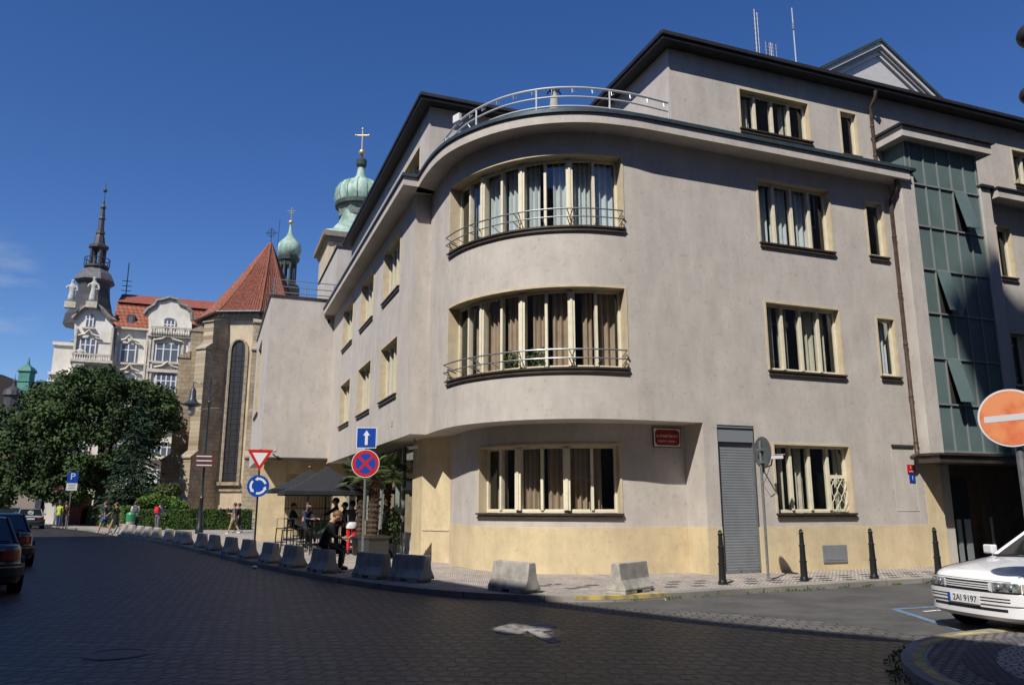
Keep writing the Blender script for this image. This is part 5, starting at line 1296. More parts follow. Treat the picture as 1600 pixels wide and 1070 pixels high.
# ================================================================== cafe
M_CANV = mat('black_canvas', (.016, .017, .022), .85, var=.2, vscale=3)
def parasol(label, px, py_apex, py_edge, D, half, ex=0):
    p = at(px, 860, D); za = at(px, py_apex, D).z; ze = at(px, py_edge, D).z
    th = thing('cafe_parasol', label, 'parasol', (p.x, p.y, .1), 0, 'black parasols of the pavement cafe')
    R_ = [Vector((math.cos(t) * half * 1.38, math.sin(t) * half * 1.38, 0)) for t in (PI / 4 + k * PI / 2 for k in range(4))]
    c = Vector((p.x, p.y, 0)); a = MB()
    ap = c + Vector((0, 0, za)); n = 6
    for k in range(4):
        A, B = c + R_[k] + Vector((0, 0, ze)), c + R_[(k + 1) % 4] + Vector((0, 0, ze))
        for i in range(n):
            s0, s1 = i / n, (i + 1) / n
            f = lambda s, Q: ap.lerp(Q, s) + Vector((0, 0, -.10 * math.sin(PI * s)))
            q0, q1, q2, q3 = f(s0, A), f(s1, A), f(s1, B), f(s0, B)
            if i == 0: a.add([q0, q1, q2], [(0, 1, 2)])
            else: a.quad(q0, q1, q2, q3)
        a.quad(A, B, B - Vector((0, 0, .12)), A - Vector((0, 0, .12)))
    a.build('canopy', M_CANV, th, True)
    a = MB(); a.tube([(p.x, p.y, .1), (p.x, p.y, za)], .028, 8); a.build('pole', M_BLACK, th, True)
    a = MB(); a.ball((p.x, p.y, za + .06), .05, 8); a.build('finial', mat('copper_finial', (.4, .14, .05), .4, metal=.5), th, True)
    for k in range(4):
        r_ = MB(); r_.tube([(p.x, p.y, za - .6), tuple((c + R_[k] * .55 + Vector((0, 0, ze + .45 * (za - ze) - .08))))], .012, 5); r_.build('rib', M_BLACK, th, True)
    a = MB(); a.box(p.x - .35, p.x + .35, p.y - .35, p.y + .35, .098, .18); a.build('base', M_CONC, th, True)
parasol('nearer large black parasol in front of the shop', 505, 727, 768, 26.0, 1.45)
parasol('further black parasol, its peak showing left of the nearer one', 477, 732, 765, 30.5, 1.5)
# high tables and stools
def high_table(px, D, label):
    p = at(px, 860, D); th = thing('high_table', label, 'table', (p.x, p.y, .1), random.uniform(-.3, .3), 'high tables of the pavement cafe')
    a = MB(); a.box(-.35, .35, -.35, .35, 1.02, 1.06); a.build('tabletop', C_BLK, th)
    for sx in (-.3, .3):
        for sy in (-.3, .3): a = MB(); a.tube([(sx, sy, 0), (sx * .95, sy * .95, 1.02)], .018, 6); a.build('leg', M_BLACK, th)
    a = MB(); a.box(-.28, .28, -.012, .012, .25, .27); a.build('foot_bar', M_BLACK, th)
def stool(px, D, label):
    p = at(px, 860, D); th = thing('bar_stool', label, 'stool', (p.x, p.y, .1), random.uniform(-3, 3), 'bar stools of the pavement cafe')
    a = MB(); a.box(-.19, .19, -.19, .19, .70, .73); a.build('seat', C_BLK, th)
    for sx in (-1, 1):
        for sy in (-1, 1): a = MB(); a.tube([(sx * .21, sy * .21, 0), (sx * .17, sy * .17, .70)], .013, 6); a.build('leg', M_BLACK, th)
    a = MB()
    for z, r_ in ((.25, .2),): a.tube([(r_, r_, z), (-r_, r_, z), (-r_, -r_, z), (r_, -r_, z), (r_, r_, z)], .010, 5)
    a.build('foot_ring', M_BLACK, th)
    a = MB(); a.tube([(-.17, .18, .72), (-.17, .2, 1.05), (.17, .2, 1.05), (.17, .18, .72)], .012, 6); a.build('backrest', M_BLACK, th)
random.seed(21)
for px, D, l in ((500, 25.5, 'square high table beneath the nearer parasol'), (463, 29, 'square high table between the two seated figures'), (520, 28.5, 'high table behind the standing silhouettes')): high_table(px, D, l)
for px, D, l in ((438, 28.5, 'black stool leftmost of the terrace, empty'), (448, 26.5, 'black stool in front of the slim seated figure'), (474, 28.5, 'black stool carrying the broad curly haired figure'), (452, 30.0, 'black stool carrying the slim figure at the left'), (510, 24.5, 'black stool nearest the parasol pole'), (488, 27, 'black stool between the seated man and the parasol pole')): stool(px, D, l)
p = at(503, 824, 25.2); th = thing('menu_board', 'small dark green menu board hung on the high table', 'menu board', (p.x, p.y, .9)); a = MB(); a.cbox((p.x, p.y, p.z), (.40, .04, .34), Matrix.Rotation(-YAW, 3, 'Z')); a.build('board', mat('menu_green', (.02, .05, .03), .6), th, True)
a = MB(); a.cbox((p.x, p.y, p.z - .18), (.42, .05, .03), Matrix.Rotation(-YAW, 3, 'Z')); a.build('rail', M_BLACK, th, True)
# planter and palms
def palm(label, px, D, pyc, rad_=.95, th_=.13, lean=0, nf=30):
    b_ = at(px, 860, D); zc = at(px, pyc, D).z; th = thing('palm_tree', label, 'palm', (b_.x, b_.y, .7), 0, 'potted fan palms before the shop')
    a = MB(); n = 26; pts = []; rs = []
    for i in range(n): t = i / (n - 1); pts.append((b_.x + lean * t * t, b_.y, .65 + (zc - .65) * t)); rs.append(th_ * (1 + .22 * (i % 2)) * (1.0 - .1 * t))
    a.tube(pts, rs, 9)
    leafcloud(a, (b_.x + lean * .4, b_.y, (zc + .7) / 2), th_ * 1.2, th_ * 1.2, (zc - .7) / 2, 420, .07, 1.5)
    a.build('trunk', mat('fibrous_trunk', (.075, .045, .028), .95, var=.5, vscale=20), th, True, smooth='keep')
    f = MB()
    for k in range(nf):
        az = k * 2.4 + random.uniform(-.2, .2); el = random.uniform(-.35, 1.25); L_ = rad_ * random.uniform(.75, 1.05)
        d = Vector((math.cos(az) * math.cos(el), math.sin(az) * math.cos(el), math.sin(el))); o = Vector((b_.x + lean, b_.y, zc))
        e = o + d * L_ * .55; f.tube([o, e], .010, 4)
        sd_ = d.cross(Vector((0, 0, 1))).normalized(); up_ = sd_.cross(d)
        for j in range(19):
            an = (j - 9) / 9 * 1.35; dd = (d * math.cos(an) + sd_ * math.sin(an)); ln = L_ * .52 * (1 - .25 * abs(an) / 1.35)
            w_ = .016; s2 = dd.cross(up_).normalized() * w_; m_ = e + dd * ln * .55; tip = e + dd * ln + Vector((0, 0, -ln * .28))
            f.quad(e, m_ + s2, tip, m_ - s2)
    f.build('fronds', mat('palm_green', (.085, .125, .035), .6, var=.45, vscale=5, color2=(.04, .07, .02)), th, True, smooth='keep')
random.seed(9)
palm('fuller potted fan palm with thick fibrous trunk behind the no stopping sign', 581, 23.6, 742, .95, .15, 0.05, 34)
palm('second, darker potted fan palm left of the thick trunk', 562, 25.2, 748, .95, .12, -.05, 28)
palm('potted fan palm leaning right close to the shop glass', 600, 24.6, 744, .8, .09, .15, 24)
p = at(583, 862, 23.4); th = thing('planter_box', 'dark square planter box holding the thick trunked palm', 'planter', (p.x, p.y, .1), .3)
a = MB(); a.box(-.33, .33, -.33, .33, 0, .62); a.box(-.36, .36, -.36, .36, .58, .64); a.build('box', mat('planter_grey', (.035, .037, .04), .6), th, bevel=.01); a = MB(); a.box(-.3, .3, -.3, .3, .641, .66); a.build('soil', mat('soil', (.04, .025, .015), .95), th)
for px, D, l in ((562, 25.2, 'dark round pot holding the darker palm'), (600, 24.6, 'black pot holding the palm that leans to the glass')):
    p = at(px, 862, D); th = thing('planter_pot', l, 'planter', (p.x, p.y, .1)); a = MB(); a.lathe((p.x, p.y, .1), [(.20, 0), (.27, .5), (.29, .52), (.29, .57), (.25, .55)], 16); a.build('pot', C_BLK, th, True, smooth=40); a = MB(); a.lathe((p.x, p.y, .1), [(.01, .56), (.25, .561)], 12); a.build('soil', mat('soil', (.04, .025, .015), .95), th, True)
p = at(611, 858, 24.2); th = thing('bushy_plant', 'low bushy plant in a pot against the shop glass', 'plant', (p.x, p.y, .1)); a = MB(); leafcloud(a, (p.x, p.y, 1.0), .28, .28, .55, 500, .07, .8); a.build('leaves', mat('bush_green', (.05, .08, .03), .7, var=.4), th, True, smooth='keep'); a = MB(); a.lathe((p.x, p.y, .1), [(.15, 0), (.2, .4)], 12); a.build('pot', C_BLK, th, True)
# plants behind the bow window glass
random.seed(2)
wp_ = P_up.at(ub0 + (ub1 - ub0) * .50, .50, 4.66); th = thing('window_plant', 'green house plant behind the glass of the middle bow window', 'plant', tuple(wp_)); a = MB()
for t in (.40, .46, .54, .60): q = P_up.at(ub0 + (ub1 - ub0) * t, .42, 4.95); leafcloud(a, q, .16, .08, .26, 110, .045, .5)
a.build('leaves', mat('house_plant_green', (.06, .12, .03), .6, var=.4), th, True, smooth='keep')
a = MB(); a.lathe(P_up.at(ub0 + (ub1 - ub0) * .44, .46, 4.62), [(.07, 0), (.10, .16)], 12); a.build('pot', mat('terracotta', (.3, .1, .06), .8), th, True)
# ================================================================== unseen buildings behind the camera that shade the junction, the tall one made up
M_TEN = mat('unseen_tenement_render', (.32, .29, .25), .9, var=.15, vscale=1)
M_TILE = brick_mat('red_roof_tiles', (.27, .085, .05), (.18, .06, .04), (.09, .03, .02), .26, .34, .03, rough=.85, bumpd=.05, plane='WALL', var=.4, vs=.6)
def tenement(label, outline, h, floors, front, th_roof=1.5):
    xs = [p[0] for p in outline]; ys = [p[1] for p in outline]
    t = thing('unseen_tenement_building', label, 'building', (sum(xs) / len(xs), sum(ys) / len(ys), 0))
    a = MB(); a.prism(outline, -.02, h); a.build('wall', M_TEN, t, True)
    P = Path(front)
    for s_ in range(len(P.p) - 1):
        L_ = P.c[s_ + 1] - P.c[s_]; n_ = int(L_ // 2.6)
        for i in range(n_):
            u = P.c[s_] + (i + .5) * L_ / n_
            for f in range(floors):
                z = 1.2 + f * (h - 1.5) / floors
                w_ = MB(); pbox(w_, P, u - .6, u + .6, -.05, .01, z, z + 1.9); o = w_.build('window', M_CREAM, t, True)
                w_ = MB(); pbox(w_, P, u - .5, u + .5, -.06, -.0505, z + .1, z + 1.8); w_.build('pane', M_CGLASS, o)
    return t
edge = [(-4.0, 48.5), (-.9, 37.5), (1.2, 28.5), (2.6, 22.5), (3.75, 18.4), (4.75, 16.0), (5.1, 14.4), (5.85, 12.2), (6.9, 9.7), (7.9, 8.2), (8.6, 6.5)]
HT = 18.0; off = Vector((1.17 / 1.75 * HT, 1.0 / 1.75 * HT, 0))
fr_ = [(x - off.x, y - off.y) for x, y in edge]
row = tenement('unseen long rendered tenement row lining the street behind the photographer', fr_ + [(-3.4, -14), (-26, -14), (-36, fr_[0][1])], 14.0, 4, [tuple(q) for q in fr_])
# top storey with a made-up slot, cut to drop a sun patch on the setts
G = onZ(822, 982, 0); lh = Vector((-SUN_DIR.x, -SUN_DIR.y)).normalized(); tn = -SUN_DIR.z / math.hypot(SUN_DIR.x, SUN_DIR.y)
best = None
for i in range(len(fr_) - 1):
    a0, a1 = Vector(fr_[i]), Vector(fr_[i + 1]); e_ = a1 - a0; den = lh.x * e_.y - lh.y * e_.x
    if abs(den) < 1e-6: continue
    r0 = a0 - G.xy; t_ = (r0.x * e_.y - r0.y * e_.x) / den; u_ = (r0.x * lh.y - r0.y * lh.x) / den
    if 0 <= u_ <= 1 and t_ > 0: best = (i, u_, t_)
i, u_, t_ = best; a0, a1 = Vector(fr_[i]), Vector(fr_[i + 1]); fd = (a1 - a0).normalized(); Q = a0.lerp(a1, u_); zq = t_ * tn; hw = .58
n1, n2 = Q - fd * hw, Q + fd * hw; notch = [tuple(n1), tuple(n1 + lh * 4.2), tuple(n2 + lh * 4.2), tuple(n2)]
a = MB(); a.prism(fr_[:i + 1] + notch + fr_[i + 1:] + [(-3.4, -14), (-26, -14), (-36, fr_[0][1])], 14.003, HT); a.build('sun_slot_upper_wall', M_TEN, row, True)
pn = [tuple(n1), tuple(n2), tuple(n2 + lh * .2), tuple(n1 + lh * .2)]
zs0, zs1 = zq - .42, zq + .42
a = MB(); a.prism(pn, zs1, HT); a.build('sun_slot_lintel', M_TEN, row, True)
if zs0 > 14.01: a = MB(); a.prism(pn, 14.004, zs0); a.build('sun_slot_sill', M_TEN, row, True)
t = tenement('unseen tower block added behind the photographer to shade the stair bay', [(-5.0, -6.0), (4, -6.0), (4, -13), (-5.0, -13)], 43, 12, [(4, -6.0), (-5.0, -6.0)])  # added mass out of view, throws the shade on the stair bay
a = MB(); a.extr([(-4.99, -6.02, 40.5), (-6.25, -6.02, 43.5), (-5.4, -6.02, 44.8), (-4.2, -6.02, 45.6), (-3.5, -6.02, 44.9), (4, -6.02, 44), (4, -6.02, 40.5)], (0, -.6, 0)); a.build('added_shade_gable', M_TEN, t, True)  # edge profile made up to shape the shadow on the bay glazing
tenement('rendered house across the side street from the glazed stair bay', [(15, 1.5), (60, 2.5), (60, -10), (15, -10)], 26, 7, [(60, 2.5), (15, 1.5)])
tenement('plain rendered house closing the view down the street behind the photographer', [(4.5, -15), (40, -15), (40, -25), (4.5, -25)], 19, 5, [(40, -15), (4.5, -15)])

# ================================================================== the church
M_CHW = mat('church_plaster', (.56, .46, .32), .9, var=.18, vscale=.8, streak=.15, bump=.004)
M_STONE = brick_mat('sandstone_blocks', (.46, .39, .28), (.38, .29, .18), (.27, .21, .14), .62, .32, .014, rough=.9, bumpd=.012, plane='WALL', var=.45, vs=.55)
M_STTR = mat('sandstone_trim', (.34, .28, .20), .9, var=.35, vscale=3)
M_VERD = mat('verdigris_copper', (.42, .54, .44), .65, var=.3, vscale=1.1, color2=(.22, .36, .30), streak=.35)
M_VERD2 = mat('dark_copper', (.035, .05, .045), .6, var=.4, vscale=3)
M_GOLD = mat('gilded_metal', (.62, .48, .26), .35, metal=.6)
cc = at(402, 700, 66.0); cc.z = 0
ch = thing('church', 'sandstone church apse with tall lancet windows, buttresses and a conical red tile roof', 'church', (cc.x, cc.y, 0))
R_ = 4.95; ze = at(358, 487, 60.8).z; za = at(423, 381, 66).z
def rp(ang, r, z): return cc + RT * (r * math.cos(rad(ang)) * (.58 if math.cos(rad(ang)) > 0 else 1)) + FH * (r * math.sin(rad(ang))) + Vector((0, 0, z))
vang = [201 + 45 * k for k in range(8)]
a = MB(); ring = [rp(v, R_, 0) for v in vang]
Pc = [tuple(q.xy) for q in ring]
for k in range(8):
    P = Path([Pc[k], Pc[(k + 1) % 8]]); L_ = P.len
    # lancet opening
    if k in (0, 1): hol = [(L_ / 2 - .72, L_ / 2 + .72, 3.4, ze - 3.1)]
    else: hol = []
    sheet(a, P, 0, L_, 0, ze, hol)
    if hol:
        u0, u1, z0, z1 = hol[0]; um = L_ / 2
        # arched head: wall spandrels
        n = 8; ar_ = MB(); pts = []
        for i in range(n + 1):
            t_ = PI * i / n; pts.append((um - .72 * math.cos(t_), z1 + .95 * math.sin(t_)))
        # raise: cut replaced by trim ring and pane in front of the wall for the arch
        f_ = MB(); 
        poly = [(u0, z0)] + [(u0, z1)] + pts[1:-1] + [(u1, z1), (u1, z0)]
        f_.add([P.at(u, -.012, z) for u, z in poly], [tuple(range(len(poly)))]); pn_ = f_.build('lancet_window', mat('leaded_glass', (.03, .032, .036), .35, var=.2), ch, True)
        tr = MB(); path = [P.at(u, -.06, z) for u, z in poly]; tr.tube(path, .11, 6); tr.tube([P.at(u * .86 + um * .14, -.10, z) for u, z in poly], .06, 6); tr.build('tracery', M_STTR, pn_)
        lb = MB()
        for i in range(int((z1 - z0) / .42)): z = z0 + .3 + i * .42; lb.tube([P.at(u0 + .1, -.03, z), P.at(u1 - .1, -.03, z)], .018, 4)
        for u in (um - .25, um + .25): lb.tube([P.at(u, -.03, z0), P.at(u, -.03, z1 + .6)], .03, 4)
        lb.build('lead_bars', M_BROWN, pn_)
        s_ = MB(); pbox(s_, P, u0 - .15, u1 + .15, -.35, 0, z0 - .25, z0); s_.build('window_sill', M_STTR, pn_)
a.build('wall', M_CHW, ch, True)
a = MB(); B_ = [rp(v, R_ + .10, 2.9) for v in vang]
for k in range(8):
    P = Path([Pc[k], Pc[(k + 1) % 8]]); pbox(a, P, 0, P.len, -.12, 0, 2.7, 2.95); pbox(a, P, 0, P.len, -.30, 0, ze - .35, ze - .02); pbox(a, P, 0, P.len, -.18, 0, ze - .55, ze - .351)
a.build('string_course', M_STTR, ch, True)
# stone quoins beside the windows
def quoin(ang, dps, w_):
    c, s = math.cos, math.sin
    d = (RT * c(rad(ang)) + FH * s(rad(ang))); l = Vector((-d.y, d.x, 0)); b0 = rp(ang, R_ - .3, 0)
    bt = MB(); steps = [(0, 5.2, dps[0]), (5.2, ze - 3.2, dps[1]), (ze - 3.2, ze - .9, dps[2])]
    for z0, z1, dp in steps:
        q = [b0 + l * w_ / 2, b0 - l * w_ / 2, b0 - l * w_ / 2 + d * dp, b0 + l * w_ / 2 + d * dp]; bt.prism([tuple(p.xy) for p in q], z0, z1)
    o = bt.build('buttress', M_STONE, ch, True)
    for (z1, dp, nx) in ((5.2, dps[0], dps[1]), (ze - 3.2, dps[1], dps[2]), (ze - .9, dps[2], .2)):
        cpb = MB()
        e = .07; pl = [b0 + l * (w_ / 2 + e), b0 - l * (w_ / 2 + e)]
        A = [p + d * (nx - .05) + Vector((0, 0, z1 + .55)) for p in pl]; Bq = [p + d * (dp + .1) + Vector((0, 0, z1 + .002)) for p in pl]; Cq = [p + d * (nx - .05) + Vector((0, 0, z1 + .002)) for p in pl]; Dq = [p + Vector((0, 0, -.10)) for p in Bq]; Eq = [p + Vector((0, 0, -.10)) for p in Cq]
        cpb.add([A[0], A[1], Bq[1], Bq[0], Eq[0], Eq[1], Dq[1], Dq[0]], [(0, 1, 2, 3), (4, 7, 6, 5), (0, 4, 5, 1), (3, 2, 6, 7), (0, 3, 7, 4), (1, 5, 6, 2)])
        cpb.build('weathering', M_STTR, o)
quoin(201, (2.6, 2.0, 1.2), 1.0); quoin(246, (2.9, 2.3, 1.7), 1.0); quoin(291, (2.3, 1.6, 1.15), 1.0); quoin(156, (2.3, 1.6, 1.1), 1.0)
a = MB(); prof = [(R_ + .65, ze), (R_ + .1, ze + .55), (R_ * .80, ze + 1.9), (R_ * .5, ze + (za - ze) * .52), (R_ * .22, ze + (za - ze) * .80), (.08, za)]
vs = [rp(v, r, z) for r, z in prof for v in vang]; a.add(vs, [(i * 8 + k, i * 8 + (k + 1) % 8, (i + 1) * 8 + (k + 1) % 8, (i + 1) * 8 + k) for i in range(5) for k in range(8)] + [tuple(range(8))])
ro_ = a.build('roof', M_TILE, ch, True)
a = MB()
for v in vang: a.tube([rp(v, r, z + .03) for r, z in prof], .10, 6)
a.build('hip_tiles', mat('hip_tile', (.24, .08, .05), .85, var=.4, vscale=6), ro_)
# ribs of round tiles down every slope
a = MB()
for k in range(8):
    if k > 2 and k != 7: continue
    for j in range(1, 14):
        f = j / 14; pts_ = []
        for r, z in prof:
            A_, B2 = rp(vang[k], r, z), rp(vang[(k + 1) % 8], r, z); pts_.append(A_.lerp(B2, f) + Vector((0, 0, .02)))
        keep = 6 if j % 2 == 0 else 4
        a.tube(pts_[:keep], [.075] * (keep - 1) + [.03], 4, cap=False)
a.build('cover_tiles', mat('cover_tile', (.27, .09, .055), .85, var=.5, vscale=5), ro_)
a = MB(); a.tube([rp(201 + 45 * k, R_ + .72, ze + .02) for k in range(-1, 4)], .09, 6); a.tube([rp(205, R_ + .75, ze), rp(205, R_ + .15, ze - .8), rp(205, R_ + .15, .1)], .09, 8); a.build('gutter', M_GUTTER, ch, True)
tipp = Vector((cc.x, cc.y, za)); a = MB(); a.tube([tipp, tipp + Vector((0, 0, 1.5))], .03, 5)
zc_ = tipp + Vector((0, 0, 1.0))
for rr_2 in (.22, .36): a.tube([zc_ + RT * rr_2 * math.cos(t * .5236) + Vector((0, 0, rr_2 * math.sin(t * .5236))) for t in range(13)], .018, 4)
a.tube([zc_ - RT * .55, zc_ + RT * .55], .025, 5); a.tube([tipp + RT * .6 + Vector((0, 0, -.8)), tipp + RT * .68 + Vector((0, 0, 2.3))], .022, 5); a.build('cross', M_BLACK, ch, True)
# nave behind
a = MB(); n0 = rp(90, 4, 0); ex = [n0 - RT * 5.2, n0 + RT * 5.2, n0 + RT * 5.2 + FH * 16, n0 - RT * 5.2 + FH * 16]; a.prism([tuple(p.xy) for p in ex], 0, ze); a.build('nave_wall', M_CHW, ch, True)
# apse roof turret
def cpx(px, py, D): return at(px, py, D)
tt = at(449, 440, 70.0); zz = lambda y: at(456, y, 70.0).z; rr = lambda n: n * 70.0 / 1246
tw = thing('ridge_turret', 'small church ridge turret with open lantern and green copper onion dome', 'turret', (tt.x, tt.y, zz(470)))
c0 = Vector((tt.x, tt.y, 0))
a = MB(); a.lathe(c0, [(rr(21), zz(475)), (rr(20), zz(447)), (rr(13), zz(443)), (rr(13), zz(438))], 8); a.build('base', M_VERD2, tw, True)
for k in range(8):
    p_ = MB(); an = k * PI / 4 + .2; q_ = c0 + Vector((rr(12) * math.cos(an), rr(12) * math.sin(an), 0)); p_.tube([q_ + Vector((0, 0, zz(440))), q_ + Vector((0, 0, zz(408)))], .13, 6); p_.build('lantern_post', M_VERD2, tw, True)
a = MB(); a.lathe(c0, [(rr(13), zz(416)), (rr(14), zz(411)), (rr(17), zz(408)), (rr(18), zz(402)), (rr(15), zz(400))], 8); a.build('lantern_cornice', M_VERD2, tw, True)
a = MB(); a.lathe(c0, [(rr(15), zz(401)), (rr(18), zz(397)), (rr(20), zz(391)), (rr(18), zz(382)), (rr(12), zz(376)), (rr(6), zz(370)), (rr(3), zz(362)), (rr(1.6), zz(350))], 16); a.build('onion_dome', M_VERD, tw, True, smooth=50)
a = MB(); a.ball((c0.x, c0.y, zz(347.5)), rr(4), 12); a.tube([(c0.x, c0.y, zz(345)), (c0.x, c0.y, zz(324))], .04, 5)
for d_ in (7, 4): a.tube([c0 + RT * -rr(d_) + Vector((0, 0, zz(330 + (7 - d_)))), c0 + RT * rr(d_) + Vector((0, 0, zz(330 + (7 - d_))))], .04, 5)
a.build('cross', M_GOLD, tw, True, smooth=60)
# bell tower
D_ = 78.0; tt = at(557, 440, D_); zz = lambda y: at(557, y, D_ if y < 347 else 74.2).z; rr = lambda n: n * D_ / 1246
tw = thing('bell_tower', 'cream bell tower with a large green copper onion dome and golden cross', 'tower', (tt.x, tt.y, 0)); c0 = Vector((tt.x, tt.y, 0))
a = MB(); s = 3.5; a.box(c0.x - s, c0.x + s, c0.y - s, c0.y + s, 0, zz(372)); a.build('wall', M_CHW, tw, True)
a = MB(); a.box(c0.x - s - .18, c0.x + s + .18, c0.y - s - .18, c0.y + s + .18, zz(380), zz(374)); a.box(c0.x - s - .55, c0.x + s + .55, c0.y - s - .55, c0.y + s + .55, zz(373.8), zz(366)); a.build('cornice', mat('grey_cornice', (.22, .19, .15), .9, var=.2), tw, True)
for sx in (-1, 1): a = MB(); a.box(c0.x + sx * (s - .9) - .35, c0.x + sx * (s - .9) + .35, c0.y - s - .08, c0.y - s, 10, zz(381)); a.build('pilaster', M_STTR, tw, True)
a = MB(); zA_, zB_ = zz(365), zz(338); pr = [(5.5, zA_), (5.3, zA_ + .12), (4.4, zA_ + (zB_ - zA_) * .15), (3.5, zA_ + (zB_ - zA_) * .42), (2.8, zA_ + (zB_ - zA_) * .78), (2.35, zB_)]
vs = []
for r, z in pr: vs += [(c0.x + r * .7071 * sx, c0.y + r * .7071 * sy, z) for sx, sy in ((-1, -1), (1, -1), (1, 1), (-1, 1))]
pr0 = 5.35; 
a.lathe(c0, pr[:1] and [(r, z) for r, z in pr], 4, a0=PI / 4); a.build('skirt_roof', M_VERD, tw, True)
a = MB(); a.lathe(c0, [(rr(36), zz(344)), (rr(36), zz(331)), (rr(38), zz(329))], 8, a0=.2); a.build('drum', mat('weathered_drum', (.13, .16, .14), .7, var=.3), tw, True)
a = MB(); a.lathe(c0, [(rr(38), zz(329)), (rr(41), zz(327)), (rr(41), zz(321)), (rr(38), zz(320))], 16); a.build('dark_band', M_VERD2, tw, True)
a = MB(); a.lathe(c0, [(rr(39), zz(321)), (rr(42.5), zz(312)), (rr(41), zz(301)), (rr(34), zz(291)), (rr(22), zz(285)), (rr(13), zz(283))], 16, a0=.1); od = a.build('onion_dome', M_VERD, tw, True, smooth=50)
a = MB()
for k in range(16):
    an = .1 + k * PI / 8; a.tube([c0 + Vector((r * math.cos(an), r * math.sin(an), z)) for r, z in [(rr(39.3), zz(321)), (rr(42.8), zz(312)), (rr(41.3), zz(301)), (rr(34.2), zz(291)), (rr(22.2), zz(284.6))]], .045, 4)
a.build('seams', mat('seam_copper', (.12, .24, .2), .7), od)
a = MB(); a.lathe(c0, [(rr(15), zz(285)), (rr(14), zz(282)), (rr(8), zz(276)), (rr(6), zz(266)), (rr(5.5), zz(262))], 12); a.build('neck', M_VERD, tw, True, smooth=40)
a = MB(); a.lathe(c0, [(rr(6), zz(263)), (rr(9), zz(259)), (rr(9), zz(251)), (rr(7), zz(249)), (rr(2), zz(248)), (rr(2), zz(243))], 12); a.build('finial_drum', M_VERD2, tw, True, smooth=30)
a = MB(); a.ball((c0.x, c0.y, zz(238.5)), rr(5.5), 14); a.tube([(c0.x, c0.y, zz(234)), (c0.x, c0.y, zz(202))], rr(1.2), 6); a.tube([c0 - RT * rr(11) + Vector((0, 0, zz(212))), c0 + RT * rr(11) + Vector((0, 0, zz(212)))], rr(1.2), 6)
for q_ in (c0 - RT * rr(11) + Vector((0, 0, zz(212))), c0 + RT * rr(11) + Vector((0, 0, zz(212))), c0 + Vector((0, 0, zz(202)))): a.ball(q_, rr(2.4), 8)
a.build('cross', M_GOLD, tw, True, smooth=60)

# ================================================================== ornate corner house on the square
YN = 88.0; nv_ = lambda px, py: onY(px, py, YN)
M_STUC = mat('cream_stucco', (.74, .69, .61), .85, var=.14, vscale=.5, streak=.12); M_STUC2 = mat('stucco_ornament', (.58, .53, .45), .85, var=.25, vscale=2)
M_SLATE = mat('grey_slate_roof', (.05, .048, .05), .6, var=.35, vscale=2)
nb = thing('ornate_corner_house', 'cream ornate town house with curved gables, orange mansard roof and a slate corner turret', 'building', (nv_(200, 780).x, YN, 0))
xl, xr_ = nv_(113, 600).x, nv_(318, 600).x; zE = nv_(205, 512).z
a = MB(); a.box(xl, xr_, YN, YN + 14, 0, zE); zP = nv_(145, 560).z
a.build('wall', M_STUC, nb, True)
a = MB(); zc1 = nv_(95, 530).z; a.box(xl - 2.6, xl - .002, YN + 3.5, YN + 14, 0, zc1); a.box(xl - 2.75, xl - .003, YN + 3.3, YN + 14, zc1 + .001, zc1 + .35)
for z in (nv_(95, 578).z, nv_(95, 590).z): a.box(xl - 2.85, xl - .003, YN + 3.2, YN + 14, z, z + .25)
a.build('side_wing', M_STUC, nb, True)
def gable(name, pxs, dep, y0, m):
    a = MB(); a.extr([(q.x, y0, q.z) for q in (nv_(x, y) for x, y in pxs)], (0, dep, 0)); return a.build(name, m, nb, True)
gable('corner_gable', [(118, 580), (118, 500), (124, 492), (131, 486), (138, 482), (146, 480), (154, 482), (161, 487), (168, 495), (174, 501), (178, 512), (178, 580)], .5, YN - .7, M_STUC)
gable('right_gable', [(233, 580), (233, 500), (228, 494), (233, 487), (243, 481), (247, 474), (256, 473), (265, 470), (278, 473), (283, 480), (293, 484), (299, 492), (300, 502), (298, 580)], .6, YN - .9, M_STUC)
a = MB(); a.box(nv_(233, 540).x + .03, nv_(298, 540).x - .03, YN - .88, YN, 0, nv_(260, 578).z); a.build('right_bay', M_STUC, nb, True)
# gable copings
for pts in ([(116, 501), (124, 492), (131, 486), (138, 482), (146, 479), (154, 481), (161, 486), (168, 494), (175, 501), (181, 503)], [(226, 495), (233, 486), (243, 480), (247, 473), (256, 472), (265, 469), (278, 472), (283, 479), (293, 483), (300, 491), (301, 503)]):
    a = MB(); a.tube([(q.x, YN - .9, q.z) for q in (nv_(x, y) for x, y in pts)], .24, 6); a.build('gable_coping', mat('grey_coping', (.20, .19, .17), .8, var=.3), nb, True)
# cornices and string courses
for (x0, x1, y0, y1, d) in ((180, 233, 511, 514, .5), (232, 300, 524, 528, 1.3), (176, 233, 566, 568, .35), (233, 300, 566, 568, 1.2), (112, 178, 566, 570, 1.3), (231, 302, 578, 583, 1.2), (112, 178, 533, 534, .8), (180, 233, 640, 644, .3), (232, 302, 670, 674, 1.2), (232, 302, 716, 719, 1.5)):
    a = MB(); A_, B_ = nv_(x0, y1), nv_(x1, y0); a.box(A_.x, B_.x, YN - d, YN - .01, A_.z, nv_(x0, y0).z); a.build('string_course', M_STUC2, nb, True)
for x in (119, 175, 182, 229, 235, 240, 286, 296):
    a = MB(); A_ = nv_(x - 1.6, 545); B_ = nv_(x + 1.6, 545); B_.z = nv_(x, 515).z; d = .95 if x > 232 or x < 180 else .22; a.box(A_.x, B_.x, YN - d - .15, YN - .02, 0, B_.z); a.build('pilaster', M_STUC2, nb, True)
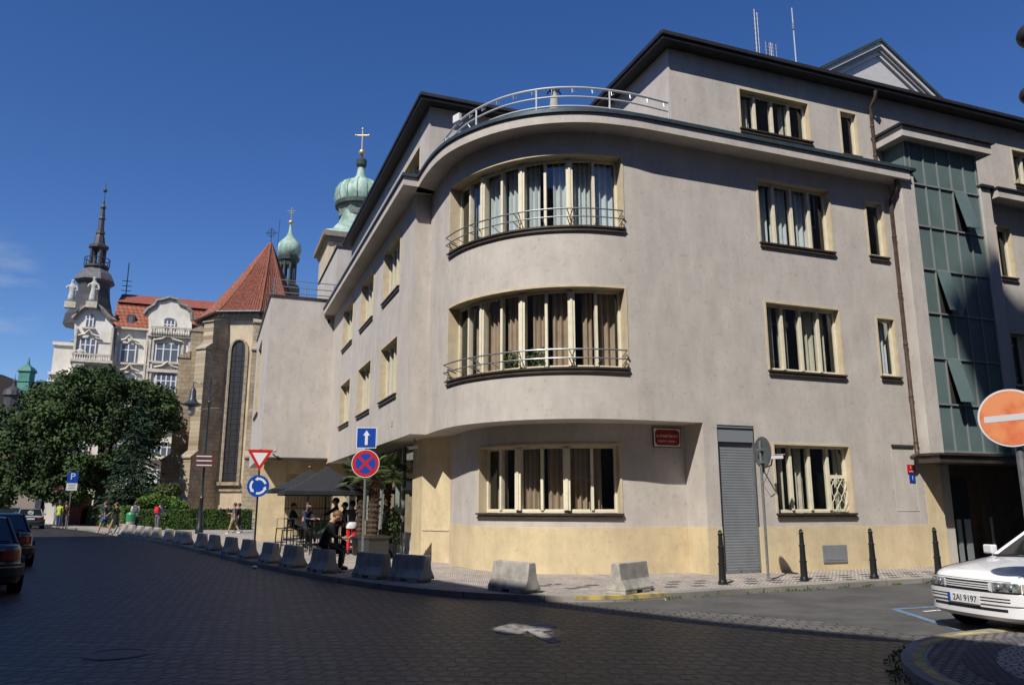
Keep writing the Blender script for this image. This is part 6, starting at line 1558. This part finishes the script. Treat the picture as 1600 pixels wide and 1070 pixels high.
def nwin(x0, y0, x1, y1, d, arch=False, bars=2, hood=True):
    A_, B_ = nv_(x0, y1), nv_(x1, y0); y = YN - d; cx = (A_.x + B_.x) / 2; w2 = (B_.x - A_.x) / 2
    pts = [(A_.x, A_.z), (B_.x, A_.z), (B_.x, B_.z)] + ([(cx + w2 * math.cos(t * PI / 6), B_.z + w2 * .55 * math.sin(t * PI / 6)) for t in range(1, 6)] if arch else []) + [(A_.x, B_.z)]
    f = MB(); f.extr([(px_, y, pz) for px_, pz in [(cx + (q[0] - cx) * 1.14, q[1] + (.12 if q[1] > A_.z else -.12)) for q in pts]], (0, -.08, 0)); w_ = f.build('window', M_STUC2, nb, True)
    g = MB(); g.extr([(px_, y - .081, pz) for px_, pz in pts], (0, -.03, 0)); g.build('pane', mat('far_pane', (.10, .115, .14), .35, spec=.8), w_)
    b = MB()
    for i in range(bars + 1): x = A_.x + (B_.x - A_.x) * (i) / bars if bars else A_.x; b.box(x - .06, x + .06, y - .15, y - .112, A_.z, B_.z)
    zt_ = A_.z + (B_.z - A_.z) * .68; b.box(A_.x, B_.x, y - .151, y - .113, zt_ - .05, zt_ + .05); b.build('sash', M_WHITE, w_)
    s_ = MB(); s_.box(A_.x - .25, B_.x + .25, y - .35, y, A_.z - .28, A_.z - .13); s_.build('sill', M_STUC2, w_)
    if hood:
        h = MB(); zt = B_.z + (w2 * .55 if arch else 0) + .35; h.tube([(A_.x - .3, y - .25, zt - .1), (A_.x + w2 * .5, y - .3, zt + .1), (cx, y - .3, zt + .55), (B_.x - w2 * .5, y - .3, zt + .1), (B_.x + .3, y - .25, zt - .1)], .13, 5); h.build('hood_mould', M_STUC2, w_)
for q in ((135, 497, 148, 512, .7, True, 2, False), (125, 533, 152, 560, .7, False, 3, True), (187, 539, 213, 565, .02, False, 2, True), (187, 590, 212, 618, .02, True, 2, True), (187, 650, 212, 690, .02, False, 2, True), (187, 715, 212, 760, .02, True, 2, True),
          (255, 505, 274, 523, .9, True, 3, False), (243, 541, 280, 566, .9, False, 3, True), (243, 590, 276, 614, .9, True, 4, True), (243, 630, 276, 662, .9, False, 3, True), (232, 694, 272, 712, .9, False, 4, False), (243, 735, 275, 775, .9, False, 3, False),
          (125, 590, 152, 625, .02, True, 3, True), (125, 650, 152, 680, .02, False, 3, True), (122, 690, 140, 705, .02, False, 2, False), (150, 735, 170, 775, .02, False, 2, False)): nwin(*q)
# balustrades
for (x0, x1, y0, y1, d) in ((236, 298, 517, 525, 1.35), (114, 176, 558, 567, 1.4)):
    A_, B_ = nv_(x0, y1), nv_(x1, y0); a = MB(); a.box(A_.x, B_.x, YN - d - .08, YN - d + .08, B_.z - .15, B_.z)
    n = 16
    for i in range(n): x = A_.x + (B_.x - A_.x) * (i + .5) / n; a.lathe((x, YN - d, A_.z), [(.08, 0), (.13, .2), (.06, .45), (.08, B_.z - A_.z - .15)], 6)
    a.build('balustrade', M_STUC2, nb, True)
a = MB(); A_ = nv_(112, 575); B_ = nv_(178, 567); a.box(A_.x, B_.x, YN - 1.5, YN, B_.z - .3, B_.z); a.build('balcony_slab', M_STUC2, nb, True)
# mansard roof
zR1 = 1.6 + (nv_(190, 473).z - 1.6) * 90.6 / 88; zR2 = 1.6 + (nv_(190, 459).z - 1.6) * 94 / 88; xa_, xb_ = nv_(176, 500).x, nv_(345, 500).x
a = MB(); a.add([(xa_, YN - .3, zE), (xb_, YN - .3, zE), (xb_, YN + 2.6, zR1), (xa_, YN + 2.6, zR1), (xb_, YN + 14, zE), (xa_, YN + 14, zE), (xb_, YN + 11, zR1), (xa_, YN + 11, zR1)], [(0, 1, 2, 3), (3, 2, 6, 7), (7, 6, 4, 5), (0, 3, 7, 5), (1, 4, 6, 2), (0, 5, 4, 1)])
a.build('mansard_roof', brick_mat('orange_tiles', (.36, .125, .065), (.28, .09, .05), (.16, .05, .03), .45, .45, .05, rough=.8, bumpd=.04, plane='WALL', var=.25), nb, True)
a = MB(); a.add([(xa_, YN + 2.2, zR1), (xb_, YN + 2.2, zR1), (xb_, YN + 6, zR2), (xa_, YN + 6, zR2), (xb_, YN + 10, zR1), (xa_, YN + 10, zR1)], [(0, 1, 2, 3), (3, 2, 4, 5), (0, 3, 5), (1, 4, 2)]); a.build('upper_roof', mat('rust_red_sheet', (.26, .075, .045), .6, var=.25), nb, True)
a = MB(); A_, B_ = nv_(197, 506), nv_(211, 491); a.box(A_.x, B_.x, YN + .3, YN + 1.5, A_.z, B_.z); sk_ = a.build('skylight', M_SLATE, nb, True); a = MB(); a.box(A_.x + .18, B_.x - .18, YN + .25, YN + .299, A_.z + .2, B_.z - .2); a.build('skylight_pane', mat('far_pane', (.07, .085, .11), .12), sk_)
for x0, x1, y0 in ((184, 201, 449), (226, 252, 455)):
    A_ = nv_(x0, y0); B_ = nv_(x1, y0); a = MB(); a.box(A_.x, B_.x, YN + 5, YN + 6.5, zR1, A_.z + .3); a.build('chimney', M_BROWN, nb, True)
a = MB(); q_ = nv_(195, 390); a.tube([(q_.x, YN + 5, zR1), (q_.x, YN + 5, q_.z)], .06, 5)
for k in range(4): a.tube([(q_.x - .5, YN + 5, nv_(195, 420 + k * 8).z), (q_.x + .5, YN + 5, nv_(195, 420 + k * 8).z)], .04, 4)
a.build('aerial', M_BLACK, nb, True)
# corner turret
ct_ = nv_(145, 470); c0 = Vector((ct_.x * 91.2 / 88, YN + 3.2, 0)); zz = lambda y: 1.6 + (nv_(148, y).z - 1.6) * 91.2 / 88; S_ = 88 * 1.13 / 1246
def ring_(px_, y): return (px_ * .0650, zz(y))
a = MB(); a.lathe(c0, [ring_(40, 512), ring_(38, 496), ring_(31, 484), ring_(26, 466), ring_(24, 450), ring_(25, 444)], 8, a0=PI / 8); a.build('turret_roof', M_SLATE, nb, True)
a = MB(); a.lathe(c0, [ring_(26, 445), ring_(31, 441), ring_(30, 438), ring_(26, 430), ring_(20, 424), ring_(16, 421)], 8, a0=PI / 8); a.build('turret_cornice', mat('turret_grey', (.11, .11, .12), .6, var=.3), nb, True)
a = MB(); a.lathe(c0, [ring_(15, 422), ring_(19, 419), ring_(19, 416), ring_(10, 415)], 12); a.tube([c0 + Vector((ring_(19, 0)[0] * math.cos(k * PI / 8), ring_(19, 0)[0] * math.sin(k * PI / 8), zz(405))) for k in range(17)], .05, 4)
for k in range(16): v_ = c0 + Vector((ring_(19, 0)[0] * math.cos(k * PI / 8), ring_(19, 0)[0] * math.sin(k * PI / 8), 0)); a.tube([v_ + Vector((0, 0, zz(416))), v_ + Vector((0, 0, zz(405)))], .03, 4)
a.build('turret_balcony', M_SLATE, nb, True)
for k in range(4):
    v_ = c0 + Vector((ring_(10, 0)[0] * math.cos(k * PI / 2 + .5), ring_(10, 0)[0] * math.sin(k * PI / 2 + .5), 0)); a = MB(); a.tube([v_ + Vector((0, 0, zz(416))), v_ + Vector((0, 0, zz(389)))], .2, 6); a.build('turret_post', M_SLATE, nb, True)
a = MB(); a.lathe(c0, [ring_(11, 391), ring_(15, 388), ring_(15, 384), ring_(9, 381), ring_(7, 370), ring_(5.5, 366), ring_(7, 365), ring_(6.5, 361), ring_(5, 360), ring_(4, 343), ring_(5.5, 341), ring_(4, 338), ring_(3, 326), ring_(4.5, 323), ring_(1.5, 318), ring_(1.6, 313), ring_(.6, 310), ring_(.5, 285), ring_(.2, 282)], 8); a.build('spire', M_SLATE, nb, True)
a = MB(); a.ball((c0.x, c0.y, zz(296)), .22, 8); a.build('spire_ball', M_SLATE, nb, True)
def statue(px, pyb, h, label):
    q = nv_(px, pyb); th = thing('roof_statue', label, 'statue', (q.x, YN - 1.0, q.z), 0, 'statues on the ornate corner house')
    o = skinmesh('figure', [[(Vector((0, 0, .0)), .42), (Vector((0, 0, h * .3)), .33), (Vector((.05, 0, h * .5)), .26), (Vector((0, 0, h * .74)), .34), (Vector((0, 0, h * .84)), .13), (Vector((0, 0, h * .93)), .2), (Vector((0, 0, h)), .13)], [(Vector((0, 0, h * .74)), .34), (Vector((.4, -.1, h * .7)), .13), (Vector((.55, -.2, h * .5)), .1), (Vector((.25, -.3, h * .48)), .09)], [(Vector((0, 0, h * .74)), .34), (Vector((-.4, -.1, h * .7)), .13), (Vector((-.5, -.15, h * .55)), .1)]], mat('pale_stone_statue', (.45, .44, .40), .8, var=.3, vscale=4), th)
    a = MB(); a.box(-.5, .5, -.4, .4, -.6, .0); a.build('pedestal', M_STUC2, th)
statue(146, 476, 2.7, 'pale stone statue standing in front of the slate turret'); statue(113, 476, 2.4, 'pale stone statue at the left corner of the slate turret')
statue(126, 568, 1.6, 'stone figure on the balcony left of the triple window')
# far towers and low houses at the left
D_ = 165.0; q0 = at(35, 640, D_); zz = lambda y: at(35, y, D_).z; rr = lambda n: n * D_ / 1246; tw = thing('green_tower', 'distant verdigris green tower with tapering sides above the trees', 'tower', (q0.x, q0.y, 0)); c0 = Vector((q0.x, q0.y, 0))
M_GT = mat('green_copper_tower', (.06, .21, .17), .7, var=.3, vscale=.6)
a = MB(); a.lathe(c0, [(rr(17), 0), (rr(16), zz(622)), (rr(12), zz(598)), (rr(14), zz(597)), (rr(14), zz(595))], 4, a0=.5); a.build('shaft', M_GT, tw, True)
a = MB(); a.lathe(c0, [(rr(12), zz(595)), (rr(12), zz(583)), (rr(15), zz(581)), (rr(14), zz(578)), (rr(10), zz(574)), (rr(3), zz(570)), (rr(2), zz(565)), (rr(.4), zz(558))], 4, a0=.5); a.build('top', M_GT, tw, True)
D_ = 140.0; q0 = at(17, 640, D_); zz = lambda y: at(17, y, D_).z; rr = lambda n: n * D_ / 1246; tw = thing('dark_domed_turret', 'distant dark slate domed turret at the left edge', 'turret', (q0.x, q0.y, 0)); c0 = Vector((q0.x, q0.y, 0))
a = MB(); a.lathe(c0, [(rr(12), 0), (rr(12), zz(620)), (rr(15), zz(618)), (rr(13), zz(610)), (rr(7), zz(606)), (rr(2.5), zz(603)), (rr(1.5), zz(598)), (rr(2.2), zz(596)), (rr(.4), zz(590)), (rr(.2), zz(584))], 12); a.build('dome', M_SLATE, tw, True)
def far_house(label, x0, x1, yt, D, m, roofc, rh_=.4):
    A_, B_ = at(x0, 780, D), at(x1, 780, D); z = at((x0 + x1) / 2, yt, D).z; th = thing('far_house', label, 'building', ((A_.x + B_.x) / 2, A_.y, 0)); d = (B_ - A_); d.z = 0; n_ = Vector((-d.y, d.x, 0)).normalized()
    a = MB(); a.prism([tuple(p.xy) for p in (A_, B_, B_ + n_ * 10, A_ + n_ * 10)], 0, z); a.build('wall', m, th, True)
    a = MB(); q = [A_, B_, B_ + n_ * 10, A_ + n_ * 10]; vs = [Vector((p.x, p.y, z)) for p in q] + [Vector(((q[0].x + q[3].x) / 2, (q[0].y + q[3].y) / 2, z + rh_)), Vector(((q[1].x + q[2].x) / 2, (q[1].y + q[2].y) / 2, z + rh_))]; a.add(vs, [(0, 1, 5, 4), (2, 3, 4, 5), (0, 4, 3), (1, 2, 5)]); a.build('roof', roofc, th, True)
    nW = max(1, int(d.length / 3)); P = Path([tuple(A_.xy), tuple(B_.xy)])
    for i in range(nW):
        for zf in [2 + 3.4 * f for f in range(int((z - 2) / 3.4))]:
            w_ = MB(); u = P.len * (i + .5) / nW; pbox(w_, P, u - .6, u + .6, -.04, .02, zf, zf + 1.8); w_.build('window', mat('far_pane', (.07, .085, .11), .12), th, True)
far_house('brown rendered house far off at the left edge behind the tree', -60, 16, 705, 120, mat('brown_house', (.32, .18, .10), .9), M_BROWN)
far_house('tall ochre brick house just showing at the extreme left edge', -130, -50, 582, 150, mat('brick_house', (.34, .20, .12), .9), M_BROWN)
far_house('low grey house far down the street at the left', -90, 60, 745, 95, mat('grey_house', (.22, .17, .14), .9), M_TILE)
A_ = at(67, 806, 72); B_ = at(92, 806, 66); th = thing('white_wall', 'pale garden wall behind the yellow jacketed person', 'wall', (A_.x, A_.y, 0)); P = Path([tuple(A_.xy), tuple(B_.xy)]); a = MB(); pbox(a, P, 0, P.len, 0, .4, .05, 2.7); a.build('wall_panel', mat('pale_wall', (.5, .45, .38), .9, var=.1), th, True); a = MB(); pbox(a, P, -.0, P.len, -.08, .45, 2.701, 2.85); a.build('wall_coping', M_STUC2, th, True)
A_ = at(103, 800, 66); B_ = at(127, 800, 66); th = thing('red_kiosk', 'small red brown kiosk behind the hedge and parking sign', 'kiosk', (A_.x, A_.y, 0)); P = Path([tuple(A_.xy), tuple(B_.xy)]); a = MB(); pbox(a, P, 0, P.len, 0, 1.5, .05, 2.4); a.build('wall', mat('red_brown_boards', (.26, .05, .03), .8, var=.3), th, True); a = MB(); pbox(a, P, 0, P.len, -.2, 1.7, 2.401, 2.55); a.build('roof', M_BROWN, th, True)
# pedimented house behind the main roof
YPd = 28.0; pd = thing('pedimented_house', 'white classical gable with moulded cornices rising behind the dark roof', 'building', (30, YPd, 0)); ny = lambda x, y, Y=YPd: onY(x, y, Y)
ap_, lf, rg = ny(1367, 66), ny(1262, 116), ny(1478, 172)
zb_ = 18.0
def chev(d0, d1, y0, y1, m, nm):
    a = MB(); A1 = ap_ + Vector((0, 0, -d0)); A2 = ap_ + Vector((0, 0, -d1)); sl = (ap_.z - lf.z) / (ap_.x - lf.x); sr = (ap_.z - rg.z) / (rg.x - ap_.x); s_ = max(sl, sr); s_ = (sl + sr) / 2
    hw = 5.5
    for sg in (-1, 1):
        slp = sl if sg < 0 else sr
        a.extr([(A1.x, y0, A1.z), (A1.x + sg * hw, y0, A1.z - slp * hw), (A1.x + sg * hw, y0, A2.z - slp * hw), (A2.x, y0, A2.z)], (0, y1 - y0, 0))
    a.build(nm, m, pd, True)
M_PW = mat('white_gable', (.52, .50, .48), .85, var=.08)
chev(0, .18, YPd - .42, YPd + 8, M_VERD2, 'roof_edge'); chev(.181, .42, YPd - .34, YPd, M_PW, 'cornice'); chev(.421, .62, YPd - .22, YPd, mat('gable_moulding', (.30, .27, .25), .85), 'moulding'); chev(.621, .85, YPd - .12, YPd, M_PW, 'inner_moulding')
a = MB(); sl = (ap_.z - lf.z) / (ap_.x - lf.x); sr = (ap_.z - rg.z) / (rg.x - ap_.x)
a.extr([(ap_.x, YPd, ap_.z - .2), (ap_.x - 5.4, YPd, ap_.z - .2 - sl * 5.4), (ap_.x - 5.4, YPd, 5), (ap_.x + 5.4, YPd, 5), (ap_.x + 5.4, YPd, ap_.z - .2 - sr * 5.4)], (0, 7.9, 0)); a.build('wall', M_PW, pd, True)

# ================================================================== trees and shrubs
def foliage(name, c1, c2, sc=.35): return mat(name, c1, .75, var=.5, vscale=sc, color2=c2, spec=.25, detail=3)
M_LEAF = foliage('broad_leaves', (.046, .078, .022), (.020, .038, .012)); M_SPR = foliage('spruce_needles', (.024, .05, .026), (.010, .024, .013), .6); M_HED = foliage('hedge_leaves', (.10, .17, .028), (.05, .10, .02), .8); M_HED2 = foliage('dark_hedge_leaves', (.045, .085, .018), (.022, .045, .012), .8); M_BARK = mat('bark', (.04, .032, .025), .95, var=.4, vscale=5)
def inside(p, poly):
    c = False; n = len(poly)
    for i in range(n):
        (x0, y0), (x1, y1) = poly[i], poly[(i + 1) % n]
        if (y0 > p[1]) != (y1 > p[1]) and p[0] < (x1 - x0) * (p[1] - y0) / (y1 - y0) + x0: c = not c
    return c
def tree(name, label, outline, D, spread, trunk, n, per, leaf, m, gaps=(), limbs=(), rc=(.7, 1.3)):
    b0 = at(trunk[0], trunk[1], D); b0.z = 0; th = thing(name, label, 'tree', tuple(b0))
    xs = [p[0] for p in outline]; ys = [p[1] for p in outline]; cr = MB(); cl = []; k = 0
    mx, my = sum(xs) / len(xs), sum(ys) / len(ys); wx, wy = (max(xs) - min(xs)) / 2, (max(ys) - min(ys)) / 2
    while k < n:
        p = (random.uniform(min(xs), max(xs)), random.uniform(min(ys), max(ys)))
        if not inside(p, outline) or any((p[0] - g[0]) ** 2 + (p[1] - g[1]) ** 2 < g[2] ** 2 for g in gaps): continue
        e = max(.15, 1 - ((p[0] - mx) / wx) ** 2 * .8 - ((p[1] - my) / wy) ** 2 * .5)
        dz = random.uniform(-1, 1) * spread * math.sqrt(e); q = at(p[0], p[1], D + dz); r = random.uniform(*rc); k += 1; cl.append(q)
        # a clump is a flattish dome of leaves
        for _ in range(per):
            v = Vector((random.gauss(0, 1), random.gauss(0, 1), random.gauss(0, 1))).normalized() * (random.random() ** .35)
            pos = q + Vector((v.x * r, v.y * r, v.z * r * .6)); nn = (v + Vector((random.gauss(0, .5), random.gauss(0, .5), random.gauss(.4, .5)))).normalized()
            t1 = nn.cross(Vector((random.gauss(0, 1), random.gauss(0, 1), random.gauss(0, 1)))).normalized(); t2 = nn.cross(t1); s = leaf * random.uniform(.6, 1.3)
            cr.quad(pos - t1 * s, pos + t2 * s * .55, pos + t1 * s, pos - t2 * s * .55)
    cr.build('crown', m, th, True, smooth='keep')
    tr = MB(); zt = at(mx, my, D).z; tr.tube([b0, b0 + Vector((.1, 0, zt * .35)), Vector((at(mx, my, D).x, b0.y, zt))], [trunk[2], trunk[2] * .75, trunk[2] * .35], 10)
    st = b0 + Vector((.1, 0, zt * .35)); st.z = max(1.5, st.z)
    for q in random.sample(cl, min(16, len(cl))): tr.tube([st, st.lerp(q, .5) + Vector((0, 0, .4)), q], [trunk[2] * .4, trunk[2] * .22, .03], 6)
    tr.build('trunk', M_BARK, th, True, smooth=50); return th
random.seed(33)
tree('broadleaf_tree', 'large dark green broad crowned tree in front of the ornate house', [(22, 640), (62, 607), (100, 590), (122, 574), (150, 572), (182, 586), (192, 603), (206, 590), (238, 597), (262, 618), (275, 650), (272, 668), (252, 688), (228, 700), (200, 735), (175, 760), (120, 782), (75, 782), (30, 760), (10, 700)], 62, 4.6, (150, 812, .45), 390, 150, .15, M_LEAF,
     gaps=((168, 655, 11), (132, 701, 10), (155, 707, 12), (178, 640, 7), (120, 660, 7), (60, 655, 8), (203, 690, 10), (95, 722, 9), (228, 640, 8), (40, 705, 8)), rc=(.7, 1.25))
tree('broadleaf_tree', 'darker broadleaf tree at the extreme left edge behind the big one', [(-60, 640), (0, 630), (30, 640), (40, 690), (30, 750), (5, 790), (-60, 790)], 72, 3, (-5, 806, .35), 110, 110, .2, M_LEAF, rc=(.8, 1.5))
tree('broadleaf_tree', 'small tree with its top just above the big crown, left of centre', [(45, 615), (62, 598), (75, 600), (90, 640), (60, 660)], 78, 1.5, (66, 803, .3), 22, 120, .2, M_LEAF)
def spruce(label, px, pyt, pyb, D, rb, m):
    b0 = at(px, 812, D); b0.z = 0; zt = at(px, pyt, D).z; zb = at(px, pyb, D).z; th = thing('spruce_tree', label, 'tree', tuple(b0)); cr = MB(); n = 26
    for i in range(n):
        t = i / (n - 1); z = zt + (zb - zt) * t; r = .12 + rb * t ** .8; kb_ = 7 + int(6 * t)
        for k in range(kb_):
            az = random.uniform(0, 2 * PI); rr2 = r * random.uniform(.7, 1.12); tip = b0 + Vector((math.cos(az) * rr2, math.sin(az) * rr2, z - .28 * rr2 + .0)); st = Vector((b0.x, b0.y, z + .1))
            for j in range(int(12 + 22 * t)):
                f = random.uniform(.15, 1); p = st.lerp(tip, f); wd = .30 * (1.15 - f) * rr2 + .06
                sd_ = Vector((-math.sin(az), math.cos(az), 0)); p = p + sd_ * random.uniform(-wd, wd) + Vector((0, 0, random.uniform(-.16, .02)))
                d = (Vector((math.cos(az), math.sin(az), -.5)) + sd_ * random.uniform(-.8, .8)).normalized(); s = .16; w_ = d.cross(Vector((random.gauss(0, 1), random.gauss(0, 1), random.gauss(0, 1)))).normalized() * .055
                cr.quad(p - d * s, p + w_, p + d * s, p - w_)
    cr.build('crown', m, th, True, smooth='keep'); tr = MB(); tr.tube([b0, Vector((b0.x, b0.y, zt))], [.22, .03], 8); tr.build('trunk', M_BARK, th, True)
spruce('dark conical spruce standing right of the broad tree before the ornate house', 203, 618, 790, 56, 2.5, M_SPR)
def bush(name, label, cat, cl, D, m, dens=260, leaf=.10, base=None):
    q0 = at(cl[0][0], cl[0][1], D); th = thing(name, label, cat, (q0.x, q0.y, .1)); a = MB()
    for px, py, rx, rz_ in cl: q = at(px, py, D + random.uniform(-.4, .4)); leafcloud(a, q, rx * D / 1246, rx * D / 1246 * .8, rz_ * D / 1246, int(dens * rx * rz_ / 150), leaf, .4)
    a.build('foliage', m, th, True, smooth='keep'); s = MB()
    for px, py, rx, rz_ in cl[:4]:
        q = at(px, py, D)
        for j in range(3): s.tube([(q.x + random.uniform(-.2, .2), q.y, .05), (q.x + random.uniform(-.5, .5), q.y, q.z)], .03, 4)
    s.build('stems', M_BARK, th, True)
bush('shrub', 'olive green spreading shrub behind the hedge, below the spruce', 'shrub', [(200, 775, 26, 14), (230, 768, 28, 15), (262, 766, 22, 12), (215, 762, 18, 10), (180, 780, 16, 12), (250, 775, 26, 12)], 56, foliage('olive_leaves', (.10, .12, .04), (.045, .06, .02), .9), 900)
bush('shrub', 'bright green rounded shrub in the sun beside the church buttress', 'shrub', [(228, 785, 14, 10), (245, 782, 20, 11), (265, 786, 18, 11), (280, 792, 14, 9)], 53, M_HED, 1000)
def hedge(label, P, h, m, wd=.9, leaf=.075, dens=700):
    th = thing('hedge', label, 'hedge', (P.p[0].x, P.p[0].y, .1)); a = MB(); pbox(a, P, 0.05, P.len - .05, .12, wd - .12, .05, h - .1); a.build('inner_mass', M_HED2, th, True); f = MB(); n = int(P.len * dens)
    for _ in range(n):
        u = random.uniform(0, P.len); s_ = random.random()
        if s_ < .6: q = P.at(u, random.gauss(.05, .05), random.uniform(.1, h))
        elif s_ < .9: q = P.at(u, random.uniform(0, wd), h + random.gauss(-.04, .05))
        else: q = P.at(u, wd, random.uniform(.1, h))
        d = Vector((random.gauss(0, 1), random.gauss(0, 1), random.gauss(0, 1))).normalized(); w_ = d.cross(Vector((random.gauss(0, 1), random.gauss(0, 1), random.gauss(0, 1)))).normalized(); s2 = leaf * random.uniform(.6, 1.2)
        f.quad(q - d * s2, q + w_ * s2 * .5, q + d * s2, q - w_ * s2 * .5)
    f.build('foliage', m, th, True, smooth='keep')
def gp(px, py): q = onZ(px, py, .1); return (q.x, q.y)
h0, h1 = at(104, 812, 78), at(190, 826, 51.5); hedge('light green clipped hedge receding left towards the parking sign', Path([tuple(h0.xy), tuple(h1.xy)]), 1.55, M_HED, dens=420)
h1, h2 = at(192, 826, 51.3), at(388, 824, 51.3); hedge('dark clipped hedge running behind the lamp post to the ochre pier', Path([tuple(h1.xy), tuple(h2.xy)]), 1.35, M_HED2, dens=800)
